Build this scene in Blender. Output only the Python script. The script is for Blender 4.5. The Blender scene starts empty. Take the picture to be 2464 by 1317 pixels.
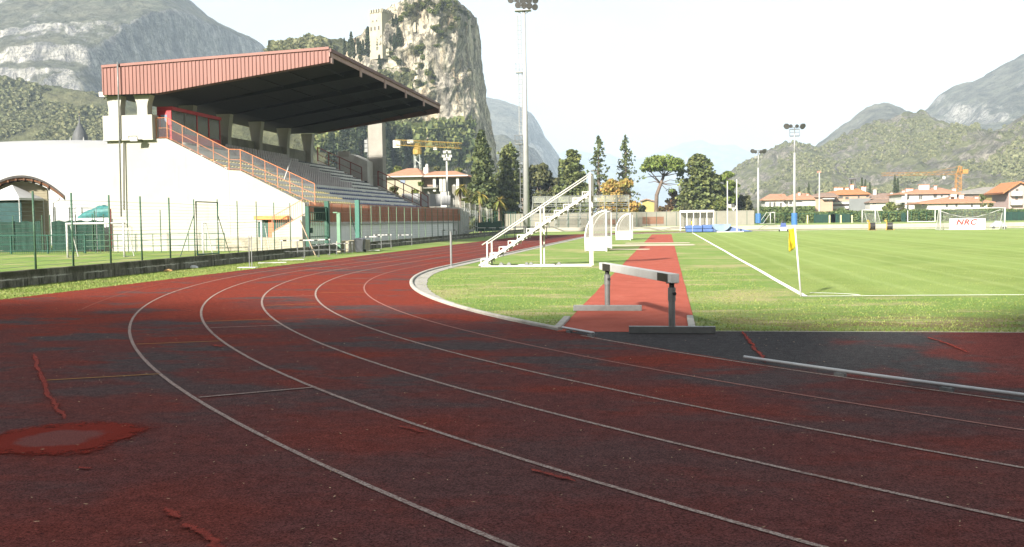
import bpy, bmesh, math, random
import numpy as np
from mathutils import Vector, Matrix, noise as mnoise
random.seed(11); rng = np.random.default_rng(11)
sc = bpy.context.scene
COL = sc.collection
# ---------------------------------------------------------------- camera (solved from the lane lines)
F, YAW, PIT, ROL, H = 2395.0, 0.15533, 0.052954, -0.013053, 1.7372
PW, PH = 2464.0, 1317.0
fw = Vector((-math.sin(YAW)*math.cos(PIT), math.cos(YAW)*math.cos(PIT), -math.sin(PIT)))
rt = Vector((math.cos(YAW), math.sin(YAW), 0)); up = rt.cross(fw)
RT = math.cos(ROL)*rt + math.sin(ROL)*up; UP = -math.sin(ROL)*rt + math.cos(ROL)*up
cam = bpy.data.cameras.new('camera'); co = bpy.data.objects.new('camera', cam); COL.objects.link(co)
co.matrix_world = Matrix(((RT.x, UP.x, -fw.x, 0), (RT.y, UP.y, -fw.y, 0), (RT.z, UP.z, -fw.z, H), (0, 0, 0, 1)))
cam.sensor_width = 36; cam.lens = F/PW*36; cam.clip_end = 30000; cam.clip_start = 0.1
sc.camera = co
def ray(px, py):
    return fw + ((px-PW/2)/F)*RT - ((py-PH/2)/F)*UP
def R(px, py, Y):                       # the point of the place seen at a photo pixel, at distance Y up the field
    d = ray(px, py); t = Y/d.y
    return Vector((d.x*t, Y, H+d.z*t))
def G(px, py, z=0.0):                   # the point of level ground seen at a photo pixel
    d = ray(px, py); t = (z-H)/d.z
    return Vector((d.x*t, d.y*t, z))
# ---------------------------------------------------------------- materials
def newmat(name):
    m = bpy.data.materials.new(name); m.use_nodes = True
    nt = m.node_tree; nt.nodes.clear()
    out = nt.nodes.new('ShaderNodeOutputMaterial'); b = nt.nodes.new('ShaderNodeBsdfPrincipled')
    nt.links.new(b.outputs[0], out.inputs[0])
    return m, nt, b, out
class NB:                               # small node builder
    def __init__(s, nt): s.nt = nt
    def n(s, t, **k):
        x = s.nt.nodes.new(t)
        for a, v in k.items(): setattr(x, a, v)
        return x
    def l(s, a, b): s.nt.links.new(a, b)
    def put(s, sock, v):
        if hasattr(v, 'is_output') or isinstance(v, bpy.types.NodeSocket): s.l(v, sock)
        else: sock.default_value = v
    def math(s, op, a, b=0.0, clamp=False):
        x = s.n('ShaderNodeMath', operation=op, use_clamp=clamp); s.put(x.inputs[0], a); s.put(x.inputs[1], b); return x.outputs[0]
    def noise(s, vec, scale, detail=4, rough=.6, dist=0.0):
        x = s.n('ShaderNodeTexNoise'); x.inputs['Scale'].default_value = scale; x.inputs['Detail'].default_value = detail
        x.inputs['Roughness'].default_value = rough; x.inputs['Distortion'].default_value = dist
        if vec is not None: s.l(vec, x.inputs['Vector'])
        return x.outputs['Fac']
    def ramp(s, v, a, b, lo=0.0, hi=1.0):
        x = s.n('ShaderNodeMapRange', interpolation_type='SMOOTHSTEP'); s.put(x.inputs[0], v)
        for i, q in enumerate((a, b, lo, hi)): x.inputs[i+1].default_value = q
        return x.outputs[0]
    def mix(s, f, a, b):
        x = s.n('ShaderNodeMix', data_type='RGBA'); s.put(x.inputs[0], f)
        s.put(x.inputs[6], c4(a)); s.put(x.inputs[7], c4(b)); return x.outputs[2]
    def mul(s, col, f):
        x = s.n('ShaderNodeVectorMath', operation='SCALE'); s.l(col, x.inputs[0]); s.put(x.inputs['Scale'], f); return x.outputs[0]
    def mapv(s, vec, sca=(1, 1, 1), loc=(0, 0, 0), rot=(0, 0, 0)):
        x = s.n('ShaderNodeMapping'); s.l(vec, x.inputs[0]); x.inputs['Scale'].default_value = sca
        x.inputs['Location'].default_value = loc; x.inputs['Rotation'].default_value = rot; return x.outputs[0]
    def pos(s): return s.n('ShaderNodeNewGeometry').outputs['Position']
    def obj(s): return s.n('ShaderNodeTexCoord').outputs['Object']
    def bump(s, b, h, strength, dist):
        x = s.n('ShaderNodeBump'); x.inputs['Strength'].default_value = strength; x.inputs['Distance'].default_value = dist
        s.l(h, x.inputs['Height']); s.l(x.outputs[0], b.inputs['Normal'])
def c4(c):
    if isinstance(c, tuple) and len(c) == 3: return (*c, 1.0)
    return c
def setp(b, rough=.7, metal=0.0, spec=.3):
    b.inputs['Roughness'].default_value = rough; b.inputs['Metallic'].default_value = metal
    b.inputs['Specular IOR Level'].default_value = spec
_mats = {}
def M(name, col, rough=.75, var=.18, scale=2.0, bump=0.0, metal=0.0, spec=.3, fine=0.0, world=False, dirt=None):
    if name in _mats: return _mats[name]
    m, nt, b, out = newmat(name); k = NB(nt); v = k.pos() if world else k.obj()
    setp(b, rough, metal, spec)
    n1 = k.noise(v, scale, 5, .65)
    f = k.ramp(n1, .3, .7, 1-var, 1+var)
    if fine:
        f = k.math('MULTIPLY', f, k.ramp(k.noise(v, scale*22, 3, .7), .25, .75, 1-fine, 1+fine))
    base = k.n('ShaderNodeRGB'); base.outputs[0].default_value = c4(col)
    c = base.outputs[0]
    if dirt:                            # streaky weather stains: (colour, amount)
        st = k.noise(k.mapv(v, (1.3, 1.3, .18)), 1.7, 6, .7)
        c = k.mix(k.ramp(st, .5, .78, 0, dirt[1]), c, dirt[0])
    k.l(k.mul(c, f), b.inputs['Base Color'])
    if bump: k.bump(b, k.noise(v, scale*12, 4, .7), bump, .02)
    _mats[name] = m; return m
def M_leaf(name, cols, rough=.6, scale=.35):
    if name in _mats: return _mats[name]
    m, nt, b, out = newmat(name); k = NB(nt); setp(b, rough, 0, .25)
    v = k.obj(); isl = k.n('ShaderNodeNewGeometry').outputs['Random Per Island']
    a = k.mix(k.ramp(k.noise(v, scale, 3, .6), .35, .65), cols[0], cols[1])
    a = k.mix(k.ramp(isl, .55, 1.0, 0, .9), a, cols[2])
    f = k.ramp(k.math('FRACT', k.math('MULTIPLY', isl, 7.31)), 0, 1, .7, 1.3)
    a = k.mul(a, f)
    k.l(a, b.inputs['Base Color'])
    tr = k.n('ShaderNodeBsdfTranslucent'); k.l(a, tr.inputs[0])
    mx = k.n('ShaderNodeMixShader'); mx.inputs[0].default_value = .22
    k.l(b.outputs[0], mx.inputs[1]); k.l(tr.outputs[0], mx.inputs[2]); k.l(mx.outputs[0], out.inputs[0])
    _mats[name] = m; return m
def M_glass(name, col, alpha=.35, rough=.25):
    if name in _mats: return _mats[name]
    m, nt, b, out = newmat(name); k = NB(nt); setp(b, rough, 0, .5)
    v = k.obj(); c = k.mix(k.ramp(k.noise(v, 1.5, 4), .3, .7), tuple(x*.85 for x in col), col)
    k.l(c, b.inputs['Base Color']); b.inputs['Alpha'].default_value = alpha
    _mats[name] = m; return m
# ---------------------------------------------------------------- mesh building
class MB:
    def __init__(s): s.v = []; s.f = []; s.mi = []
    def add(s, vs, fs, mi=0):
        o = len(s.v); s.v += [tuple(q) for q in vs]; s.f += [tuple(i+o for i in f) for f in fs]; s.mi += [mi]*len(fs); return s
    def box(s, x0, x1, y0, y1, z0, z1, mi=0):
        vs = [(x, y, z) for z in (z0, z1) for y in (y0, y1) for x in (x0, x1)]
        return s.add(vs, [(0, 2, 3, 1), (4, 5, 7, 6), (0, 1, 5, 4), (2, 6, 7, 3), (0, 4, 6, 2), (1, 3, 7, 5)], mi)
    def cbox(s, c, d, mi=0, rz=0.0):
        vs = []
        for z in (-.5, .5):
            for y in (-.5, .5):
                for x in (-.5, .5):
                    a, b = x*d[0], y*d[1]
                    vs.append((c[0]+a*math.cos(rz)-b*math.sin(rz), c[1]+a*math.sin(rz)+b*math.cos(rz), c[2]+z*d[2]))
        return s.add(vs, [(0, 2, 3, 1), (4, 5, 7, 6), (0, 1, 5, 4), (2, 6, 7, 3), (0, 4, 6, 2), (1, 3, 7, 5)], mi)
    def _frame(s, a, b):
        d = (b-a).normalized(); ref = Vector((0, 0, 1)) if abs(d.z) < .95 else Vector((0, 1, 0))
        u = d.cross(ref).normalized(); w = u.cross(d); return u, w
    def bar(s, a, b, wu, ww, mi=0):         # rectangular member: wu sideways, ww up
        a, b = Vector(a), Vector(b); u, w = s._frame(a, b); vs = []
        for p in (a, b):
            for i, j in ((-1, -1), (1, -1), (1, 1), (-1, 1)): vs.append(p+u*(wu/2*i)+w*(ww/2*j))
        return s.add(vs, [(0, 1, 2, 3), (7, 6, 5, 4), (0, 4, 5, 1), (1, 5, 6, 2), (2, 6, 7, 3), (3, 7, 4, 0)], mi)
    def tube(s, a, b, r0, r1=None, n=8, mi=0):
        r1 = r0 if r1 is None else r1
        a, b = Vector(a), Vector(b); u, w = s._frame(a, b); vs = []
        for p, r in ((a, r0), (b, r1)):
            for i in range(n):
                t = 2*math.pi*i/n; vs.append(p+u*(r*math.cos(t))+w*(r*math.sin(t)))
        fs = [(i, (i+1) % n, n+(i+1) % n, n+i) for i in range(n)] + [tuple(range(n-1, -1, -1)), tuple(range(n, 2*n))]
        return s.add(vs, fs, mi)
    def path(s, pts, r, n=8, mi=0, closed=False):   # tube along a polyline, radius number or list
        pts = [Vector(p) for p in pts]; m = len(pts); vs = []
        rs = r if isinstance(r, (list, tuple)) else [r]*m
        for i, p in enumerate(pts):
            d = (pts[min(i+1, m-1)]-pts[max(i-1, 0)]).normalized()
            ref = Vector((0, 0, 1)) if abs(d.z) < .9 else Vector((0, 1, 0))
            u = d.cross(ref).normalized(); w = u.cross(d)
            for j in range(n):
                t = 2*math.pi*j/n; vs.append(p+u*(rs[i]*math.cos(t))+w*(rs[i]*math.sin(t)))
        fs = [(i*n+j, i*n+(j+1) % n, (i+1)*n+(j+1) % n, (i+1)*n+j) for i in range(m-1) for j in range(n)]
        fs += [tuple(range(n-1, -1, -1)), tuple(range((m-1)*n, m*n))]
        return s.add(vs, fs, mi)
    def prism(s, poly, axis, a, b, mi=0):   # polygon extruded along an axis ('x','y','z')
        n = len(poly); vs = []
        for t in (a, b):
            for p, q in poly:
                vs.append({'x': (t, p, q), 'y': (p, t, q), 'z': (p, q, t)}[axis])
        fs = [tuple(range(n)), tuple(range(2*n-1, n-1, -1))] + [(i, n+i, n+(i+1) % n, (i+1) % n) for i in range(n)]
        return s.add(vs, fs, mi)
    def quad(s, a, b, c, d, mi=0): return s.add([a, b, c, d], [(0, 1, 2, 3)], mi)
    def lathe(s, c, prof, n=16, mi=0, sx=1, sy=1):
        vs = []
        for r, z in prof:
            for j in range(n):
                t = 2*math.pi*j/n; vs.append((c[0]+r*sx*math.cos(t), c[1]+r*sy*math.sin(t), c[2]+z))
        m = len(prof)
        fs = [(i*n+j, i*n+(j+1) % n, (i+1)*n+(j+1) % n, (i+1)*n+j) for i in range(m-1) for j in range(n)]
        fs += [tuple(range(n-1, -1, -1)), tuple(range((m-1)*n, m*n))]
        return s.add(vs, fs, mi)
    def xform(s, mat):
        s.v = [tuple(mat @ Vector(q)) for q in s.v]; return s
    def build(s, name, mat, parent=None, smooth=False, bevel=0.0):
        root = parent
        while root is not None and root.parent is not None: root = root.parent
        off = np.array(root['_o'] if root is not None and '_o' in root else (0, 0, 0), dtype=float)
        me = bpy.data.meshes.new(name)
        va = np.array(s.v, dtype=float).reshape(-1, 3)-off
        me.from_pydata(va.tolist(), [], s.f)
        mats = mat if isinstance(mat, (list, tuple)) else [mat]
        for q in mats: me.materials.append(q)
        if len(mats) > 1: me.polygons.foreach_set('material_index', s.mi)
        bm = bmesh.new(); bm.from_mesh(me); bmesh.ops.recalc_face_normals(bm, faces=bm.faces)
        if bevel: bmesh.ops.bevel(bm, geom=bm.edges[:], offset=bevel, segments=2, affect='EDGES', profile=.6)
        bm.to_mesh(me); bm.free()
        if smooth: me.shade_smooth()
        me.update()
        o = bpy.data.objects.new(name, me); COL.objects.link(o)
        if parent is not None: o.parent = parent
        return o
def tag(o, label=None, cat=None, group=None, kind=None):
    if label: o['label'] = label
    if cat: o['category'] = cat
    if group: o['group'] = group
    if kind: o['kind'] = kind
    return o
def thing(name, loc, label, cat, group=None):
    o = bpy.data.objects.new(name, None); COL.objects.link(o); o.empty_display_size = .2
    o.location = loc; o['_o'] = tuple(float(q) for q in loc)
    return tag(o, label, cat, group)
def copy_tree(o, parent=None):
    c = o.copy(); COL.objects.link(c)
    if parent is not None: c.parent = parent
    for ch in list(o.children): copy_tree(ch, c)
    return c
def dup(o, loc, rz=0.0, label=None, sca=None):
    c = copy_tree(o); c.location = loc; c.rotation_euler = (0, 0, rz)
    if sca: c.scale = (sca, sca, sca) if not isinstance(sca, tuple) else sca
    if label: c['label'] = label
    return c
def struct(mb, name, mat, label=None, **k):
    o = mb.build(name, mat, **k); o['kind'] = 'structure'
    if label: o['label'] = label
    return o
def npmesh(name, verts, faces_per, mat, parent=None, smooth=False):   # verts (n,3) numpy, faces of equal size in order
    root = parent
    while root is not None and root.parent is not None: root = root.parent
    off = np.array(root['_o'] if root is not None and '_o' in root else (0, 0, 0), dtype=float)
    v = (np.asarray(verts, dtype=float)-off).astype(np.float32); n = len(v); me = bpy.data.meshes.new(name)
    me.vertices.add(n); me.vertices.foreach_set('co', v.ravel())
    me.loops.add(n); me.loops.foreach_set('vertex_index', np.arange(n, dtype=np.int32))
    me.polygons.add(n//faces_per); me.polygons.foreach_set('loop_start', np.arange(0, n, faces_per, dtype=np.int32))
    me.materials.append(mat); me.update(calc_edges=True); me.validate()
    o = bpy.data.objects.new(name, me); COL.objects.link(o)
    if parent is not None: o.parent = parent
    return o
def grid_obj(name, P, mat, smooth=True, closed_u=False):              # P[v][u] points
    nv, nu = len(P), len(P[0]); vs = [tuple(q) for row in P for q in row]; fs = []
    for i in range(nv-1):
        for j in range(nu if closed_u else nu-1):
            fs.append((i*nu+j, i*nu+(j+1) % nu, (i+1)*nu+(j+1) % nu, (i+1)*nu+j))
    mb = MB(); mb.add(vs, fs); return mb.build(name, mat, smooth=smooth)
def interp(x, pts):
    return float(np.interp(x, [p[0] for p in pts], [p[1] for p in pts]))
HAZE, EXPO = 0.00018, 1.65
# ================================================================ ground, track, lawn
CX, CY, CY2 = 28.95, 36.89, 100.0      # bend centres of the track
RI, RO, XL = 37.41, 44.75, -15.85
XR = CX+RO
def mat_grass(name, stripes=False, dry=.5):
    m, nt, b, out = newmat(name); k = NB(nt); setp(b, .85, 0, .15); v = k.pos()
    a = k.mix(k.ramp(k.noise(v, .35, 5, .65), .3, .7), (*((.150, .215, .046) if stripes else (.122, .205, .042)),), (*((.205, .262, .070) if stripes else (.172, .245, .060)),))
    a = k.mix(k.ramp(k.noise(k.mapv(v, (1, 1, 1), (31, 7, 0)), .22, 6, .7), .50, .68, 0, dry), a, (.31, .275, .135))
    a = k.mix(k.ramp(k.noise(k.mapv(v, (1, 1, 1), (3, 57, 0)), 1.1, 5, .7), .55, .75, 0, dry*.8), a, (.27, .245, .12))
    if stripes:
        sx = k.n('ShaderNodeSeparateXYZ'); k.l(v, sx.inputs[0])
        w = k.math('SINE', k.math('MULTIPLY', k.math('ADD', sx.outputs[0], k.math('MULTIPLY', k.noise(v, .12, 2), .9)), 2*math.pi/5.4))
        a = k.mix(k.ramp(w, -.25, .25, 0, .36), a, (.225, .305, .085))
        w2 = k.math('SINE', k.math('MULTIPLY', k.math('ADD', sx.outputs[0], k.math('MULTIPLY', k.noise(v, .3, 2), .5)), 2*math.pi/1.35))
        a = k.mix(k.ramp(w2, .6, 1.0, 0, .26), a, (.30, .37, .14))
    else:                               # worn ground behind the goal line
        sx = k.n('ShaderNodeSeparateXYZ'); k.l(v, sx.inputs[0])
        e = k.math('MULTIPLY', k.ramp(sx.outputs[1], 16.4, 20.2, .95, 0), k.ramp(sx.outputs[0], .4, 1.2, 0, 1))
        a = k.mix(k.math('MULTIPLY', e, k.ramp(k.noise(k.mapv(v, (.6, 1.3, 1)), .9, 6, .72), .40, .58)), a, (.165, .125, .058))
        a = k.mix(k.ramp(k.noise(k.mapv(v, (.8, 1.5, 1), (77, 31, 0)), .5, 6, .7), .52, .64, 0, .8), a, (.33, .285, .15))
    f = k.ramp(k.noise(k.mapv(v, (1, .45, 1)), 28, 4, .75), .2, .8, .72, 1.28)
    k.l(k.mul(a, f), b.inputs['Base Color'])
    k.bump(b, k.noise(v, 45, 4, .8), .8, .04)
    return m
GRASS = mat_grass('turf', False, .85); LAWN = mat_grass('pitch_turf', True, .12)
def sheet(pts, z, name, mat, label, cat='ground'):
    mb = MB(); mb.add([(p[0], p[1], z) for p in pts], [tuple(range(len(pts)))])
    return tag(struct(mb, name, mat, label), cat=cat)
sheet([(-9000, -2500), (9000, -2500), (9000, 12000), (-9000, 12000)], 0.0, 'ground', GRASS, 'grassy level valley ground around the running track and the football pitch')
sheet([(-3, 150.45), (260, 150.45), (420, 700), (-60, 700)], .55, 'training_field', GRASS, 'raised grassy training field behind the low white retaining wall')
sheet([(2.95, 22.4), (62, 22.4), (62, 122), (2.95, 122)], .004, 'football_pitch', LAWN, 'bright green striped football pitch with white lines', 'pitch')
# ---- track surface
def mat_track():
    m, nt, b, out = newmat('worn_track_rubber'); k = NB(nt); setp(b, .95, 0, .04); v = k.pos()
    sx = k.n('ShaderNodeSeparateXYZ'); k.l(v, sx.inputs[0])
    def dist(cx, cy, sxx=1.0, syy=1.0):
        a = k.math('MULTIPLY', k.math('SUBTRACT', sx.outputs[0], cx), sxx); c = k.math('MULTIPLY', k.math('SUBTRACT', sx.outputs[1], cy), syy)
        return k.math('SQRT', k.math('ADD', k.math('MULTIPLY', a, a), k.math('MULTIPLY', c, c)))
    rad = dist(CX, CY)
    red_bias = k.math('ADD', k.ramp(dist(-12.5, 23), 3, 12, .17, 0), k.ramp(sx.outputs[1], 14, 34, 0, .085))
    lane = k.math('MULTIPLY', k.math('SINE', k.math('MULTIPLY', rad, 2*math.pi/2.6)), .02)
    n1 = k.math('ADD', k.noise(k.mapv(v, (.7, 1.15, 1), (13, 5, 0)), .50, 7, .62), k.math('ADD', red_bias, lane))
    red = k.ramp(n1, .46, .66)
    n2 = k.math('SUBTRACT', k.noise(k.mapv(v, (.62, 1.15, 1), (40, 22, 0)), .62, 7, .66), k.math('MULTIPLY', red_bias, .28))
    n2 = k.math('ADD', n2, 0.0); gry = k.math('MULTIPLY', k.ramp(n2, .475, .60, 0, .95), k.ramp(sx.outputs[1], 6.0, 12.0, .35, 1))
    near = k.ramp(sx.outputs[1], 6.5, 12.5, .50, 1); left = k.ramp(sx.outputs[0], -5.2, -2.6, .75, 0)
    near = k.math('MAXIMUM', near, k.math('MULTIPLY', left, k.ramp(sx.outputs[1], 5, 8, .55, 1)))
    red = k.math('MULTIPLY', red, near)
    a = k.mix(red, (.112, .040, .037), (.185, .034, .021))
    a = k.mix(k.ramp(k.noise(v, 2.3, 5, .7), .45, .7, 0, .4), a, (.135, .032, .024))
    a = k.mix(gry, a, (.070, .056, .057))
    dz = k.math('MULTIPLY', k.math('LESS_THAN', rad, 37.36), k.math('LESS_THAN', sx.outputs[1], 15.6))
    dzr = k.ramp(k.math('ADD', k.noise(v, .5, 6, .65), k.ramp(sx.outputs[0], .6, 4.6, -.16, .11)), .42, .60)
    a = k.mix(dz, a, k.mix(dzr, (.058, .056, .058), (.135, .036, .031)))
    g = k.noise(v, 75, 4, .8); g2 = k.noise(k.mapv(v, (1, 1, 1), (9, 9, 0)), 60, 3, .7)
    a = k.mix(k.ramp(g2, .56, .75, 0, .5), a, (.16, .042, .034))
    a = k.mix(k.ramp(g2, .44, .28, 0, .6), a, (.014, .012, .015))
    f = k.math('MULTIPLY', k.ramp(g, .30, .70, .25, 1.85), k.ramp(k.noise(v, 7, 4, .7), .3, .7, .84, 1.16))
    k.l(k.mul(a, k.math('MULTIPLY', f, .78)), b.inputs['Base Color']); k.bump(b, g2, .7, .008)
    return m
TRACK = mat_track()
def track_pt(r, s):                     # s: 0 near bend right .. 1; returns path point on the stadium at radius r
    return None
def stadium(r, th0=-25, dense=150):     # from the near bend's right side round the left straight to the far bend's right side
    pts = []
    for i in range(dense+1):
        t = math.radians(th0-(180+th0)*i/dense); pts.append((CX+r*math.cos(t), CY+r*math.sin(t)))
    for i in range(1, 12): pts.append((CX-r, CY+(CY2-CY)*i/12))
    for i in range(61):
        t = math.radians(180-180*i/60); pts.append((CX+r*math.cos(t), CY2+r*math.sin(t)))
    return pts
outer = [(XL, -16)] + [(XL, y) for y in (0, 20, 40, 60, 80)] + [(CX+RO*math.cos(math.radians(a)), CY2+RO*math.sin(math.radians(a))) for a in range(180, -1, -4)] + [(XR, 60), (XR, 20), (XR, -16)] + [(x, -16) for x in (50, 25, 0)]
YD = 15.46
a0 = math.degrees(math.asin((YD-CY)/RI)); th_s = -180-a0   # angle where the kerb ends
inner = []
for i in range(61):
    t = math.radians(th_s+(-180-th_s)*i/60); inner.append((CX+RI*math.cos(t), CY+RI*math.sin(t)))
inner += [(CX-RI, y) for y in (60, 80)] + [(CX+RI*math.cos(math.radians(a)), CY2+RI*math.sin(math.radians(a))) for a in range(180, -1, -4)] + [(CX+RI, 60)]
for i in range(31):
    t = math.radians(0+(a0)*i/30); inner.append((CX+RI*math.cos(t), CY+RI*math.sin(t)))
inner += [(x, YD) for x in (45, 30, 15)]
bm = bmesh.new()
for loop in (outer, inner):
    vs = [bm.verts.new((x, y, .008)) for x, y in loop]
    for i in range(len(vs)): bm.edges.new((vs[i], vs[(i+1) % len(vs)]))
bmesh.ops.triangle_fill(bm, edges=bm.edges[:], use_beauty=True, use_dissolve=False)
bmesh.ops.recalc_face_normals(bm, faces=bm.faces)
me = bpy.data.meshes.new('running_track'); bm.to_mesh(me); bm.free(); me.materials.append(TRACK)
for p in me.polygons:
    if p.normal.z < 0: p.flip()
o = bpy.data.objects.new('running_track', me); COL.objects.link(o)
tag(o, 'worn red and grey rubber running track curving round the infield', 'track', kind='structure')
# ---- runway
m, nt, b, out = newmat('runway_rubber'); k = NB(nt); setp(b, .9, 0, .06); v = k.pos()
a = k.mix(k.ramp(k.noise(v, 1.2, 6, .7), .35, .65), (.255, .064, .043), (.30, .080, .056))
a = k.mix(k.ramp(k.noise(k.mapv(v, (1, .5, 1)), 2.2, 6, .75), .60, .74, 0, .5), a, (.38, .16, .115))
k.l(k.mul(a, k.ramp(k.noise(v, 110, 2), .25, .75, .72, 1.28)), b.inputs['Base Color']); k.bump(b, k.noise(v, 70, 3), .5, .006)
RUNWAY = m
for y0, y1, lb in ((15.30, 64.3, 'long red rubber runway leading away behind the steeplechase hurdle'), (73.5, 112, 'far red rubber runway beyond the two pale sand strips')):
    n = 24; L = [(-1.70+.03*mnoise.noise((i*.9, 0, 3)), y0+(y1-y0)*i/n) for i in range(n+1)]; Rr = [(.44+.03*mnoise.noise((i*.9, 5, 3)), y0+(y1-y0)*i/n) for i in range(n+1)]
    sheet(L+Rr[::-1], .012, 'runway', RUNWAY, lb, 'runway')
# ---- sand
SAND = M('sand', (.40, .35, .26), .95, .12, 1.0, .4, fine=.15, world=True)
for q, (x0, x1, y0, y1, lb) in enumerate(((-4.4, 1.75, 64.4, 68.6, 'nearer pale sand strip across the end of the red runway'), (-3.0, 1.6, 70.8, 73.3, 'farther pale sand strip across the red runway'), (-3.3, -1.0, 56.4, 58.3, 'short sandy path from the first dugout to the runway'))):
    n = 26; pts = []
    for i in range(n):
        t = 2*math.pi*i/n; c, s = math.cos(t), math.sin(t)
        ex = lambda u: math.copysign(abs(u)**.35, u)
        pts.append(((x0+x1)/2+(x1-x0)/2*ex(c)*(1+.05*mnoise.noise((c*3, s*3, q))), (y0+y1)/2+(y1-y0)/2*ex(s)*(1+.12*mnoise.noise((c*4, s*4, q+9)))))
    sheet(pts, .016, 'sand_strip', SAND, lb, 'sand strip')
# ---- painted lines
def mat_line(name, col, under, wear):
    m, nt, b, out = newmat(name); k = NB(nt); setp(b, .9, 0, .05); v = k.pos()
    w = k.ramp(k.noise(v, 55, 4, .75), .5-.15, .5+.2, wear, 0); w2 = k.ramp(k.noise(v, 3, 4, .7), .5, .7, 0, wear)
    a = k.mix(k.math('MAXIMUM', w, w2), col, under)
    k.l(a, b.inputs['Base Color']); return m
LW = mat_line('worn_white_paint', (.42, .35, .31), (.10, .045, .04), .9); LRD = mat_line('faded_pink_paint', (.24, .08, .06), (.15, .03, .02), .8)
LWC = mat_line('white_chalk', (.82, .83, .80), (.35, .42, .2), .35); LY = mat_line('yellow_paint', (.42, .25, .06), (.2, .08, .04), .6)
LPK = mat_line('pale_pink_paint', (.32, .175, .15), (.14, .04, .035), .7)
def strip(mb, pts, w, z):
    n = len(pts); vs = []
    for i, p in enumerate(pts):
        a, c = pts[max(i-1, 0)], pts[min(i+1, n-1)]; d = Vector((c[0]-a[0], c[1]-a[1])).normalized()
        vs += [(p[0]-d.y*w/2, p[1]+d.x*w/2, z), (p[0]+d.y*w/2, p[1]-d.x*w/2, z)]
    mb.add(vs, [(2*i, 2*i+1, 2*i+3, 2*i+2) for i in range(n-1)])
R1 = 38.649
mb = MB()
for i in range(1, 5): strip(mb, stadium(R1+1.22*i, -12), .044, .013)
tag(struct(mb, 'lane_line', LW, 'worn white painted lines between the outer lanes of the track'), cat='lane line')
mb = MB(); strip(mb, stadium(R1, -12), .038, .013)
tag(struct(mb, 'lane_line', LPK, 'pinkish worn painted line of the innermost lane'), cat='lane line')
mb = MB(); strip(mb, [(x, y) for x, y in stadium(R1+6.1-.02, -12) if x < -11 and y > 19], .04, .013)
tag(struct(mb, 'lane_line', LRD, 'faded reddish painted line nearest the grass verge'), cat='lane line')
t0 = math.radians(th_s+1.2)
mb = MB(); strip(mb, [(CX+(RI+.04)*math.cos(t0+i*.012), CY+(RI+.04)*math.sin(t0+i*.012)) for i in range(78)], .045, .013)
tag(struct(mb, 'lane_line', LW, 'thin white painted line along the gap in the inner kerb'), cat='lane line')
mb = MB(); mby = MB()
def mark(mb, a, c, w=.045):
    p, q = G(*a), G(*c); strip(mb, [(p.x, p.y), (q.x, q.y)], w, .017)
for a, c in (((478, 960), (762, 935)), ((506, 791), (680, 785)), ((636, 716.5), (757, 713.5)), ((812, 671), (892, 671.5)), ((855, 657), (937, 657)), ((735, 650), (840, 650)), ((800, 644), (835, 644))): mark(mb, a, c)
tag(struct(mb, 'start_mark', LW, 'short white start marks painted across the lanes'), cat='lane mark')
for a, c in (((112, 918.5), (383, 903)), ((328, 831), (535, 823)), ((497, 776), (655, 770)), ((640, 737), (762, 733)), ((700, 685), (875, 686)), ((770, 706), (878, 705))): mark(mby, a, c, .03)
tag(struct(mby, 'relay_mark', LY, 'thin yellow marks painted across the lanes'), cat='lane mark')
# ---- pitch lines
mb = MB()
strip(mb, [(2.96+.03*mnoise.noise((y*.1, 0, 0)), y) for y in np.linspace(22.4, 122, 60)], .13, .010)
strip(mb, [(2.9+.5*i, 22.40+.55*(1-math.exp(-i*.5/4.5))+.02*mnoise.noise((i*.7, 4, 0))) for i in range(110)], .10, .010)
strip(mb, [(2.96+1.25*math.cos(t), 22.46+1.0*math.sin(t)) for t in np.linspace(.28, math.pi/2-.2, 16)], .09, .0105)
strip(mb, [(2.9, 122), (62, 122)], .12, .010)
tag(struct(mb, 'pitch_line', LWC, 'white chalk touchline, goal line and corner arc of the pitch'), cat='pitch line')
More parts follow.
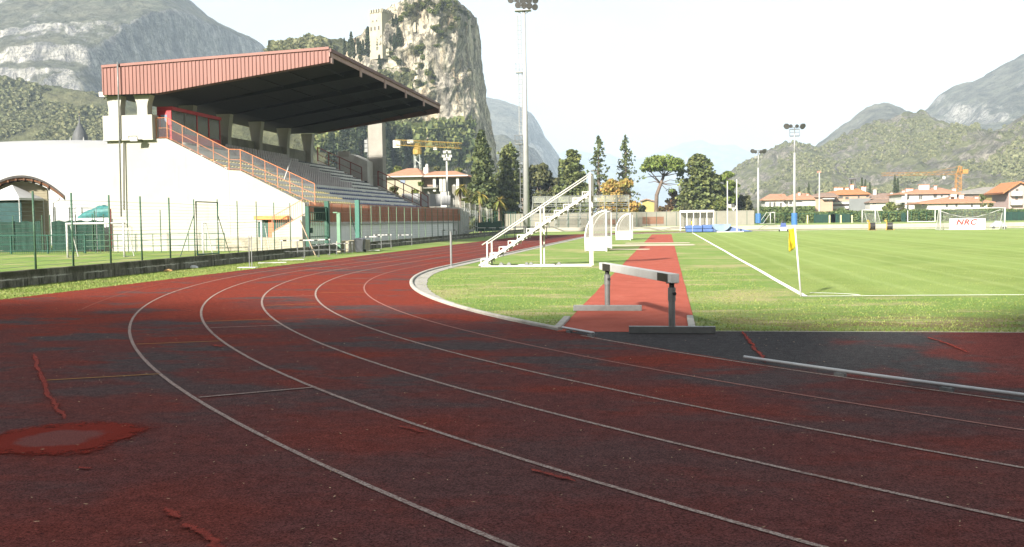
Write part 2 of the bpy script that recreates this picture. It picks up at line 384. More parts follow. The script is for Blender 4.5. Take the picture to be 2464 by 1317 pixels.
# ---- red repairs in the surface
m, nt, b, out = newmat('red_repair_rubber'); k = NB(nt); setp(b, .9, 0, .05); v = k.pos()
a = k.mix(k.ramp(k.noise(v, 9, 4), .35, .65), (.255, .045, .033), (.17, .032, .025)); k.l(k.mul(a, k.ramp(k.noise(v, 110, 2), .25, .75, .6, 1.4)), b.inputs['Base Color']); k.bump(b, k.noise(v, 40, 3), .6, .01)
at = k.n('ShaderNodeAttribute', attribute_name='fade'); k.l(k.ramp(k.math('ADD', at.outputs['Fac'], k.math('MULTIPLY', k.math('SUBTRACT', k.noise(v, 22, 5, .8), .5), 1.1)), .25, .75, 0, .85), b.inputs['Alpha'])
REP = m
def crack(px, w, lb):
    pts = [G(*p) for p in px]; out_ = []
    for i in range(len(pts)-1):
        for t in np.linspace(0, 1, 36, endpoint=False): out_.append(pts[i].lerp(pts[i+1], float(t)))
    L, Q = [], []; N = len(out_); sd = px[0][0]*.37
    for i, p in enumerate(out_):
        d = (out_[min(i+3, N-1)]-out_[max(i-3, 0)]).normalized(); e = min(1, .12+min(i, N-1-i)/9); q = i*36.0/36
        f = lambda o: w*e*max(.10, .62+.55*mnoise.noise((q*.11, o, sd))+.35*mnoise.noise((q*.37, o+5, sd)))
        c = .5*w*mnoise.noise((q*.06, 17, sd)); a_, c_ = f(1)+c, f(9)-c
        L.append((p.x-d.y*a_, p.y+d.x*a_)); Q.append((p.x+d.y*c_, p.y-d.x*c_))
    C_ = [((l[0]+q[0])/2, (l[1]+q[1])/2) for l, q in zip(L, Q)]; wid = lambda l, c: (c[0]+(l[0]-c[0])*1.5, c[1]+(l[1]-c[1])*1.5)
    mb = MB(); mb.add([(*wid(l, c), .021) for l, c in zip(L, C_)]+[(*c, .021) for c in C_]+[(*wid(q, c), .021) for q, c in zip(Q, C_)], [(i+o, i+1+o, N+i+1+o, N+i+o) for o in (0, N) for i in range(N-1)])
    o = tag(struct(mb, 'repaired_crack', REP, lb), cat='track repair'); at = o.data.attributes.new('fade', 'FLOAT', 'POINT'); at.data.foreach_set('value', [0.0]*N+[1.0]*N+[0.0]*N)
crack([(82, 855), (96, 900), (112, 950), (135, 985), (160, 1014)], .055, 'bright red sealed crack leading to the square repair on the left')
crack([(398, 1228), (432, 1256)], .06, 'short bright red repair in the lower left lane')
crack([(440, 1268), (478, 1283), (515, 1317), (530, 1340)], .06, 'bright red repair running off the bottom edge of the picture')
crack([(1786, 800), (1805, 826), (1822, 848), (1845, 878)], .055, 'bright red sealed crack on the dark area right of the hurdle')
crack([(2232, 814), (2280, 830), (2336, 855)], .05, 'faint red sealed crack on the dark area at right')
crack([(1280, 1135), (1330, 1150), (1388, 1166)], .045, 'red scuff below the middle lane line')
crack([(960, 1030), (990, 1037), (1022, 1047)], .035, 'small red scuff above the second lane line')
crack([(190, 1130), (222, 1135)], .05, 'small red patch below the square repair')
crack([(515, 833), (540, 838)], .09, 'small pink patch between two lane lines')
m, nt, b, out = newmat('old_repair_rubber'); k = NB(nt); setp(b, .95, 0, .04); v = k.pos()
pc = G(150, 1062); sx = k.n('ShaderNodeSeparateXYZ'); k.l(v, sx.inputs[0])
ux = k.math('MULTIPLY', k.math('SUBTRACT', sx.outputs[0], pc.x-.03), 1.0); uy = k.math('MULTIPLY', k.math('SUBTRACT', sx.outputs[1], pc.y+.06), .95)
p4 = lambda q: k.math('POWER', k.math('ABSOLUTE', q), 3.0)
dd = k.math('POWER', k.math('ADD', p4(ux), p4(uy)), .3333)
dd = k.math('ADD', dd, k.math('MULTIPLY', k.math('SUBTRACT', k.noise(v, 1.7, 5, .7), .5), .60))
a = k.mix(k.ramp(dd, .22, .34), (.135, .046, .041), (.15, .019, .012))
k.l(k.mul(a, k.ramp(k.noise(v, 110, 2), .25, .75, .5, 1.5)), b.inputs['Base Color']); k.bump(b, k.noise(v, 60, 3), .6, .008)
k.l(k.ramp(k.math('ADD', dd, k.math('MULTIPLY', k.math('SUBTRACT', k.noise(v, 14, 4, .8), .5), .5)), .46, .64, 1, 0), b.inputs['Alpha'])
pts = []
for i in range(60):
    t = 2*math.pi*i/60; c, s = math.cos(t), math.sin(t); ex = lambda u: math.copysign(abs(u)**.6, u)
    q = 1+.16*mnoise.noise((c*2.2, s*2.2, 4))
    pts.append((pc.x-.04+.95*ex(c)*q, pc.y+.06+.95*ex(s)*q))
tag(sheet(pts, .017, 'square_repair', m, 'squarish red repair with a greyish middle in the track surface at left', 'track repair'))
# ---- kerb round the infield
KERB = M('kerb_concrete', (.33, .315, .28), .85, .14, 3, .3, fine=.12, world=True, dirt=((.22, .205, .18), .55))
GUT = M('gutter_concrete', (.26, .25, .225), .9, .2, 2.2, .3, fine=.2, world=True, dirt=((.22, .21, .16), .5))
def sweep(path, prof, name, mat, lb, cat):
    P = []
    for i, p in enumerate(path):
        a, c = path[max(i-1, 0)], path[min(i+1, len(path)-1)]; d = Vector((c[0]-a[0], c[1]-a[1])).normalized()
        P.append([(p[0]-d.y*o, p[1]+d.x*o, z) for o, z in prof])
    n = len(prof); mb = MB(); mb.add([q for r in P for q in r], [(i*n+j, i*n+j+1, (i+1)*n+j+1, (i+1)*n+j) for i in range(len(P)-1) for j in range(n-1)]+[tuple(range(n)), tuple(range(len(P)*n-1, (len(P)-1)*n-1, -1))])
    return tag(struct(mb, name, mat, lb), cat=cat)
kp = inner[:61]+inner[61:61+2]+[(CX+RI*math.cos(math.radians(a)), CY2+RI*math.sin(math.radians(a))) for a in range(180, 60, -4)]
sweep(kp, [(0, -.02), (0, .045), (-.02, .062), (-.075, .062), (-.095, .05), (-.095, -.02)], 'kerb', KERB, 'pale concrete kerb curving between the track and the infield grass', 'kerb')
gp = kp[14:76]; n = len(gp); mb = MB(); vs = []
for i, p in enumerate(gp):
    a, c = gp[max(i-1, 0)], gp[min(i+1, n-1)]; d = Vector((c[0]-a[0], c[1]-a[1])).normalized()
    w = .10+.30*min(1, i/22)+.05*mnoise.noise((i*.8, 3, 3))
    vs += [(p[0]+d.y*.108, p[1]-d.x*.108, .011), (p[0]+d.y*(.11+w), p[1]-d.x*(.11+w), .011)]
mb.add(vs, [(2*i, 2*i+1, 2*i+3, 2*i+2) for i in range(n-1)]); tag(struct(mb, 'kerb_apron', GUT, 'grey concrete strip just inside the curved kerb'), cat='kerb')
for a, c, lb in (((1340, 795), (1365, 768), 'short concrete kerb piece at the left corner of the runway'), ((1666, 797), (1660, 766), 'short concrete kerb piece at the right corner of the runway')):
    p, q = G(*a), G(*c); mb = MB(); mb.bar((p.x, p.y, .025), (q.x, q.y, .025), .11, .06)
    tag(mb.build('kerb_stone', KERB, bevel=.008), lb, 'kerb stone')
mb = MB(); strip(mb, [(.55+.7*i, YD+.015*mnoise.noise((i*.5, 1, 1))) for i in range(70)], .05, .0125)
tag(struct(mb, 'edge_strip', KERB, 'thin pale edging between the dark apron and the pitch grass'), cat='kerb')
# ---- grass blades where the grass is close enough to show them, litter on the track
BLADE = M_leaf('grass_blades', ((.135, .195, .040), (.205, .25, .065), (.26, .26, .10)), .7, .5)
def blades(name, n, fx, lb, hmin=.01, hmax=.032):
    X = np.empty((0, 2))
    while len(X) < n:
        c = fx(n); X = np.vstack([X, c])
    X = X[:n]; h = rng.uniform(hmin, hmax, n); a = rng.uniform(0, 2*np.pi, n); w = rng.uniform(.006, .016, n)
    ln = rng.uniform(-.6, .6, (n, 2))*h[:, None]
    base = np.column_stack([X, np.zeros(n)]); side = np.column_stack([np.cos(a)*w, np.sin(a)*w, np.zeros(n)])
    tip = base+np.column_stack([ln, h])
    o = npmesh(name, np.stack([base-side, base+side, tip], 1).reshape(-1, 3), 3, BLADE)
    tag(o, lb, 'grass', kind='stuff')
def in_field(n):
    y = 15.5+20*rng.random(n)**1.8; x = rng.uniform(-9, 14, n)
    r = np.hypot(x-CX, y-CY); lim = np.where(y < CY, r < RI-.25, x > CX-RI+.5)
    ok = lim & ~((x > -1.8) & (x < .5)) & ~((y > 21.9) & (x > 2.4) & (rng.random(n) < .8)) & (y > 15.55)
    return np.column_stack([x, y])[ok]
blades('infield_grass', 26000, in_field, 'short patchy grass of the infield beside the kerb and runway')
def verge(n):
    y = 20+26*rng.random(n)**1.3; x = rng.uniform(-18.9, XL+.12, n); return np.column_stack([x, y])
blades('verge_grass', 26000, verge, 'narrow grass verge between the track and the low concrete wall', .015, .05)
n = 900; y = 3.6+22*rng.random(n)**1.6; x = rng.uniform(-.62, .42, n)*y*1.15; a = rng.uniform(0, 6.28, n); L = rng.uniform(.004, .017, n)*(1+.02*y); W = rng.uniform(.0015, .006, n)*(1+.03*y)
d = np.column_stack([np.cos(a)*L, np.sin(a)*L, np.zeros(n)]); s_ = np.column_stack([-np.sin(a)*W, np.cos(a)*W, np.zeros(n)]); c = np.column_stack([x, y, np.full(n, .020)])
tilt = np.column_stack([np.zeros((n, 2)), rng.uniform(0, .006, n)])
ok = (np.hypot(x-CX, y-CY) > RI+.2) | (y < 15.2); ok &= x > XL+.2
q = np.stack([c-d, c+s_, c+d+tilt, c-s_], 1)[ok].reshape(-1, 3)
tag(npmesh('litter', q, 4, M('dry_leaf_litter', (.38, .27, .16), .8, .5, 3)), 'tiny dry leaves and straw scattered over the track', 'litter', kind='stuff')
# ================================================================ equipment on and beside the track
GALV = M('galvanised_steel', (.165, .17, .17), .5, .16, 5, .15, metal=.25, spec=.35, fine=.12, dirt=((.115, .12, .12), .5))
ALU = M('aluminium', (.36, .365, .37), .4, .1, 4, 0, metal=.4, spec=.5, fine=.08)
WHT = M('white_paint', (.46, .46, .45), .5, .05, 3, .05, fine=.05, dirt=((.33, .32, .29), .45))
WHTC = M('white_steel', (.44, .435, .40), .5, .08, 3, 0, dirt=((.31, .28, .23), .4))
BLK = M('black_paint', (.022, .02, .019), .5, .15, 4)
DRK = M('dark_fitting', (.03, .03, .032), .5, .2, 6)
CONC = M('pale_concrete', (.23, .22, .195), .9, .10, .9, .3, fine=.08, dirt=((.16, .15, .125), .4))
# ---- steeplechase hurdle
A = Vector((.06, 15.16, 0)); Bp = Vector((-1.13, 18.86, 0)); dirh = (Bp-A).normalized()
t = thing('steeplechase_hurdle', (A+Bp)/2, 'heavy steeplechase hurdle with a white beam banded in black on grey steel feet', 'hurdle')
for P_, nm in ((A, 1), (Bp, 2)):
    mb = MB(); mb.box(P_.x-.645, P_.x+.645, P_.y-.055, P_.y+.055, .010, .115); mb.build('foot', GALV, t, bevel=.006)
    mb = MB(); mb.tube((P_.x, P_.y, .116), (P_.x, P_.y, .50), .050, n=20); ps = mb.build('post', GALV, t, smooth=False)
    mb = MB(); mb.tube((P_.x, P_.y, .50), (P_.x, P_.y, .70), .058, n=20); mb.build('sleeve', GALV, ps)
    mb = MB(); mb.tube((P_.x, P_.y, .70), (P_.x, P_.y, .768), .040, n=16); mb.build('neck', DRK, ps)
    mb = MB(); mb.cbox((P_.x, P_.y, .772), (.17, .17, .01)); mb.build('bracket', DRK, ps)
    mb = MB(); mb.tube((P_.x+.03, P_.y-.055, .615), (P_.x+.045, P_.y-.115, .615), .026, n=14); mb.build('knob', DRK, ps)
zb = .846
E0 = A-dirh*.15; E1 = Bp+dirh*.36
mb = MB(); mb.bar((E0.x, E0.y, zb), (E1.x, E1.y, zb), .135, .135); beam = mb.build('beam', WHT, t, bevel=.007)
L = (E1-E0).length
for a, c in ((.03, .15), (.81, .94)):
    p, q = E0+dirh*(L*a), E0+dirh*(L*c)
    mb = MB(); mb.bar((p.x, p.y, zb-.002), (q.x, q.y, zb-.002), .141, .124); mb.build('black_band', BLK, beam)
# ---- aluminium kerb rails
def rail(a0, a1, lb, feet):
    p = [Vector((CX+(RI-.03)*math.cos(a), CY+(RI-.03)*math.sin(a), .066)) for a in np.linspace(a0, a1, 40)]
    t = thing('kerb_rail', p[0].copy()*1.0, lb, 'rail', 'aluminium rails bridging the gap in the kerb')
    mb = MB(); mb.path(p, .020, 12); r = mb.build('rail', ALU, t, smooth=True)
    for f in feet:
        a = a0+(a1-a0)*f; c = Vector((CX+(RI-.02)*math.cos(a), CY+(RI-.02)*math.sin(a), .020))
        mb = MB(); mb.cbox(c+Vector((0, 0, .004)), (.13, .05, .036), rz=a+math.pi/2); mb.cbox(c+Vector((.03*math.cos(a+math.pi/2)+.012, .03*math.sin(a+math.pi/2), .004)), (.02, .04, .03), 0, a+math.pi/2); mb.build('foot', GALV, t)
ang = lambda p: math.atan2(p.y-CY, p.x-CX)
A1, A2 = ang(G(1345, 799)), ang(G(1436, 812)); rail(A1, A2, 'short aluminium rail lying beside the runway at the end of the curved kerb', (.25, .93))
B1 = ang(G(1778, 874)); rail(B1, B1+.30, 'long aluminium rail curving away to the right across the dark apron', (.125, .235, .345, .455, .565, .675, .785, .895))
# ---- corner flags
YEL = M('yellow_cloth', (.40, .31, .015), .8, .14, 6)
def corner_flag(base, h, lean, lb, big=True, wind=-1):
    t = thing('corner_flag', base, lb, 'corner flag')
    top = base+Vector((lean*h, 0, h)); mb = MB(); mb.tube(base, top, .022, .018, 10); pole = mb.build('pole', WHT, t, smooth=True)
    g = []; nu, nv = 12, 12
    for j in range(nv+1):
        row = []
        for i in range(nu+1):
            u, v = i/nu, j/nv; z = h*(.97-.26*v) if True else 0
            x = wind*(u*.17*(1-.35*abs(v-.5)))+.02*math.sin(u*7+v*4); y = .06*math.sin(u*9+v*3)*u+.03*math.sin(v*8)*u
            z -= u*(.06+.07*v)
            row.append((base.x+lean*h*(.97-.26*v)+x+.0, base.y+y, base.z+z))
        g.append(row)
    mb = MB(); mb.add([q for r in g for q in r], [(j*(nu+1)+i, j*(nu+1)+i+1, (j+1)*(nu+1)+i+1, (j+1)*(nu+1)+i) for j in range(nv) for i in range(nu)])
    f = mb.build('flag', YEL, t, smooth=True); s = f.modifiers.new('thick', 'SOLIDIFY'); s.thickness = .004
corner_flag(Vector((2.88, 22.44, 0)), 1.56, -.085, 'yellow corner flag hanging from a leaning white pole at the near corner of the pitch')
corner_flag(Vector((2.98, 121.9, 0)), 1.5, 0, 'small yellow corner flag at the far corner of the pitch before the blue mats')
# ---- single steel post on the kerb
p = G(1086, 642); t = thing('steel_post', p, 'single bare grey steel post standing by the curved kerb', 'post')
mb = MB(); mb.tube(p, p+Vector((0, 0, 1.36)), .043, n=10); mb.build('tube', GALV, t, smooth=False)
mb = MB(); mb.cbox(p+Vector((0, 0, .012)), (.2, .2, .02)); mb.build('base_plate', GALV, t)
# ---- stepped judges' stand
YS = 37.0; b0 = G(1153, 646); b0 = R(1153, 646, YS); xs0, xs1 = R(1153, 640, YS).x, R(1421, 640, YS).x
zt = R(1421, 464, YS).z; zr = R(1421, 418, YS).z
t = thing('judges_stand', ((xs0+xs1)/2, YS+.5, 0), 'white steel stepped stand with sloping handrails for the finish judges on the infield grass', 'stand')
D = 1.0
for y in (YS, YS+D):
    mb = MB(); mb.bar((xs0, y, .04), (xs1, y, zt), .05, .10); mb.build('stringer', WHTC, t)
    mb = MB(); mb.bar((xs0, y, .03), (xs1+.05, y, .03), .05, .05); mb.build('base_rail', WHTC, t)
    zb0 = R(1162, 590, YS).z; mb = MB(); mb.path([(xs0+.12, y, zb0), (xs1, y, zr)], .024, 8); mb.build('handrail', WHTC, t, smooth=True)
    for f in (.075, .56):
        x = xs0+(xs1-xs0)*f; zz = zb0+(zr-zb0)*(x-xs0-.12)/(xs1-xs0-.12); mb = MB(); mb.bar((x, y, .0), (x, y, zz), .055, .055); mb.build('post', WHTC, t)
    mb = MB(); mb.bar((xs1, y, 0), (xs1, y, zr+.03), .07, .07); mb.build('post', WHTC, t)
mb = MB(); mb.bar((xs1+.05, YS+.04, zr-.02), (xs1+.05, YS+D-.04, zr-.02), .05, .05); mb.build('cross_rail', WHTC, t)
mb = MB(); mb.cbox((xs1+.06, YS+.5, zr-.45), (.04, .9, .75)); mb.build('back_panel', WHTC, t)
n = 12
for i in range(n):
    f = (i+.2)/n; x = xs0+(xs1-xs0)*f; z = .04+(zt-.04)*(i+1.0)/n+.05
    mb = MB(); mb.box(x-.02, x+.34, YS+.03, YS+D-.03, z-.028, z); tr = mb.build('tread', WHTC, t)
    mb = MB(); mb.box(x-.018, x+.012, YS+.03, YS+.06, z-.38, z-.030); mb.build('riser', WHTC, tr)
    mb = MB(); mb.box(x-.018, x+.012, YS+D-.06, YS+D-.03, z-.38, z-.030); mb.build('riser', WHTC, tr)
for f in (.2, .27, .43, .47, .72):
    x = xs0+(xs1-xs0)*f
    mb = MB(); mb.prism([(x-.10, .055), (x+.10, .055), (x+.03, .17), (x-.03, .17)], 'y', YS-.03, YS+.03); mb.cbox((x, YS+.1, .1), (.12, .2, .06))
    tag(mb.build('starting_block', GALV), 'small metal starting block lying at the foot of the white stepped stand', 'starting block', 'starting blocks by the stepped stand')
# ---- dugouts
CLR = M_glass('clouded_polycarbonate', (.21, .205, .18), .52); DUG = M('white_dugout_panel', (.55, .55, .55), .45, .04, 2)
def dugout(x0, x1, y0, y1, h, lb):
    t = thing('team_dugout', ((x0+x1)/2, (y0+y1)/2, 0), lb, 'dugout', 'team dugouts beside the runway')
    arc = [(x0+(x1-x0)*(1-math.cos(a)), .75+(h-.75)*math.sin(a)) for a in np.linspace(0, math.pi/2, 14)]
    for y in (y0, y1):
        mb = MB(); mb.box(x0, x1-.06, y-.02, y+.02, .03, .74); mb.build('side_panel', DUG, t)
        mb = MB(); mb.add([(x, y, z) for x, z in arc]+[(x1-.04, y, .75)], [tuple(range(15))]); mb.build('side_window', CLR, t)
        mb = MB(); mb.path([(x0, y, .0)]+[(x, y, z) for x, z in arc], .05, 8); mb.build('frame', DUG, t, smooth=True)
        mb = MB(); mb.bar((x1-.02, y, 0), (x1-.02, y, h), .08, .08); mb.build('post', DUG, t)
    mb = MB(); mb.box(x0-.02, x0+.02, y0+.05, y1-.05, .03, .72); mb.build('back_panel', DUG, t)
    P = arc; mb = MB(); vs = []
    for x, z in P: vs += [(x, y0+.05, z), (x, y1-.05, z)]
    mb.add(vs, [(2*i, 2*i+1, 2*i+3, 2*i+2) for i in range(len(P)-1)]); mb.build('roof', CLR, t, smooth=True)
    mb = MB(); mb.bar((x1-.02, y0, h+.03), (x1-.02, y1, h+.03), .08, .06); mb.build('front_beam', DUG, t)
    mb = MB(); mb.box(x0+.2, x0+.6, y0+.1, y1-.1, .40, .45); mb.build('bench', M('dugout_bench', (.3, .3, .32), .6), t)
    return t
dugout(-4.47, -3.30, 54.8, 59.8, 2.22, 'nearer white team dugout with a curved clear roof beside the runway')
dugout(-4.22, -3.02, 83.2, 88.2, 2.2, 'farther white team dugout with a curved clear roof beyond the first one')
mb = MB(); mb.lathe((-5.0, 83.2, .2), [(.03, -.2), (.28, -.12), (.3, .05), (.16, .2), (.02, .24)], 10)
tag(mb.build('bin_bag', M('grey_plastic_bag', (.12, .13, .13), .5, .2, 9), smooth=True), 'dark grey bag on the grass beside the farther dugout', 'bag')
# ================================================================ low wall, fences and clutter on the left
WALLX = lambda y: -18.12-.0195*y
m, nt, b, out = newmat('mossy_concrete'); k = NB(nt); setp(b, .95, 0, .15); v = k.pos()
a = k.mix(k.ramp(k.noise(k.mapv(v, (1, 1, 1)), 1.6, 6, .7), .35, .65), (.13, .122, .095), (.20, .19, .155))
st = k.noise(k.mapv(v, (2.2, 2.2, .35)), 1.8, 6, .75); a = k.mix(k.ramp(st, .42, .66, 0, .9), a, (.036, .037, .023))
sz = k.n('ShaderNodeSeparateXYZ'); k.l(v, sz.inputs[0])
a = k.mix(k.math('MULTIPLY', k.ramp(sz.outputs[2], .22, .36, 0, .8), k.ramp(k.noise(v, .9, 4), .35, .6)), a, (.045, .045, .027))
seam = k.math('ABSOLUTE', k.math('SUBTRACT', k.math('ADD', sz.outputs[2], k.math('MULTIPLY', k.math('SUBTRACT', k.noise(v, 2.6, 4, .7), .5), .10)), .235))
a = k.mix(k.math('MULTIPLY', k.ramp(seam, .008, .028, 1, 0), k.ramp(k.noise(v, .8, 3), .38, .58)), a, (.42, .41, .36))
jn = k.math('ABSOLUTE', k.math('SUBTRACT', k.math('FRACT', k.math('ADD', k.math('MULTIPLY', sz.outputs[1], .62), k.math('MULTIPLY', k.noise(v, 1.9, 3), .12))), .5))
a = k.mix(k.math('MULTIPLY', k.ramp(jn, .012, .035, 1, 0), k.ramp(sz.outputs[2], .24, .27, .8, 0)), a, (.25, .24, .20))
k.l(k.mul(a, k.ramp(k.noise(v, 24, 4, .75), .25, .75, .7, 1.3)), b.inputs['Base Color']); k.bump(b, k.noise(v, 20, 5, .75), .8, .03)
MOSS = m
def low_wall(y0, y1, h, lb):
    mb = MB(); n = max(2, int((y1-y0)/.4)); vs = []
    for i in range(n+1):
        y = y0+(y1-y0)*i/n; x = WALLX(y); e = .02*mnoise.noise((y*1.7, 1, 1)); hh = h+.015*mnoise.noise((y*2.1, 4, 4))
        vs += [(x+e, y, -.05), (x+e*.6, y, hh*.5), (x-.01+e, y, hh-.015), (x-.03, y, hh), (x-.24, y, hh), (x-.26, y, -.05)]
    mb.add(vs, [(i*6+j, i*6+j+1, (i+1)*6+j+1, (i+1)*6+j) for i in range(n) for j in range(5)]+[(0, 1, 2, 3, 4, 5), tuple(n*6+j for j in (5, 4, 3, 2, 1, 0))])
    return tag(mb.build('low_wall', MOSS), lb, 'low wall')
low_wall(12, 56.2, .47, 'long low mossy concrete wall along the grass verge before the green gate')
low_wall(58.6, 150, .47, 'continuation of the low mossy wall below the grandstand beyond the concrete blocks')
GRN = M('green_fence_paint', (.045, .095, .06), .5, .18, 3, 0, dirt=((.08, .095, .055), .5))
GRN2 = M('green_gate_paint', (.012, .062, .042), .45, .12, 2, 0)
WIRE = M('plastic_coated_wire', (.13, .16, .13), .5, .1, 3)
posts1 = [83, 174, 264.5, 340, 408.5, 468, 525, 572, 618, 660, 699]
def ypx(px, X=None):                    # distance up the field where the wall line is seen at this photo column
    y = 40.0
    for _ in range(20):
        d = ray(px, 560); y = (WALLX(y)-.12)/d.x*d.y
    return y
ys = [ypx(q) for q in posts1]; ys = [ys[0]-4.2, ys[0]-2.1]+ys
t = thing('wire_fence', (WALLX(40)-.12, 40, .47), 'tall wire mesh fence on green posts standing on the low mossy wall at left', 'fence')
for i, y in enumerate(ys):
    mb = MB(); x = WALLX(y)-.12; ln = .02*mnoise.noise((i*3.3, 1, 7)); top = 2.80+.04*mnoise.noise((i*2.2, 2, 2)); mb.tube((x, y, .46), (x+ln, y, top), .032 if i < 7 else .026, n=8)
    mb.build('post', GRN, t, smooth=True)
mb = MB()
for j in range(17):
    z = .58+j*.125
    mb.path([(WALLX(y)-.12, y, z-.02*(i % 2)) for i, y in enumerate(ys)], .0045 if j not in (0, 8, 16) else .007, 3)
mb.build('wire_mesh', WIRE, t)
for i in (7, 8):
    s = -1 if i == 7 else 1; y = ys[i]; x = WALLX(y)-.12
    mb = MB(); mb.tube((x, y, 2.15), (x-.05, y+s*1.15, .5), .02, n=6); mb.build('brace', GRN, t)
x0, x1 = WALLX(ys[7])-.12, WALLX(ys[8])-.12
t = thing('fence_gate', ((x0+x1)/2, (ys[7]+ys[8])/2, .47), 'tall narrow wire gate in a green tube frame on the low wall', 'gate')
mb = MB(); a_, b_ = ys[7]+.1, ys[8]-.1
mb.path([(x0+.05, a_, .52), (x0+.05, a_, 2.68), (x1+.05, b_, 2.68), (x1+.05, b_, .52), (x0+.05, a_, .52)], .035, 8); mb.build('frame', GRN2, t)
mb = MB()
for j in range(16): mb.path([(x0+.05, a_, .62+j*.128), (x1+.05, b_, .62+j*.128)], .004, 3)
mb.build('wire_mesh', WIRE, t)
# ---- small practice goals
def goal(loc, w, h, dep, lb, net=None, rz=0.0, r=.05, slack=False, bottom=True, group=None, hang=0):
    t = thing('football_goal', (0, 0, 0), lb, 'football goal', group)
    for s in (-1, 1):
        mb = MB(); mb.tube((s*w/2, 0, 0), (s*w/2, 0, h), r, n=10); mb.build('goal_post', WHT, t, smooth=True)
        mb = MB(); mb.path([(s*w/2, .0, h-.02), (s*w/2, dep*.35, h*.98), (s*w/2, dep, .03), (s*w/2, .03, .03)] if dep > .5 else [(s*w/2, 0, h*.9), (s*w/2, dep, .05)], r*.55, 6); mb.build('stay', WHT, t, smooth=False)
    mb = MB(); mb.tube((-w/2-r, 0, h+r*.6), (w/2+r, 0, h+r*.6), r, n=10); mb.build('crossbar', WHT, t, smooth=True)
    if bottom:
        mb = MB(); mb.tube((-w/2, dep, .03), (w/2, dep, .03), r*.5, n=6); mb.build('ground_bar', WHT, t)
    if net:
        mb = MB(); nu = 10
        T_ = [(-w/2+w*i/nu, 0.05, h-.03) for i in range(nu+1)]; Md = [(-w/2+w*i/nu, dep*.4, h*.97-hang*math.sin(math.pi*i/nu)) for i in range(nu+1)]; Bo = [(-w/2+w*i/nu, dep, .03) for i in range(nu+1)]
        vs = T_+Md+Bo; n1 = nu+1
        fs = [(k_*n1+i, k_*n1+i+1, (k_+1)*n1+i+1, (k_+1)*n1+i) for k_ in range(2) for i in range(nu)]
        mb.add(vs, fs)
        for s in (0, nu): mb.add([T_[s], Md[s], Bo[s], (T_[s][0], .05, .03)], [(0, 1, 2, 3)])
        mb.build('net', net, t, smooth=False)
    t.location = loc; t.rotation_euler = (0, 0, rz); return t
def mat_net(name, step, w, col=(.7, .7, .68)):
    m, nt, b, out = newmat(name); k = NB(nt); v = k.obj(); setp(b, .7); b.inputs['Base Color'].default_value = c4(col)
    sp = k.n('ShaderNodeSeparateXYZ'); k.l(v, sp.inputs[0]); g = None
    for ax in (0, 1, 2):
        q = k.math('LESS_THAN', k.math('ABSOLUTE', k.math('SUBTRACT', k.math('FRACT', k.math('DIVIDE', sp.outputs[ax], step)), .5)), w/step/2) if ax != 1 else None
        if q is not None: g = q if g is None else k.math('MAXIMUM', g, q)
    k.l(g, b.inputs['Alpha']); return m
NET = mat_net('thin_white_net', .12, .012)
g1 = goal((R(231, 617, 51.2).x, 51.2, 0), 3.42, 1.86, 1.0, 'small white practice goal in front of the green screen fence', None, 0.0, .055, False, False)
g2 = goal((R(560, 617, 51.6).x, 51.6, 0), 3.5, 1.86, 1.0, 'small white practice goal before the stone base of the grandstand', None, -.06, .05, False, False)
# ---- green railing, wind-screen fence, hut and things behind the left field
t = thing('steel_railing', (R(400, 600, 60).x, 60, 0), 'low green three-bar railing along the foot of the grandstand end wall', 'railing')
xa, xb = R(200, 600, 60).x, R(541, 600, 60).x
mb = MB()
for z in (.42, .80, 1.18): mb.path([(xa, 60, z), (xb, 60, z)], .028, 6)
mb.build('rail', GRN, t)
for i in range(9):
    x = xa+(xb-xa)*i/8; mb = MB(); mb.tube((x, 60, 0), (x, 60, 1.2), .026, n=6); mb.build('post', GRN, t)
for px in (230, 309, 388): 
    x = R(px, 600, 60.2).x; mb = MB(); mb.tube((x, 60.2, 0), (x, 60.2, 2.75), .032, n=8)
    tag(mb.build('fence_post', GRN), {230: 'tall green post before the teal tarpaulin bundle', 309: 'tall thin green post left of its twin before the white grandstand wall', 388: 'tall thin green post right of its twin before the white grandstand wall'}[px], 'post', 'tall green posts behind the railing')
xl, xm = R(-60, 600, 57.5).x, R(205, 600, 57.5).x
t = thing('picket_fence', ((xl+xm)/2, 57.5, 0), 'green metal picket fence across the far side of the left field', 'fence')
mb = MB(); mb.path([(xl, 57.5, 1.22), (xm, 57.5, 1.20)], .035, 6); mb.path([(xl, 57.5, .22), (xm, 57.5, .22)], .03, 6); mb.path([(xl, 57.5, .66), (xm, 57.5, .66)], .02, 6); mb.build('rail', GRN2, t)
for i in range(52):
    x = xl+(xm-xl)*i/51; mb = MB(); mb.tube((x, 57.5, .05), (x, 57.5, 1.21), .014 if i % 17 else .07, n=6); mb.build('picket', GRN2, t)
SCR = M('green_wind_screen', (.009, .032, .0225), .85, .25, 2.0, .2, fine=.2)
YSC = 62.5
xr = R(266, 600, YSC).x; xl = R(-60, 600, YSC).x
t = thing('screen_fence', ((xl+xr)/2, YSC, 0), 'fence hung with dark green wind-screen cloth before the barrel-roofed hut', 'fence')
for i, (pa, pb) in enumerate(((-60, 34), (34, 100), (125, 185), (185, 252))):
    x0, x1 = R(pa, 600, YSC).x, R(pb, 600, YSC).x; mb = MB(); n = 14; vs = []
    for j in range(n+1):
        x = x0+(x1-x0)*j/n; y = YSC+.04*math.sin(j*1.7+i); vs += [(x, y, .15), (x, y+.02, 1.2), (x, y, 2.12+.04*math.sin(j*.9+i*2))]
    mb.add(vs, [(3*j+a_, 3*j+a_+1, 3*j+a_+4, 3*j+a_+3) for j in range(n) for a_ in (0, 1)]); mb.build('screen_cloth', SCR, t)
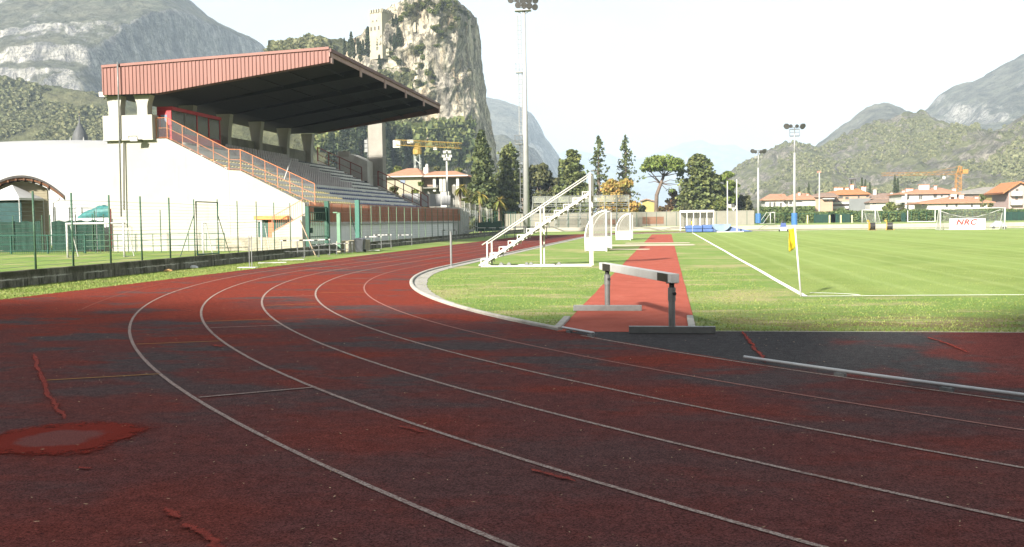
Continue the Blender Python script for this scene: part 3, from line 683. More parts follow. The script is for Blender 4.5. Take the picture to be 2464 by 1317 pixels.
for px in (34, 104, 123, 185, 225, 252):
    x = R(px, 600, YSC-.05).x; mb = MB(); mb.tube((x, YSC-.07, 0), (x, YSC-.07, 2.55), .035, n=8); mb.build('post', GRN, t)
t = thing('pipe_frame', (R(205, 560, 60.6).x, 60.6, 0), 'thin grey pipe hoop standing above the green screen fence', 'frame')
xa, xb = R(180, 500, 60.6).x, R(231, 500, 60.6).x; mb = MB(); mb.path([(xa, 60.6, 0), (xa, 60.6, 2.93), (xa+.08, 60.6, 3.0), (xb-.08, 60.6, 3.0), (xb, 60.6, 2.93), (xb, 60.6, 0)], .022, 6); mb.build('hoop', GALV, t)
TEAL = M('teal_tarpaulin', (.03, .125, .125), .5, .22, 3, .5)
t0 = R(235, 525, 64); g = []
for i in range(17):
    u = i/16; w = .42*math.sin(min(1, u*1.15+.02)*math.pi*.62)**.8+.03
    g.append([(t0.x-1.5+u*3.0, 64+.6*w*math.cos(a_)*1.3, 2.55-.25*(1-u)+.95*w*math.sin(a_)*(1+.2*math.sin(u*16+a_*3))+.55*w) for a_ in np.linspace(0, 2*math.pi, 15)])
o = grid_obj('tarpaulin_bundle', g, TEAL); tag(o, 'bulging teal tarpaulin bundle behind the green screen fence', 'tarpaulin')
mb = MB(); mb.box(t0.x-1.7, t0.x+1.6, 63.4, 64.6, 0, 2.3); tag(mb.build('storage_box', M('pale_storage', (.6, .6, .58), .7, .1)), 'pale storage box carrying the teal tarpaulin bundle', 'box')
# hut with a barrel roof
YH = 66.0; hx0, hx1 = R(-70, 500, YH).x, R(114, 500, YH).x; xc = R(52, 430, YH).x; zap = R(52, 422, YH).z; ztip = R(157, 470, YH).z; xtip = R(157, 470, YH).x
arc = lambda x, dz=0: zap-(zap-ztip)*((x-xc)/(xtip-xc))**2+dz
t = hut = thing('barrel_roofed_hut', (xc, YH, 0), 'small cream boarded hut with a dark curved metal roof at the left edge', 'hut')
m, nt, b, out = newmat('cream_boards'); k = NB(nt); setp(b, .8, 0, .2); v = k.obj(); sp = k.n('ShaderNodeSeparateXYZ'); k.l(v, sp.inputs[0])
fr = k.math('FRACT', k.math('DIVIDE', sp.outputs[2], .19)); a = k.mix(k.ramp(k.noise(v, 1.5, 4), .3, .7), (.26, .235, .165), (.30, .27, .195)); a = k.mix(k.ramp(fr, .0, .07, .75, 0), a, (.14, .12, .08))
k.l(a, b.inputs['Base Color']); k.bump(b, k.ramp(fr, 0, .12), .5, .02); BOARD = m
n = 16; pl = [(hx0, 0)]+[(hx0+(hx1-hx0)*i/n, arc(hx0+(hx1-hx0)*i/n, -.42)) for i in range(n+1)]+[(hx1, 0)]
mb = MB(); mb.prism(pl, 'y', YH+.9, YH+7); mb.build('wall', BOARD, t)
mb = MB(); n = 22; xl_ = 2*xc-xtip; vs = []
for i in range(n+1):
    x = xl_+(xtip-xl_)*i/n; vs += [(x, YH, arc(x, -.16)), (x, YH, arc(x)), (x, YH+8, arc(x)), (x, YH+8, arc(x, -.16))]
mb.add(vs, [(4*i+j, 4*i+(j+1) % 4, 4*i+4+(j+1) % 4, 4*i+4+j) for i in range(n) for j in range(4)]+[(0, 1, 2, 3), (4*n, 4*n+1, 4*n+2, 4*n+3)])
roof = mb.build('roof', M('dark_sheet_roof', (.075, .07, .068), .5, .15, 2), t)
for i in range(7):
    x = xc-1.7+i*.62; mb = MB(); mb.box(x-.06, x+.06, YH+.05, YH+7, arc(x, -.36), arc(x, -.17)); mb.build('rafter', M('brown_timber', (.16, .075, .04), .7, .2, 3), roof)
mb = MB(); vs = []
for i in range(n+1):
    x = xl_+(xtip-xl_)*(i/n); x = max(xl_+.15, min(xtip-.15, x)); vs += [(x, YH+.12, arc(x, -.165)), (x, YH+.12, arc(x, -.33))]
mb.add(vs, [(2*i, 2*i+1, 2*i+3, 2*i+2) for i in range(n)]); mb.build('fascia_board', M('brown_timber', (.16, .075, .04), .7), roof)
xg = R(150, 480, YH+.3).x; mb = MB(); mb.path([(xg, YH+.5, ztip-.1), (xg-.1, YH+.5, ztip-.3), (xg-.55, YH+.5, ztip-.5), (xg-.58, YH+.5, 0)], .045, 8); mb.build('downpipe', M('grey_pipe', (.25, .24, .23), .5), roof, smooth=True)
mb = MB(); xw0, xw1 = R(40, 500, YH+.8).x, R(61, 500, YH+.8).x; mb.box(xw0, xw1, YH+.84, YH+.92, 1.2, 3.05); w = mb.build('window', M('dark_window', (.05, .08, .08), .15, .2, 2, spec=.6), t)
mb = MB(); mb.box(xw1, xw1+.1, YH+.80, YH+.93, 1.1, 3.12); mb.box(xw0, xw1, YH+.80, YH+.93, 3.05, 3.14); mb.build('frame', M('red_brown_frame', (.25, .06, .045), .6), w)
xk = R(9, 420, YH+2).x; mb = MB(); mb.box(xk-.28, xk+.28, YH+2, YH+2.5, zap-.4, zap+.30); ch = mb.build('chimney', M('grey_render', (.42, .43, .40), .85), t)
mb = MB(); mb.cbox((xk+.05, YH+2.25, zap+.5), (.75, .75, .05)); mb.cbox((xk+.12, YH+2.25, zap+.38), (.3, .3, .2)); mb.build('cap', M('dark_cap', (.1, .1, .1), .6), ch)
hut.rotation_euler = (0, 0, math.radians(33)); hut.scale = (.84, 1, 1)
# little marquee in front of the hut
YM = 64.5; mx1 = R(46, 480, YM).x; zt_ = R(0, 452, YM).z; ze = R(44, 476, YM).z
t = thing('marquee', (mx1-1.5, YM+1.2, 0), 'white peaked marquee with a dark green side cloth at the left edge', 'marquee')
apx = (mx1-1.5, YM+1.4, zt_+.25); c_ = [(mx1-3, YM, ze), (mx1, YM, ze), (mx1, YM+2.8, ze), (mx1-3, YM+2.8, ze)]
mb = MB(); mb.add(c_+[apx]+[(x, y, z-.16) for x, y, z in c_], [(0, 1, 4), (1, 2, 4), (2, 3, 4), (3, 0, 4), (0, 5, 6, 1), (1, 6, 7, 2), (2, 7, 8, 3), (3, 8, 5, 0)]); mb.build('canopy', M('white_canvas', (.45, .455, .455), .7, .06), t)
for x, y, z in c_: mb = MB(); mb.tube((x-.03, y+.03, 0), (x-.03, y+.03, z-.05), .03, n=6); mb.build('leg', WHT, t)
mb = MB(); mb.box(mx1-2.95, mx1-.1, YM+.35, YM+.40, .1, ze-.18); mb.build('side_cloth', M('dark_teal_cloth', (.015, .045, .045), .8, .2), t)
# ================================================================ grandstand
XF, YN, YFAR, YW = -23.7, 63.05, 97.2, 112.4     # front wall, near end, far end of the seats, end of the front wall
E_ = lambda px, py, dy=0.0: (R(px, py, YN+dy).x, R(px, py, YN+dy).z)
XB = E_(260, 400)[0]; XT, ZT = E_(400, 333.6); XL1, ZL1 = E_(549, 410); XL2, ZL2 = E_(577, 411); XF2, ZF = E_(731, 489.6); XP = E_(371.5, 300)[0]; ZP = E_(330, 278)[1]; XC = -34.85
m, nt, b, out = newmat('cast_concrete'); k = NB(nt); setp(b, .9, 0, .2); v = k.obj()
a = k.mix(k.ramp(k.noise(v, .5, 5, .6), .3, .7), (.30, .292, .255), (.34, .332, .295)); st = k.noise(k.mapv(v, (1.1, 1.1, .10)), 1.3, 6, .7)
a = k.mix(k.ramp(st, .54, .80, 0, .40), a, (.21, .20, .165)); k.l(a, b.inputs['Base Color']); k.bump(b, k.noise(v, 14, 4), .25, .01); CAST = m
GREY = M('grey_concrete', (.36, .35, .32), .9, .13, .8, .3, fine=.1, dirt=((.20, .19, .16), .45))
OR = M('orange_railing_paint', (.38, .145, .065), .5, .14, 3, 0, dirt=((.38, .22, .15), .45)); RB = M('dark_red_railing_paint', (.16, .035, .03), .5, .2, 3)
PLEX = M_glass('clear_railing_sheet', (.20, .20, .215), .22, .15)
gs = thing('grandstand', ((XF+XB)/2, 82, 0), 'white concrete grandstand with a red ribbed cantilever roof over rows of seats', 'grandstand')
NR = 11; zs0, zs1 = ZF-.05, ZT-.02; xs_f, xs_b = XF, XT
dep = (xs_f-xs_b)/NR; rise = (zs1-zs0)/NR
# the slope of the end wall: measured points
ew = [(XB, 0), (XB, ZT), (XT, ZT), (XL1, ZL1), (XL2, ZL2), (XF+.02, ZF), (XF+.02, 0)]
mb = MB(); mb.prism(ew, 'y', YN, YN+.35); ewall = mb.build('end_wall', CAST, gs)
mb = MB(); mb.prism([(XL1-.03, 0), (XL1-.03, ZL1-.02), (XL1+.04, ZL1-.02), (XL1+.04, 0)], 'y', YN-.02, YN+.01); mb.build('joint', GREY, ewall)
# upper block at the end
mb = MB(); mb.box(XB-.1, XP, YN-.30, YN+.55, ZT, ZP); blk = mb.build('parapet_block', CAST, gs)
mb = MB(); mb.box(XB-.12, XP+.02, YN-.32, YN+.30, ZT-.08, ZT+.01); mb.build('ledge', GREY, blk)
# terrace
pf = [(XF, 0), (XF, 3.0)]
for i in range(NR): pf += [(xs_f-dep*i, zs0+rise*i+.0), (xs_f-dep*i, zs0+rise*(i+1)), (xs_f-dep*(i+1), zs0+rise*(i+1))][1:] if i else [(xs_f, zs0+rise), (xs_f-dep, zs0+rise)]
pf = [(XF-.3, 0), (XF-.3, zs0)]+[q for i in range(NR) for q in ((xs_f-.3-dep*i, zs0+rise*i), (xs_f-.3-dep*(i+1), zs0+rise*i))]+[(XB, zs1), (XB, 0)]
mb = MB(); mb.prism(pf, 'y', YN+.36, YFAR); mb.build('terrace', M('terrace_concrete', (.56, .545, .50), .9, .16, .7, .3, fine=.12, dirt=((.38, .365, .32), .4)), gs)
mb = MB(); mb.box(XF-.28, XF, YN+.36, YW, 0, zs0); fwall = mb.build('front_wall', M('shaded_grey_render', (.64, .64, .61), .85, .07, .5, .2, dirt=((.50, .50, .46), .5)), gs)
mb = MB(); mb.box(XF-.02, XF+.10, YN+.36, YW, 1.60, 1.76); mb.build('ledge', GREY, fwall)
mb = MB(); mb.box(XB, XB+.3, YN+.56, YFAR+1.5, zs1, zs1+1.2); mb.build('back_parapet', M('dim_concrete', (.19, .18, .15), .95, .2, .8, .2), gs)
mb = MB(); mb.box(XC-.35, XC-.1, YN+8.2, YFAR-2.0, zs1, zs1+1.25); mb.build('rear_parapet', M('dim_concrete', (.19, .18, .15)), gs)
mb = MB(); mb.box(XF-8.9, XF-.3, YFAR+.1, YW, 2.2, 2.95); mb.build('side_deck', GREY, gs)
# far end walls with railings
mb = MB(); F1, F2 = R(764, 388, YFAR), R(870, 436, YFAR); F3, F4 = R(909, 447, YFAR+1.2), R(1012, 497, YFAR+1.2)
mb.prism([(F1.x, 3), (F1.x, F1.z), (F2.x, F2.z), (F2.x, 3)], 'y', YFAR, YFAR+.3); mb.build('far_wall', GREY, gs)
mb = MB(); mb.prism([(F3.x, 2.0), (F3.x, F3.z), (F4.x, F4.z), (F4.x, 2.0)], 'y', YFAR+1.2, YFAR+1.5); mb.build('far_wall', GREY, gs)
def railing(name, mat, pts, hgt, npan, parent, y, panel=None, r=.030, mids=(.5,)):
    mb = MB(); P = [Vector((x, y, z)) for x, z in pts]
    for f in (1.0,)+mids: mb.path([p+Vector((0, 0, hgt*f)) for p in P], r if f == 1.0 else r*.6, 6)
    mb.path([p+Vector((0, 0, .05)) for p in P], r*.6, 6)
    for i in range(len(P)-1):
        nn = npan[i]
        for j in range(nn+(1 if i == len(P)-2 else 0)):
            q = P[i].lerp(P[i+1], j/nn); mb.tube(q+Vector((0, 0, -.05)), q+Vector((0, 0, hgt)), r*(1.0 if j else 1.35), n=6)
    o = mb.build(name, mat, parent)
    if panel:
        for i in range(len(P)-1):
            mb = MB(); u = Vector((0, 0, hgt*.97)); w = Vector((0, 0, .06)); mb.quad(P[i]+w, P[i+1]+w, P[i+1]+u, P[i]+u); mb.build('clear_sheet', panel, o)
    return o
railing('end_railing', OR, [(XP+.03, ZT+.05), (XT, ZT+.05), (XL1, ZL1+.05), (XL2, ZL2+.05), E_(756, 492)], 1.36, (1, 4, 1, 6), gs, YN+.17, PLEX, .028)
railing('far_railing', RB, [(F1.x, F1.z+.04), (F2.x, F2.z+.04)], 1.35, (4,), gs, YFAR+.1, PLEX, .05)
railing('far_railing', RB, [(F3.x, F3.z+.04), (F4.x, F4.z+.04), (R(1030, 508, YFAR+1.3).x, R(1030, 508, YFAR+1.3).z)], 1.45, (5, 1), gs, YFAR+1.35, None, .05, (.55,))
# columns
ZS = R(355, 229.5, YN).z
def column(x, y, z0, z1, w, flare, tilt=0.0):
    mb = MB(); P = []
    for z, f in ((z0, 1.0), (z0+(z1-z0)*.42, 1.0), (z0+(z1-z0)*.62, 1.12), (z1, flare)):
        P.append([(x-w*f/2+tilt*(z-z0), y-.32, z), (x+w*f/2+tilt*(z-z0)*0, y-.32, z), (x+w*f/2, y+.32, z), (x-w*f/2+tilt*(z-z0), y+.32, z)])
    mb.add([q for r in P for q in r], [(4*i+j, 4*i+(j+1) % 4, 4*i+4+(j+1) % 4, 4*i+4+j) for i in range(3) for j in range(4)]+[(0, 1, 2, 3), (12, 13, 14, 15)])
    return mb.build('column', CAST, gs)
for i in range(6):
    y = YN+.05+6.2*i; column(XC, y, zs1-.1 if i else ZP, ZS, .74, 1.62)
    if i == 0: column(XB+.75, y, zs1-.1 if i else ZP, ZS, .85, 1.3)
# roof
roofm, nt, b, out = newmat('red_ribbed_sheet'); k = NB(nt); setp(b, .5, .1, .4); v = k.obj()
a = k.mix(k.ramp(k.noise(k.mapv(v, (1, 1, .2)), 1.1, 5, .6), .3, .7), (.128, .048, .036), (.150, .058, .044)); k.l(a, b.inputs['Base Color'])
BEAM = M('brown_steel', (.12, .062, .055), .6, .15, 1.5); DARKU = M('roof_underside_shade', (.007, .0065, .0065), .8, .2, 1)  # underside is near black: shade under the roof put into its colour
Y0, Y1 = 62.25, 93.6; XR1 = -21.5; q0, q1, q2, q3 = R(246, 160, Y0), R(803, 115, Y0), R(803, 149, Y0), R(378, 226, Y0); XR0 = q0.x; XK = q3.x
zt_ = lambda x: q0.z+(x-XR0)/(XR1-XR0)*(q1.z-q0.z)
zb_ = lambda x: ZS if x < XK else ZS+(x-XK)/(XR1-XK)*(q2.z-ZS)
mb = MB(); mb.add([(XR0, Y0+.06, zt_(XR0)), (XR1, Y0+.06, zt_(XR1)), (XR1, Y1, zt_(XR1)), (XR0, Y1, zt_(XR0))]+[(XR0, Y0+.06, zt_(XR0)-.12), (XR1, Y0+.06, zt_(XR1)-.12), (XR1, Y1, zt_(XR1)-.12), (XR0, Y1, zt_(XR0)-.12)], [(0, 1, 2, 3), (7, 6, 5, 4), (0, 4, 5, 1), (1, 5, 6, 2), (2, 6, 7, 3), (3, 7, 4, 0)])
roof = mb.build('roof', BEAM, gs)
mb = MB(); n = 60; prof = []     # ribbed end fascia, ribs modelled
for i in range(n):
    x0 = XR0+(XR1-XR0)*i/n; w = (XR1-XR0)/n
    prof += [(x0, 0), (x0+w*.12, .05), (x0+w*.2, .05), (x0+w*.3, 0)]
prof.append((XR1, 0)); vs = []
for x, d in prof: vs += [(x, Y0-d, zb_(x)), (x, Y0-d, zt_(x)-.10)]
mb.add(vs, [(2*i, 2*i+2, 2*i+3, 2*i+1) for i in range(len(prof)-1)])
mb.build('end_fascia', roofm, roof)
mb = MB(); mb.bar((XR0-.03, Y0-.02, zt_(XR0)-.02), (XR1+.02, Y0-.02, zt_(XR1)-.02), .16, .17); mb.build('end_flashing', roofm, roof)
mb = MB(); mb.box(XR0-.06, XR0, Y0, Y1, ZS, zt_(XR0)); mb.build('rear_fascia', roofm, roof)
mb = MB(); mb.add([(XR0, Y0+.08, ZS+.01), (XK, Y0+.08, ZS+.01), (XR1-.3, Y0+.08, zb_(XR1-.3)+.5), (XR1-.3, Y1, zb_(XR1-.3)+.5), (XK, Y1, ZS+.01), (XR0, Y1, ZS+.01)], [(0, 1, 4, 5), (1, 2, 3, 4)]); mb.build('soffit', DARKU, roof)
for i in range(6):
    y = Y0+.35+(Y1-Y0-.5)*i/5
    mb = MB(); pl = [(XK-.3, ZS-.03), (XK, ZS-.04), (XR1+.02, zb_(XR1)-.02), (XR1+.02, zt_(XR1)-.14), (XK-.3, zt_(XK)-.15)]
    mb.prism(pl, 'y', y-.14, y+.14); mb.build('roof_beam', DARKU if 0 < i < 5 else BEAM, roof)  # inner beams take the near-black shade colour, end beams stay brown
    mb = MB(); mb.box(XR1+.025, XR1+.10, y-.20, y+.20, zb_(XR1)-.06, zt_(XR1)-.28); mb.build('beam_end', M('faded_pinkish_steel', (.30, .20, .18), .6, .1), roof)
mb = MB(); mb.box(XR1-.02, XR1+.16, Y0-.03, Y1+.03, zt_(XR1)-.26, zt_(XR1)-.04); mb.build('gutter', BEAM, roof)
mb = MB(); mb.box(XR1+.0, XR1+.05, Y0, Y1, zt_(XR1)-.55, zt_(XR1)-.262); mb.build('purlin', M('faded_pinkish_steel', (.30, .20, .18)), roof)
for f in (.12, .27, .42, .57, .72):
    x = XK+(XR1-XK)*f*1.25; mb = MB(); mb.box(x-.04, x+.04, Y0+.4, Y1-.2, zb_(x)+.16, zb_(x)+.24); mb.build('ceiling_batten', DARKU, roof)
mb = MB(); q = R(354, 150, Y0+2); mb.tube((q.x, Y0+2, zt_(q.x)-.1), (q.x, Y0+2, zt_(q.x)+.32), .1, n=8); mb.cbox((q.x, Y0+2, zt_(q.x)+.35), (.3, .3, .06)); mb.build('roof_vent', roofm, roof)
q = R(810, 115, Y0+4); mb = MB(); mb.tube((XR1-1.2, Y0+4.2, zt_(XR1)-.3), (XR1-1.2, Y0+4.2, zt_(XR1)+.15), .12, n=8); mb.lathe((XR1-1.2, Y0+4.2, zt_(XR1)+.15), [(.0, .0), (.36, .02), (.3, .14), (.1, .24)], 12); mb.build('roof_vent', DRK, roof)
# press box
RED = M('red_frame_paint', (.38, .022, .028), .45, .1, 2); PGL = M_glass('dim_window_glass', (.12, .13, .115), .82, .08); PGL.blend_method = 'BLEND' if hasattr(PGL, 'blend_method') else None
pz0, pz1 = zs1, R(395, 257, YN+1).z; px0, px1, py0, py1 = R(377, 257, YN+1).x, R(411, 257, YN+1).x, YN+1.0, YN+8.6
t = thing('press_box', ((px0+px1)/2, (py0+py1)/2, pz0), 'red framed press box with big windows high under the grandstand roof', 'press box')
mb = MB(); mb.box(px0, px1+.1, py0, py1, pz1-.22, pz1); mb.build('roof', RED, t)
mb = MB(); mb.box(px0, px1, py0, py0+.08, pz0, pz1-.23); ew_ = mb.build('end_panel', RED, t)
mb = MB(); mb.box(px0+.28, px1-.28, py0-.02, py0-.003, pz0+.75, pz1-.55); mb.build('window', M('blue_grey_window', (.16, .19, .26), .15, .1, 2, spec=.6), ew_)
mb = MB(); mb.box(px1-.06, px1, py0+.09, py1, pz0, pz0+.55); mb.build('lower_panel', RED, t)
for i in range(4):
    a_, c_ = py0+.1+(py1-py0-.2)*i/4, py0+.1+(py1-py0-.2)*(i+1)/4
    mb = MB(); mb.box(px1-.05, px1-.02, a_+.06, c_-.06, pz0+.56, pz1-.24); mb.build('window', PGL, t)
    mb = MB(); mb.box(px1-.07, px1+.02, c_-.05, c_+.05, pz0+.56, pz1-.23); mb.build('mullion', RED if i else GALV, t)
# floodlights, downpipe
FLT = M('floodlight_glass', (.7, .7, .68), .2, .05, 2)
def lamp_box(parent, c, aim, w=.55):
    d = Vector(aim).normalized(); q = d.to_track_quat('-Y', 'Z').to_matrix().to_4x4(); T_ = Matrix.Translation(c) @ q
    mb = MB(); mb.add([(-w/2, -.10, -w*.32), (w/2, -.10, -w*.32), (w/2, -.10, w*.32), (-w/2, -.10, w*.32), (-w*.3, .12, -w*.2), (w*.3, .12, -w*.2), (w*.3, .12, w*.2), (-w*.3, .12, w*.2)], [(0, 1, 2, 3), (4, 7, 6, 5), (0, 4, 5, 1), (1, 5, 6, 2), (2, 6, 7, 3), (3, 7, 4, 0)]); mb.xform(T_); o = mb.build('floodlight', DRK, parent)
    mb = MB(); mb.box(-w*.43, w*.43, -.112, -.104, -w*.26, w*.26); mb.xform(T_); mb.build('lens', FLT, o); return o
q = R(249, 227, YN-.6); lamp_box(gs, q, (.25, -1, -.25), .62)
mb = MB(); mb.tube(q+Vector((.1, .1, -.15)), (XB+.05, YN-.31, q.z-.3), .03, n=6); mb.build('bracket', DRK, gs)
q = R(322, 333, YN-.75); lamp_box(gs, q, (.1, -1, -.5), .60); mb = MB(); mb.tube(q+Vector((.0, .1, 0)), (q.x+.25, YN, q.z-.15), .03, n=6); mb.build('bracket', DRK, gs)
xd = R(281, 150, Y0-.3).x; mb = MB(); mb.path([(xd, Y0-.22, R(279, 150, Y0-.2).z), (xd, Y0-.22, ZS-.2), (R(286, 260, YN-.42).x, YN-.42, ZS-.9), (R(291, 500, YN-.42).x, YN-.42, R(290, 522, YN-.4).z)], .052, 8); mb.build('downpipe', GALV, gs, smooth=True)
mb = MB(); mb.tube((R(296, 340, YN-.07).x, YN-.07, ZT-.2), (R(297, 515, YN-.07).x, YN-.07, 2.85), .04, n=6); mb.build('conduit', GREY, gs)
# side stair at the front corner, window opening, stone base
STONE = M('rough_stone_base', (.27, .25, .20), .95, .22, 2.2, .8, fine=.4, dirt=((.13, .13, .08), .6))
sx0, sx1 = R(540, 600, YN).x, R(745, 600, YN).x
mb = MB(); mb.box(sx0, sx1, YN-1.25, YN-.01, 0, .86); mb.build('stone_base', STONE, gs)
xa, xb = R(662, 560, YN-.6).x, R(733, 520, YN-.6).x
za, zb2 = R(662, 560, YN-.6).z, R(733, 520, YN-.6).z
mb = MB(); mb.prism([(xa, .862), (xa, za), (xb, zb2), (xb, .862)], 'y', YN-1.1, YN-.02); fl = mb.build('stair_flank', CAST, gs)
ORL = M('rusty_stair_rail', (.40, .20, .13), .6, .2, 5)
mb = MB(); yy = YN-1.05; P0, P1 = Vector((xa, yy, za)), Vector((xb, yy, zb2)); hh = 1.05
mb.path([P0+Vector((0, 0, hh)), P1+Vector((0, 0, hh))], .03, 6); mb.path([P0+Vector((0, 0, .05)), P1+Vector((0, 0, .05))], .035, 6)
for i in range(15):
    p = P0.lerp(P1, i/14); mb.tube(p, p+Vector((0, 0, hh)), .03 if i in (0, 14) else .012, n=5)
mb.build('stair_railing', ORL, gs)
ox0, ox1 = R(618, 525, YN).x, R(698, 525, YN).x; oz0, oz1 = .87, R(650, 524, YN).z
mb = MB(); mb.box(ox0+.1, ox1-.1, YN-.10, YN-.02, oz0, oz1-.12); op = mb.build('opening', M('dark_green_shutter', (.03, .07, .055), .6, .2, 2), gs)
mb = MB(); mb.box(ox0, ox1, YN-.5, YN-.03, oz1-.13, oz1+.12); mb.build('lintel', M('orange_lintel', (.55, .20, .06), .6, .2, 3), op)
xq = R(655, 560, YN).x; mb = MB(); mb.box(xq-.2, xq+.16, YN-.14, YN-.11, oz0, oz1-.15); mb.build('red_jamb', M('orange_red_jamb', (.52, .14, .07), .6, .1), op)
mb = MB(); xe = R(266.5, 540, YN).x; mb.box(XB-.06, XB+.10, YN-.07, YN-.003, .25, 2.9); mb.build('corner_post', M('red_brown_frame', (.25, .06, .045), .6), gs)
# orange mesh parapet along the front
m, nt, b, out = newmat('orange_mesh_panel'); k = NB(nt); v = k.obj(); setp(b, .7, 0, .2)
b.inputs['Base Color'].default_value = (.46, .21, .125, 1); sp = k.n('ShaderNodeSeparateXYZ'); k.l(v, sp.inputs[0])
tr = k.n('ShaderNodeBsdfTransparent'); tl = k.n('ShaderNodeBsdfTranslucent'); tl.inputs[0].default_value = (.60, .30, .19, 1)
m1 = k.n('ShaderNodeMixShader'); m1.inputs[0].default_value = .45; k.l(b.outputs[0], m1.inputs[1]); k.l(tl.outputs[0], m1.inputs[2])
m2 = k.n('ShaderNodeMixShader'); m2.inputs[0].default_value = .54; k.l(tr.outputs[0], m2.inputs[1]); k.l(m1.outputs[0], m2.inputs[2]); k.l(m2.outputs[0], out.inputs[0]); OMESH = m
nP = 22; ZM = R(900, 494.5, 82).z*0+3.12
for i in range(nP):
    a_, c_ = YN+.6+(YW-YN-.7)*i/nP, YN+.6+(YW-YN-.7)*(i+1)/nP
    mb = MB(); mb.box(XF+.11, XF+.125, a_+.03, c_-.03, 1.82, ZM); mb.build('mesh_panel', OMESH, gs)
mb = MB()
for i in range(nP+1):
    y = YN+.6+(YW-YN-.7)*i/nP; mb.tube((XF+.14, y, 1.77), (XF+.14, y, ZM+.04), .025, n=5)
mb.path([(XF+.14, YN+.6, ZM+.03), (XF+.14, YW-.1, ZM+.03)], .025, 5); mb.path([(XF+.14, YN+.6, 2.5), (XF+.14, YW-.1, 2.5)], .014, 5); mb.build('mesh_frame', OR, gs)
# seats
SY = M('yellow_plastic_seat', (.45, .39, .17), .5, .1, 1); SB = M('blue_plastic_seat', (.045, .07, .17), .45, .12, 1)
SG = M('grey_lilac_folding_seat', (.40, .36, .36), .6, .12, 1); SK = M('dark_plastic_seat', (.05, .055, .07), .5, .15, 1); SW = M('pale_bench_slab', (.58, .575, .54), .8, .08, 1)
def seat_mb(mb, x, y, z, mi, kind):
    if kind == 'tall':
        mb.cbox((x-.02, y, z+.20), (.06, .40, .05), mi); mb.cbox((x-.16, y, z+.45), (.05, .33, .55), mi)
    else:
        vs = [(x+.20, y-.19, z+.06), (x+.20, y+.19, z+.06), (x-.16, y-.20, z+.05), (x-.16, y+.20, z+.05), (x-.24, y-.15, z+.18), (x-.24, y+.15, z+.18), (x+.19, y-.19, z), (x+.19, y+.19, z), (x-.18, y-.20, z), (x-.18, y+.20, z)]
        mb.add(vs, [(0, 1, 3, 2), (2, 3, 5, 4), (0, 6, 7, 1), (2, 8, 6, 0), (1, 7, 9, 3), (4, 5, 9, 8), (4, 8, 2), (5, 3, 9)], mi)
allseats = []
for r in range(NR):
    x = xs_f-.3-dep*r-.42; z = zs0+rise*r
    y = YN+1.0+(0 if r < 7 else 0)
    while y < YFAR-.6:
        d = y-YN
        cut1 = 12.6-.55*r            # end of the yellow block
        if r >= 5 and d < 7.5 and r >= 8: c = None
        elif d < cut1 and r < 9: c = 0
        elif d < cut1+1.3: c = None
        elif r < 4: c = 1
        elif d < 24.5-.25*r: c = 3
        else: c = 2 if r > 3 else 1
        if 24.2 < d < 25.4 and r < 9: c = None
        if r >= 9 and d < 9: c = None
        if c is not None: allseats.append((math.hypot(x, y), x, y, z+(.18 if c != 3 else .0), c))
        y += .52 if c != 3 else .5
allseats.sort()
sm = [SY, SB, SK, SG]
protos = {}
for i, (d_, x, y, z, c) in enumerate(allseats[:100]):
    if c not in protos:
        mb = MB(); seat_mb(mb, 0, 0, 0, 0, 'tall' if c == 3 else 'low'); o = mb.build('seat', sm[c]); protos[c] = o.data; bpy.data.objects.remove(o)
    o = bpy.data.objects.new('seat', protos[c]); COL.objects.link(o); o.parent = gs; o.location = Vector((x, y, z))-Vector(gs['_o'])
mb = MB()
for d_, x, y, z, c in allseats[100:]: seat_mb(mb, x, y, z, c, 'tall' if c == 3 else 'low')
o = mb.build('remaining_seats', sm, gs); o['kind'] = 'stuff'
mb = MB()
for r in range(NR):
    x = xs_f-.3-dep*r-.42; z = zs0+rise*r; mb.box(x-.26, x+.22, YN+.9, YFAR-.5, z+.0, z+.16)
mb.build('bench_plinth', SW, gs)
q0, q1 = R(684, 432, 70), R(700, 385, 72); mb = MB(); mb.tube(q0, q1, .05, n=6); mb.build('leaning_strut', M('white_paint', (.78, .78, .75)), gs)
# concrete pillar and stair housing beyond the stand
YP = 101.0
pxa, pxb = R(887, 400, YP).x, R(921, 400, YP).x
t = thing('concrete_pillar', ((pxa+pxb)/2, YP, 0), 'tall square concrete pillar beyond the far end of the grandstand roof', 'pillar')
mb = MB(); mb.box(pxa, pxb, YP, YP+1.3, 0, 12.2); sh = mb.build('shaft', CONC, t)
for z in (4.6, 6.6, 8.6): mb = MB(); mb.box(pxa-.004, pxb+.004, YP-.006, YP+1.306, z, z+.035); mb.build('joint', GREY, sh)
for z in (9.3, 9.75, 10.2): mb = MB(); mb.cbox((pxa-.25, YP+.2, z), (.35, .3, .38)); mb.build('antenna_box', GALV, t)
mb = MB(); mb.tube((pxa-.12, YP+.1, 5), (pxa-.12, YP+.1, 10.6), .035, n=6); mb.build('conduit', GALV, t)
YQ = 99.0; qa, qb = R(812, 400, YQ).x, R(884, 400, YQ).x
t = thing('stair_housing', ((qa+qb)/2, YQ, 0), 'sloping concrete stair housing between the far railing and the tall pillar', 'stair housing')
z_ = lambda px, py: R(px, py, YQ).z
mb = MB(); mb.prism([(qa, 2.0), (qa, z_(812, 366)), (R(842, 400, YQ).x, z_(842, 370)), (qb, z_(884, 388)), (qb, 2.0)], 'y', YQ, YQ+3); bd = mb.build('housing', GREY, t)
mb = MB(); mb.box(R(862, 400, YQ).x, R(882, 400, YQ).x, YQ-.02, YQ-.004, 3.0, z_(870, 436)); mb.build('doorway', DRK, bd)
mb = MB(); mb.cbox((R(827, 370, YQ).x, YQ+.2, z_(827, 371)), (1.1, .5, .55)); mb.build('cap', CONC, bd)
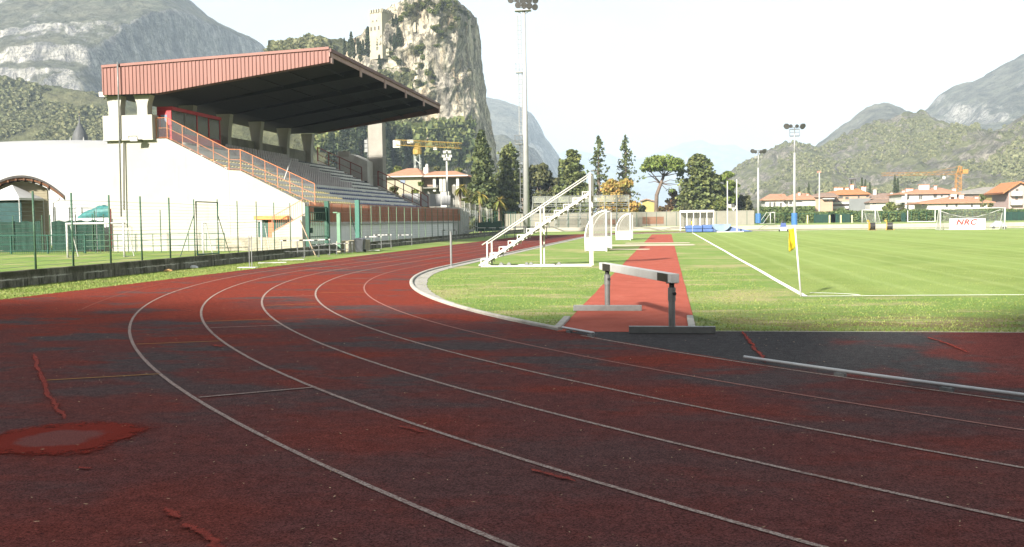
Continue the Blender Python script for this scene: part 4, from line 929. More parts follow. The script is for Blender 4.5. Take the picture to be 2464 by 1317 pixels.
# open tiers beyond the pillar: white bench backs and step guards
t = thing('uncovered_terrace', (-27, 110, 0), 'small open terrace of pale benches and white step guards beyond the grandstand', 'terrace')
wx0, wx1 = R(965, 480, 109).x, R(1076, 480, 109).x
mb = MB(); mb.box(wx0, wx1+.6, 109, 118, 0, R(1000, 500, 109).z); mb.build('deck', GREY, t)
for i, (pa, pb, pya, pyb) in enumerate(((965, 1060, 466, 497), (1060, 1083, 470, 494))):
    mb = MB(); a_, c_ = R(pa, pya, 109.3), R(pb, pyb, 109.3); n = 7 if i == 0 else 3
    for j in range(n): x = a_.x+(c_.x-a_.x)*(j+.5)/n; mb.box(x-(c_.x-a_.x)/n*.47, x+(c_.x-a_.x)/n*.47, 109.5+i*.05, 109.6+i*.05, c_.z, a_.z-.02*j)
    mb.build('backrest_panel', M('white_panel', (.24, .245, .25), .6, .08, 1), t)
GZ = M('grey_zinc_tube', (.36, .39, .37), .5, .1, 3, metal=.3)
for i in range(8):
    px, py = 1079+i*13.3, 478+i*3.7; Yg = 110+i*1.6; a_, c_ = R(px, py, Yg), R(px+12, py+21, Yg); mb = MB()
    mb.path([(a_.x, Yg, c_.z-.6), (a_.x, Yg, a_.z), (c_.x, Yg, a_.z), (c_.x, Yg, c_.z-.6)], .035, 5); mb.path([(a_.x, Yg, c_.z), (c_.x, Yg, c_.z)], .03, 5)
    for j in (1, 2, 3, 4): x = a_.x+(c_.x-a_.x)*j/5; mb.tube((x, Yg, c_.z), (x, Yg, a_.z), .016, n=4)
    mb.build('step_guard', WHTC, t)
t2 = thing('tube_scaffold', (R(1130, 530, 114).x, 116, 0), 'grey tube scaffold under the open terrace, screened with green cloth', 'scaffold')
mb = MB(); Ys = 112.3
for i in range(9):
    p0 = R(1108+i*5, 500+i, Ys+i*.3); mb.tube((p0.x, Ys+i*.3, 0), (p0.x, Ys+i*.3, p0.z), .04, n=5)
    for z in (.6, 1.2, 1.8, 2.4):
        if i < 8: q1 = R(1108+(i+1)*5, 500, Ys+(i+1)*.3); mb.tube((p0.x, Ys+i*.3, z), (q1.x, Ys+(i+1)*.3, z+.12*(-1)**i), .03, n=4)
mb.build('tube_frame', GZ, t2)
mb = MB(); a_, c_ = R(1143, 535, 116), R(1207, 535, 125); mb.quad((a_.x, 116, .5), (c_.x, 125, .5), (c_.x, 125, 1.75), (a_.x, 116, 1.55)); mb.build('green_cloth', SCR, t2)
mb = MB(); a_, c_ = R(1148, 510, 118), R(1240, 512, 140)
for i in range(15):
    p = a_.lerp(c_, i/14); mb.tube((p.x, p.y, 0), (p.x, p.y, 3.0), .04, n=5)
mb.path([(a_.x, a_.y, 3.0), (c_.x, c_.y, 2.9)], .03, 4)
tag(mb.build('post_fence', GRN2), 'row of dark green posts leading from the scaffold to the tall floodlight mast', 'fence')
# ================================================================ gate area and clutter along the wall
def wx(px, d=0.0):                      # point on the wall line seen at a photo column
    y = ypx(px); return Vector((WALLX(y)-.12+d, y, 0))
t = thing('green_gate', (WALLX(54)-.1, 54, .3), 'green barred gate between heavy green posts below the grandstand', 'gate')
GRNL = M('pale_green_paint', (.10, .19, .125), .5, .12, 2)
def gpost(px, z0, z1, w, mat): p = wx(px); mb = MB(); mb.bar((p.x, p.y, z0), (p.x, p.y, z1), w, w); return mb.build('gate_post', mat, t), p
o_, pA = gpost(741, .45, 2.66, .19, GRN2); o_, pB = gpost(788, .45, 3.0, .24, GRN2)
mb = MB(); n = 9
for i in range(n+1):
    p = pA.lerp(pB, .1+.82*i/n); mb.bar((p.x, p.y, .55), (p.x, p.y, 2.35), .03, .03)
for z in (.56, 1.0, 1.9, 2.34): a_, c_ = pA.lerp(pB, .08), pB.lerp(pA, .06); mb.bar((a_.x, a_.y, z), (c_.x, c_.y, z), .04, .05)
lf = mb.build('gate_leaf', GRN, t)
mb = MB(); p = pA.lerp(pB, .14); mb.cbox((p.x+.05, p.y, 1.35), (.08, .22, .28)); mb.build('lock_box', GRN2, lf)
mb = MB(); a_, c_ = pA.lerp(pB, .35), pB.lerp(pA, .05); mb.quad((a_.x-.03, a_.y, 1.85), (c_.x-.03, c_.y, 1.85), (c_.x-.03, c_.y, 2.6), (a_.x-.03, a_.y, 2.6)); mb.build('cloth_panel', SCR, lf)
mb = MB(); a_, c_ = pA, pB; mb.bar((a_.x, a_.y, 2.64), (c_.x, c_.y, 2.64), .06, .06); mb.build('top_bar', GRN2, t)
p = wx(834, .72); mb = MB(); mb.bar((p.x, p.y, 0.02), (p.x, p.y, 3.12), .26, .26)
tag(mb.build('green_post', M('sea_green_paint', (.032, .12, .092), .45, .08, 2), bevel=.01), 'thick pale green square post standing between the two concrete blocks', 'post')
p = wx(808, .2); mb = MB(); mb.bar((p.x, p.y, .1), (p.x, p.y, 2.35), .2, .2); mb.bar((p.x-.02, p.y-.1, 2.36), (p.x-.3, p.y-.1, 2.36), .1, .06)
tag(mb.build('green_post', GRNL), 'shorter light green square post between the gate and the thick post', 'post')
BLOCK = M('yellowish_concrete', (.27, .24, .175), .95, .18, 1.4, .5, fine=.2, dirt=((.16, .15, .095), .5))
for pa, pb, lb in ((812, 828, 'weathered concrete block left of the thick green post'), (841, 861, 'weathered concrete block right of the thick green post beside the bin')):
    a_, c_ = wx(pa, .45), wx(pb, .45); mb = MB(); mb.box(a_.x-.55, a_.x+.25, a_.y, c_.y+.2, 0, .66); tag(mb.build('concrete_block', BLOCK, bevel=.02), lb, 'concrete block')
# bin
p = Vector((-17.75, 56.1, 0)); t = thing('wheeled_bin', p, 'dark grey wheeled bin with a closed lid standing by the concrete block', 'bin')
BIN = M('dark_grey_plastic', (.075, .08, .09), .5, .12, 3)
mb = MB(); mb.add([(p.x-.2, p.y-.2, .05), (p.x+.2, p.y-.2, .05), (p.x+.2, p.y+.2, .05), (p.x-.2, p.y+.2, .05), (p.x-.27, p.y-.27, .76), (p.x+.27, p.y-.27, .76), (p.x+.27, p.y+.27, .76), (p.x-.27, p.y+.27, .76)], [(0, 1, 2, 3), (4, 5, 6, 7), (0, 1, 5, 4), (1, 2, 6, 5), (2, 3, 7, 6), (3, 0, 4, 7)]); mb.build('body', BIN, t)
mb = MB(); mb.add([(p.x-.31, p.y-.31, .765), (p.x+.31, p.y-.31, .765), (p.x+.31, p.y+.31, .765), (p.x-.31, p.y+.31, .765), (p.x-.14, p.y-.2, .86), (p.x+.14, p.y-.2, .86), (p.x+.14, p.y+.2, .86), (p.x-.14, p.y+.2, .86)], [(0, 1, 2, 3), (4, 5, 6, 7), (0, 1, 5, 4), (1, 2, 6, 5), (2, 3, 7, 6), (3, 0, 4, 7)]); mb.build('lid', BIN, t)
for s in (-1, 1): mb = MB(); mb.tube((p.x+s*.22, p.y+.2, .09), (p.x+s*.28, p.y+.2, .09), .09, n=10); mb.build('wheel', BLK, t)
# track hurdles
def hurdle(lb):
    t = thing('track_hurdle', (0, 0, 0), lb, 'hurdle', 'track hurdles parked along the low wall')
    for s in (-1, 1):
        mb = MB(); mb.bar((s*.56, 0, .03), (s*.56, 0, .86), .045, .045); mb.build('upright', GALV, t)
        mb = MB(); mb.bar((s*.56, -.02, .025), (s*.56, .66, .025), .05, .045); mb.build('foot', GALV, t)
    mb = MB(); mb.bar((-.56, .0, .34), (.56, 0, .34), .03, .03); mb.build('brace', GALV, t)
    mb = MB(); mb.box(-.6, .6, -.018, .018, .86, .93); b_ = mb.build('board', WHT, t)
    for a_, c_ in ((-.5, -.32), (.32, .5)): mb = MB(); mb.box(a_, c_, -.0195, .0195, .862, .928); mb.build('black_band', BLK, b_)
    return t
h0 = hurdle('leftmost grey track hurdle leaning by the low wall near the stone base')
spots = [(679, .55, .55, 1.0, None), (705, .8, .45, .97, 'grey track hurdle standing upright next to the leftmost one'), (742, .62, .5, .95, 'grey track hurdle with its board just left of the green gate post'),
         (884, .40, .35, .9, 'track hurdle standing right behind the wheeled bin'), (903, .5, .3, 1.0, 'taller white legged hurdle second to the right of the bin'), (962, .4, .4, .88, 'hurdle alone by the wall halfway along the orange parapet'), (1057, .9, .3, 1.1, 'white framed hurdle near the far end of the orange parapet')]
for i, (px, d, rz, s, lb) in enumerate(spots):
    p = wx(px, d)
    if i == 0: h0.location = p; h0.rotation_euler = (0, 0, rz)
    else: dup(h0, p, rz, lb, s)
low = None
for i, px in enumerate((762, 773, 783, 793, 802)):
    p = wx(px, .55); q = dup(h0, p, .45, 'low nested hurdle, %s in the row of five in front of the green gate' % ('first', 'second', 'third', 'fourth', 'fifth')[i], (1.0, 1.0, .62))
# benches and frames farther along the wall
for i, (px, d, s, lb) in enumerate(((1163, 1.0, 1.15, 'white framed hurdle at the far end of the wall near the scaffold'), (1190, 1.6, 1.15, 'white framed hurdle under the foot of the judges stand handrail'), (1215, 2.1, 1.15, 'white framed hurdle seen behind the lower steps of the judges stand'), (1245, 2.4, 1.2, 'white framed hurdle seen through the middle of the judges stand'), (1290, 4.0, 1.2, 'white framed hurdle farthest right behind the judges stand'))):
    y = 104-i*1.0; p = R(px, 575, y); dup(h0, (p.x, y, 0), .15, lb, (1.6*s, s, s))
p = wx(1118, .4); t = thing('folded_frames', p, 'heap of grey folded frames lying on the low wall beyond the parapet', 'frames')
mb = MB()
for i in range(9): a_ = p+Vector((rng.uniform(-.3, .3), rng.uniform(-2, 1), .5+.04*i)); mb.bar(a_, a_+Vector((rng.uniform(-.3, .3), rng.uniform(2, 5), rng.uniform(0, .25))), .05, .05)
mb.build('frame_bars', GALV, t)
# double tube stand on the verge, plank, ladder, litter
p = G(603, 645); t = thing('portable_post', p, 'portable stand of two thin steel tubes on a white base plate on the verge', 'stand')
for s in (-.04, .06): mb = MB(); mb.tube((p.x+s, p.y, .03), (p.x+s, p.y, 1.28), .018, n=6); mb.build('tube', GALV, t)
mb = MB(); mb.cbox((p.x-.1, p.y, .02), (.75, .35, .03)); mb.build('base_plate', WHT, t)
mb = MB(); a_ = wx(718, .12); c_ = wx(733, .95); mb.bar((a_.x, a_.y, 1.9), (c_.x, c_.y-1.0, .05), .10, .04); tag(mb.build('plank', M('weathered_plank', (.36, .28, .20), .8, .2, 3)), 'weathered plank leaning against the fence left of the green gate', 'plank')
for px, py, s, col, lb in ((465, 646, .16, (.75, .75, .73), 'crumpled white paper on the verge by the low wall'), (405, 654, .13, (.50, .30, .12), 'crumpled orange brown wrapper on the verge by the low wall')):
    p = G(px, py); mb = MB(); mb.lathe((p.x, p.y, 0), [(.02, 0), (s, .02), (s*.8, s*.55), (s*.2, s*.75)], 9, 0, 1.4, .8)
    mb.v = [(x+.03*mnoise.noise((x*30, y*30, z*30)), y, z) for x, y, z in mb.v]; tag(mb.build('wrapper', M('paper_%d' % px, col, .8)), lb, 'litter')
for px, py, lb in ((655, 634, 'white foot bar lying on the verge below the leftmost hurdle'), (700, 627, 'white foot bar lying on the verge below the second hurdle'), (890, 604, 'white foot bar lying on the verge right of the bin')):
    p = G(px, py); mb = MB(); mb.bar((p.x-.55, p.y-.25, .03), (p.x+.55, p.y+.25, .03), .10, .04); tag(mb.build('foot_bar', WHT), lb, 'bar')
# fence continuation in front of the grandstand wall
t = thing('wire_fence', (WALLX(85)-.12, 85, .47), 'green post and wire fence on the low wall in front of the grandstand front wall', 'fence')
pxs = [844, 870.5, 894, 915.5, 936, 955, 974, 991, 1008, 1024, 1040, 1054, 1067, 1079, 1091, 1103]
P_ = [wx(q) for q in pxs]
for i, p in enumerate(P_):
    mb = MB(); mb.tube((p.x, p.y, .46), (p.x, p.y, 2.86), .032, n=6); mb.build('post', M('green_fence_light', (.085, .135, .085), .5, .1, 3), t)
mb = MB(); mb.path([(p.x, p.y, 1.64) for p in P_], .03, 5); mb.path([(p.x, p.y, 2.84) for p in P_], .010, 4)
for j in range(12): mb.path([(p.x, p.y, .56+j*.19) for p in P_], .0055, 3)
mb.build('wire_mesh', WIRE, t)
mb = MB(); a_, c_ = wx(846), wx(853); mb.tube((a_.x, a_.y, 2.1), (a_.x+.1, c_.y+.4, .5), .025, n=5); mb.build('brace', GRN2, t)
# ================================================================ floodlight masts
LAMP = M('lamp_glass', (.5, .5, .48), .2, .1, 3); LBODY = M('lamp_body', (.06, .058, .055), .5, .2, 4); MASTG = M('galvanised_mast', (.30, .305, .305), .5, .06, 1.2, metal=.1, dirt=((.24, .24, .235), .4))
def lamp(mb, c, s, yaw, tilt=-.5):
    T_ = Matrix.Translation(c) @ Matrix.Rotation(yaw, 4, 'Z') @ Matrix.Rotation(tilt, 4, 'X'); q = MB()
    q.lathe((0, 0, 0), [(s*.5, -s*.28), (s*.5, -s*.2), (s*.34, s*.12), (s*.12, s*.3)], 10, 0); q.xform(Matrix.Rotation(math.pi/2*-1, 4, 'X')); q.xform(T_); mb.add(q.v, q.f)
Y = 135.0; p = R(1267, 545, Y); p.z = 0; zt = R(1259, 30, Y).z
t = thing('floodlight_mast', p, 'tall pale tapering floodlight mast with a ladder, rising beyond the stepped stand', 'floodlight mast')
mb = MB(); mb.tube(p, (p.x, Y, zt+.4), .46, .20, 20); mb.build('shaft', MASTG, t, smooth=True)
zL = R(1259, 27, Y).z
mb = MB(); mb.box(p.x-1.25, p.x+.95, Y-.6, Y+.6, zL, zL+.12); mb.path([(p.x-1.3, Y-.5, zL+.35), (p.x+1.4, Y-.5, zL+.35)], .04, 5); mb.path([(p.x-1.9, Y-.5, zL+1.25), (p.x+1.9, Y-.5, zL+.98)], .05, 5); mb.path([(p.x-1.9, Y, zL+2.2), (p.x+1.9, Y, zL+2.1)], .05, 5)
mb.path([(p.x, Y, zL-.5), (p.x-1.0, Y, zL)], .05, 5); mb.path([(p.x, Y, zL-.5), (p.x+.8, Y, zL)], .05, 5); mb.tube((p.x, Y, zL), (p.x, Y, zL+2.4), .12, n=8); mb.build('platform', MASTG, t)
for px, py in ((1247, 12), (1261, 13), (1273, 14), (1286, 17), (1230, 0), (1258, 2), (1272, 1), (1287, 1), (1244, -3)):
    c = R(px, py, Y-.6); mb = MB(); lamp(mb, c, .88, (px-1262)*.012+.2, .35); mb.build('lamp', LBODY, t)
def ladder(mb, x, y, z0, z1, w=.5, step=.62, r=.045):
    for s in (-1, 1): mb.tube((x+s*w/2, y, z0), (x+s*w/2, y, z1), r, n=4)
    n = int((z1-z0)/step)
    for i in range(n): mb.tube((x-w/2, y, z0+i*step), (x+w/2, y, z0+i*step), r*.8, n=4)
for pa, pb, px, m_ in ((510, 345, 1256, GALV), (325, 178, 1253, MASTG), (140, 38, 1250, MASTG)):
    mb = MB(); z0, z1 = R(px, pa, Y).z, R(px, pb, Y).z; xx = R(px, (pa+pb)/2, Y).x; ladder(mb, xx, Y, max(.6, z0), z1, .46); ladder(mb, xx, Y-.35, z0+1.5, z1, .46, 1.24, .018)
    for z in np.arange(z0+1, z1, 2.4): mb.tube((xx+.2, Y, z), (p.x-.2, Y, z), .022, n=4)
    mb.build('ladder', m_, t)
for pa, pb in ((326, 348), (154, 176)):
    z0, z1 = R(1250, pb, Y).z, R(1250, pa, Y).z; x0, x1 = R(1239 if pa > 200 else 1241, pa, Y).x, R(1257, pa, Y).x; mb = MB(); mb.box(x0, x1, Y-.5, Y+.5, z0, z0+.08)
    for z in (z0+.55, z1): mb.path([(x0, Y-.5, z), (x1, Y-.5, z), (x1, Y+.5, z), (x0, Y+.5, z), (x0, Y-.5, z)], .025, 4)
    for x in (x0, (x0+x1)/2, x1):
        for y in (Y-.5, Y+.5): mb.tube((x, y, z0), (x, y, z1), .025, n=4)
    mb.build('rest_platform', GALV if pa > 200 else MASTG, t)
# small lamp mast by the terrace
Y = 113.0; p = R(1077, 497, Y); t = thing('lamp_mast', (p.x, Y, 0), 'slim white lamp mast with six floodlights in front of the villa', 'lamp mast'); zt = R(1076, 372, Y).z
mb = MB(); mb.tube((p.x, Y, 0), (p.x-.02, Y, zt+.5), .13, .085, 12); mb.build('shaft', WHT, t, smooth=True)
mb = MB()
for dz in (0, .75): mb.tube((p.x-.42, Y, zt-.35+dz), (p.x+.42, Y, zt-.35+dz), .04, n=5)
mb.build('crossbar', WHT, t)
for px, py in ((1070, 366), (1082, 366), (1067, 376), (1084, 376), (1071, 383), (1081, 383)): c = R(px, py, Y-.2); mb = MB(); mb.cbox(c, (.36, .2, .3)); mb.build('lamp', M('pale_lamp', (.28, .28, .26), .4), t)
# two masts with blue pads on the far side
BLUE = M('blue_pad', (.035, .115, .29), .6, .1, 2); BLUEM = M('blue_mat_vinyl', (.05, .10, .26), .55, .16, 1.5, .3); BLUEL = M('pale_blue_vinyl', (.13, .185, .26), .6, .12, 1.2, .3)
def pad_mast(px, Y, ytop, pad0, pad1, lb, big):
    p = R(px, pad1, Y); zt = R(px, ytop, Y).z; t = thing('floodlight_mast', (p.x, Y, .55), lb, 'floodlight mast', 'masts with blue pads beyond the pitch')
    mb = MB(); mb.tube((p.x, Y, .5), (p.x, Y, zt*.80), .21 if big else .26, .16, 12); mb.tube((p.x, Y, zt*.80), (p.x, Y, zt), .13, .10, 10); mb.build('shaft', MASTG, t, smooth=True)
    z0, z1 = R(px, pad1, Y).z, R(px, pad0, Y).z; mb = MB(); mb.tube((p.x, Y, z0), (p.x, Y, z1), .45 if big else .5, n=16); mb.build('pad', BLUE, t, smooth=False)
    return t, p, zt
t, p, zt = pad_mast(1911.5, 155, 322, 513, 546, 'nearer blue padded floodlight mast, its two lamp heads dark against the sky', True)
mb = MB(); mb.path([(p.x-1.45, 155, zt+.95), (p.x+1.45, 155, zt+.95)], .05, 5)
for s in (-1, 1): mb.path([(p.x+s*.7, 155, zt-.4), (p.x+s*.7, 155, zt+.7), (p.x, 155, zt+.7)], .045, 4)
mb.path([(p.x-.7, 155, zt-.4), (p.x+.7, 155, zt-.4)], .045, 4); mb.tube((p.x, 155, zt), (p.x, 155, zt+1.0), .07, n=6)
for s in (-1, 1):
    for z in (zt-.3, zt+.2, zt+.6): mb.tube((p.x-.7, 155+s*.4, z), (p.x+.7, 155+s*.4, z), .02, n=4)
mb.build('cradle', GALV, t)
for px, s, a_ in ((1894, .95, -.5), (1903, .6, -.2), (1917, .6, .2), (1930, .95, .5)):
    c = R(px, 303, 154.6); mb = MB(); lamp(mb, c, s, a_, .5); mb.build('lamp', LBODY, t)
t, p, zt = pad_mast(1824.5, 185, 368, 514, 537, 'farther blue padded floodlight mast with a narrow lamp bar', False)
mb = MB(); mb.path([(p.x-1.2, 185, zt+.45), (p.x+1.2, 185, zt+.45)], .06, 5); mb.path([(p.x-.9, 185, zt-1.0), (p.x+.9, 185, zt-1.0)], .05, 5); mb.tube((p.x, 185, zt-.1), (p.x, 185, zt+.5), .08, n=6); mb.build('crossbar', GALV, t)
for px, py, s in ((1812, 363, .8), (1818, 365, .6), (1830, 365, .6), (1837, 363, .8), (1818, 378, .5), (1831, 378, .5)):
    c = R(px, py, 184.5); mb = MB(); lamp(mb, c, s*1.1, (px-1824)*.04, .5); mb.build('lamp', LBODY if py < 370 else M('pale_lamp', (.28, .28, .26)), t)
Y = 230; p = R(1971.5, 505, Y); t = thing('telegraph_pole', (p.x, Y, .5), 'thin pale pole with a reddish tip before the salmon house', 'pole'); zt = R(1971.5, 415, Y).z
mb = MB(); mb.tube((p.x, Y, .5), (p.x, Y, zt), .2, .16, 8); mb.build('shaft', MASTG, t); mb = MB(); mb.cbox((p.x-.1, Y, zt+.1), (.8, .3, .35)); mb.build('head', M('faded_red', (.4, .16, .12), .6), t)
# ================================================================ jump mats, uprights, goals, banner, hose reels on the far side
Y = 125.0; z_ = lambda px, py: max(0.0, R(px, py, Y).z)
def matbox(px0, px1, z0, z1, dy, name, mat, parent, bev=.05):
    x0, x1 = R(px0, 555, Y).x, R(px1, 555, Y).x; mb = MB(); mb.box(x0, x1, Y, Y+dy, z0, z1); return mb.build(name, mat, parent, bevel=bev)
pm = R(1700, 555, Y); t = thing('landing_mats', (pm.x+2, Y+2, 0), 'blue pole vault landing mats stacked beyond the far corner of the pitch', 'landing mat')
matbox(1651, 1690, .06, .42, 5, 'lower_mat', BLUEM, t, .07); matbox(1650, 1690.5, .45, .84, 5, 'upper_mat', BLUEM, t, .07)
matbox(1691.5, 1716, .06, .42, 5, 'lower_mat', BLUEM, t, .07); matbox(1692, 1714, .45, .90, 5, 'upper_mat', BLUEM, t, .07)
x0, x1 = R(1711, 555, Y).x, R(1759, 555, Y).x; mb = MB(); n = 18; vs = []
for i in range(n+1):
    u = i/n; zz = .95-.88*math.sin(math.pi*u)**.7; x = x0+(x1-x0)*u; vs += [(x, Y-.35-.1*math.sin(math.pi*u), zz), (x, Y-.2, .97+.04*math.sin(u*9)), (x, Y+4, .95)]
mb.add(vs, [(3*i+j, 3*i+j+1, 3*i+j+4, 3*i+j+3) for i in range(n) for j in (0, 1)]); mb.build('folded_cover', BLUEL, t, smooth=False)
x2, x3 = R(1745, 555, Y).x, R(1811, 555, Y).x; mb = MB(); mb.prism([(x0+.3, .05), (x0+.3, .85), (x2, .88), (x3-2.2, .55), (x3, .10), (x3, .05)], 'y', Y+.1, Y+4.5); mb.build('sloping_mat', M('violet_blue_vinyl', (.08, .12, .25), .6, .15, 1, .3), t, bevel=.03)
for px, ytop, ybot, Yy, lb in ((1773, 432, 558, 123.8, 'nearer of the two tall white vault uprights, on a white foot'), (1750.5, 436, 541, 131.5, 'farther of the two tall white vault uprights, rising behind the mats')):
    p = R(px, ybot, Yy); zt = R(px, ytop, Yy).z; t = thing('vault_upright', (p.x, Yy, 0), lb, 'vault upright', 'vault uprights')
    mb = MB(); mb.tube((p.x, Yy, 0), (p.x, Yy, zt*.45), .09, n=8); mb.tube((p.x, Yy, zt*.45), (p.x, Yy, zt), .07, n=8); mb.build('post', WHT, t)
    mb = MB(); mb.cbox((p.x-.8, Yy, .06), (3.2, .3, .10)); mb.build('base', WHT, t)
# glazed shelter behind the mats
Y = 141.0; xs0, xs1 = R(1637, 530, Y).x, R(1717, 530, Y).x; z0, z1 = .45, R(1677, 511, Y).z
t = thing('glazed_shelter', ((xs0+xs1)/2, Y, 0), 'white framed shelter with clouded clear panels behind the blue mats', 'shelter')
for i in range(6): x = xs0+(xs1-xs0)*i/5; mb = MB(); mb.bar((x, Y, 0), (x, Y, z1), .09, .09); mb.build('post', DUG, t); mb = MB(); mb.bar((x, Y+1.4, 0), (x, Y+1.4, z1), .08, .08); mb.build('post', DUG, t)
mb = MB(); mb.box(xs0-.08, xs1+.08, Y-.1, Y+1.5, z1, z1+.28); mb.build('roof', DUG, t)
mb = MB(); mb.box(xs0, xs1, Y+1.46, Y+1.48, .2, z1-.05); mb.build('back_pane', CLR, t)
mb = MB(); mb.box(xs0+.1, xs1-.1, Y+.9, Y+1.3, .45, .55); mb.build('bench', WHT, t)
# far goals
NET2 = M_glass('dense_white_net', (.30, .31, .285), .30, .8)
gz = .0; Yg = 122.0; xa, xb = R(2261, 553, Yg).x, R(2419, 553, Yg).x
g3 = goal(((xa+xb)/2, Yg, 0), xb-xa-.14, 2.44, 1.9, 'large white goal on the far goal line with a sagging net rope', NET2, 0, .07, True, True, None, .9)
g3c = MB(); g3c.path([(-(xb-xa)/2+.15, 1.3, 2.3), (-(xb-xa)*.3, 1.25, 1.85), (-(xb-xa)*.12, 1.2, 1.5), (0, 1.2, 1.42), ((xb-xa)*.12, 1.2, 1.5), ((xb-xa)*.3, 1.25, 1.85), ((xb-xa)/2-.15, 1.3, 2.3)], .04, 5); o = g3c.build('net_rope', WHT); o.parent = g3
Yb = 120.6; xa, xb = R(2284.5, 540, Yb).x, R(2371, 540, Yb).x; zb0, zb1 = .04, R(2330, 526, Yb).z
t = thing('advertising_banner', ((xa+xb)/2, Yb, 0), 'white advertising banner with slanted red letters before the far goal', 'banner')
mb = MB(); mb.box(xa, xb, Yb, Yb+.06, zb0, zb1); bn = mb.build('board', M('white_banner', (.55, .55, .55), .5, .02), t)
cu = bpy.data.curves.new('lettering', 'FONT'); cu.body = 'NRC'; cu.size = .86; cu.shear = .25; cu.align_x = 'CENTER'; cu.extrude = .004; cu.offset = .035; cu.space_character = 1.12
lt = bpy.data.objects.new('lettering', cu); COL.objects.link(lt); lt.parent = bn; lt.location = (-.12, -.008-.0, (zb0+zb1)*.5-.02); lt.location.y = -.008; lt.rotation_euler = (math.pi/2, 0, 0); lt.scale = (1.15, 1, 1); cu.materials.append(M('red_letters', (.36, .035, .03), .6))
lt.location = (-.15, -.01, .62)
bpy.context.view_layer.update(); lme = bpy.data.meshes.new_from_object(lt.evaluated_get(bpy.context.evaluated_depsgraph_get())); l2 = bpy.data.objects.new('letters', lme); COL.objects.link(l2); l2.parent = bn; l2.location = lt.location; l2.rotation_euler = lt.rotation_euler; l2.scale = lt.scale; bpy.data.objects.remove(lt); l2.name = 'lettering'
g4 = goal((R(1859, 533, 195).x, 195, .55), 1.9, 2.1, 2.4, 'small white goal turned sideways before the hedge at left of the masts', None, 1.9, .07)
g5 = goal((R(2090, 538, 172).x, 172, .55), 2.4, 2.15, 1.6, 'white goal with a pale net between the hedge and the hose reels', NET2, -.75, .07)
Yr = 190; xa, xb = R(2184, 535, Yr).x, R(2250, 535, Yr).x; t = thing('pole_frame', ((xa+xb)/2, Yr, .55), 'white H shaped frame with a low crossbar before the hedge', 'goal frame')
for x in (xa, xb): mb = MB(); mb.tube((x, Yr, .55), (x, Yr, R(2184, 507, Yr).z), .08, n=8); mb.build('upright', WHT, t)
mb = MB(); mb.tube((xa, Yr, R(2200, 534, Yr).z), (xb, Yr, R(2200, 534, Yr).z), .08, n=8); mb.build('crossbar', WHT, t)
YLM = M('machine_yellow', (.30, .18, .015), .5, .1, 3)
def reel(px, Y, lb):
    p = R(px, 552, Y); t = thing('hose_reel', (p.x, Y, 0), lb, 'hose reel', 'irrigation hose reels')
    mb = MB(); mb.tube((p.x-.28, Y, .50), (p.x+.28, Y, .50), .44, n=18); mb.build('drum', BLK, t)
    for s in (-1, 1): mb = MB(); mb.tube((p.x+s*.28, Y, .5), (p.x+s*.33, Y, .5), .48, n=18); mb.build('flange', BLK if s > 0 else YLM, t)
    mb = MB(); mb.bar((p.x-.36, Y, .04), (p.x-.36, Y, 1.15), .08, .08); mb.bar((p.x-.5, Y, .05), (p.x+.55, Y, .05), .1, .08); mb.bar((p.x-.36, Y, 1.1), (p.x-.6, Y, 1.2), .12, .2); mb.build('frame', YLM, t)
    return t
r1 = reel(2098, 128, 'left hose reel, mostly black with an orange yellow frame'); r2 = reel(2141, 127, 'right hose reel, yellow with a black drum')
r2.rotation_euler = (0, 0, -.25)
p = R(1885, 556, 124); p.z = 0; t = thing('pitch_machine', p, 'small blue and white pitch machine on wheels at the far edge of the lawn', 'machine')
BW = M('machine_blue', (.05, .08, .22), .5, .1)
mb = MB(); mb.box(p.x-.38, p.x+.38, 123.7, 124.5, .14, .55); mb.build('chassis', M('pale_blue_grey', (.42, .46, .58), .5, .1), t); mb = MB(); mb.prism([(p.x-.36, .56), (p.x+.36, .56), (p.x+.25, 1.05), (p.x-.25, 1.05)], 'y', 123.8, 124.3); mb.build('hood', BW, t)
for s in (-1, 1): mb = MB(); mb.tube((p.x+s*.42, 123.9, .14), (p.x+s*.55, 123.9, .14), .14, n=10); mb.build('wheel', BLK, t)
mb = MB(); mb.path([(p.x-.2, 124.3, 1.05), (p.x-.1, 124.6, 1.25), (p.x+.1, 124.6, 1.25)], .03, 5); mb.build('handle', GALV, t)
p = R(2402, 551, 124.6); t = thing('grey_trolley', (p.x, 124.6, 0), 'grey low trolley behind the right post of the large goal', 'trolley')
mb = MB(); mb.prism([(p.x-.9, .3), (p.x+.9, .3), (p.x+.3, .9), (p.x-.2, 1.0)], 'y', 124.3, 125.1); mb.build('body', M('pale_grey_cover', (.5, .52, .56), .6, .1), t)
for s in (-1, 1): mb = MB(); mb.tube((p.x+s*.6, 124.25, .18), (p.x+s*.6, 124.35, .18), .18, n=10); mb.build('wheel', BLK, t)
# ================================================================ far low wall, far fences, hedges
WALLW = M('whitewashed_wall', (.27, .255, .215), .85, .08, .35, .2, world=True, dirt=((.20, .18, .14), .5))
xa = R(1225, 555, 150).x
mb = MB(); n = 80; vs = []
for i in range(n+1):
    x = xa+(130-xa)*i/n; vs += [(x, 150, -.02), (x, 150+.03, .60+.012*mnoise.noise((x*.5, 0, 0))), (x, 150.4, .60), (x, 150.4, .0)]
mb.add(vs, [(4*i+j, 4*i+j+1, 4*i+4+j+1, 4*i+4+j) for i in range(n) for j in range(3)]); tag(mb.build('retaining_wall', WALLW), 'long low whitish wall closing the far end of the track', 'low wall')
Yw = 168.0; xa, xb = R(1215, 520, Yw).x, R(1815, 520, Yw).x; zt = R(1500, 511, Yw).z
CW = M('weathered_wall', (.195, .185, .155), .9, .12, .3, .2, world=True, dirt=((.14, .13, .105), .5))
mb = MB(); n = 30; vs = []
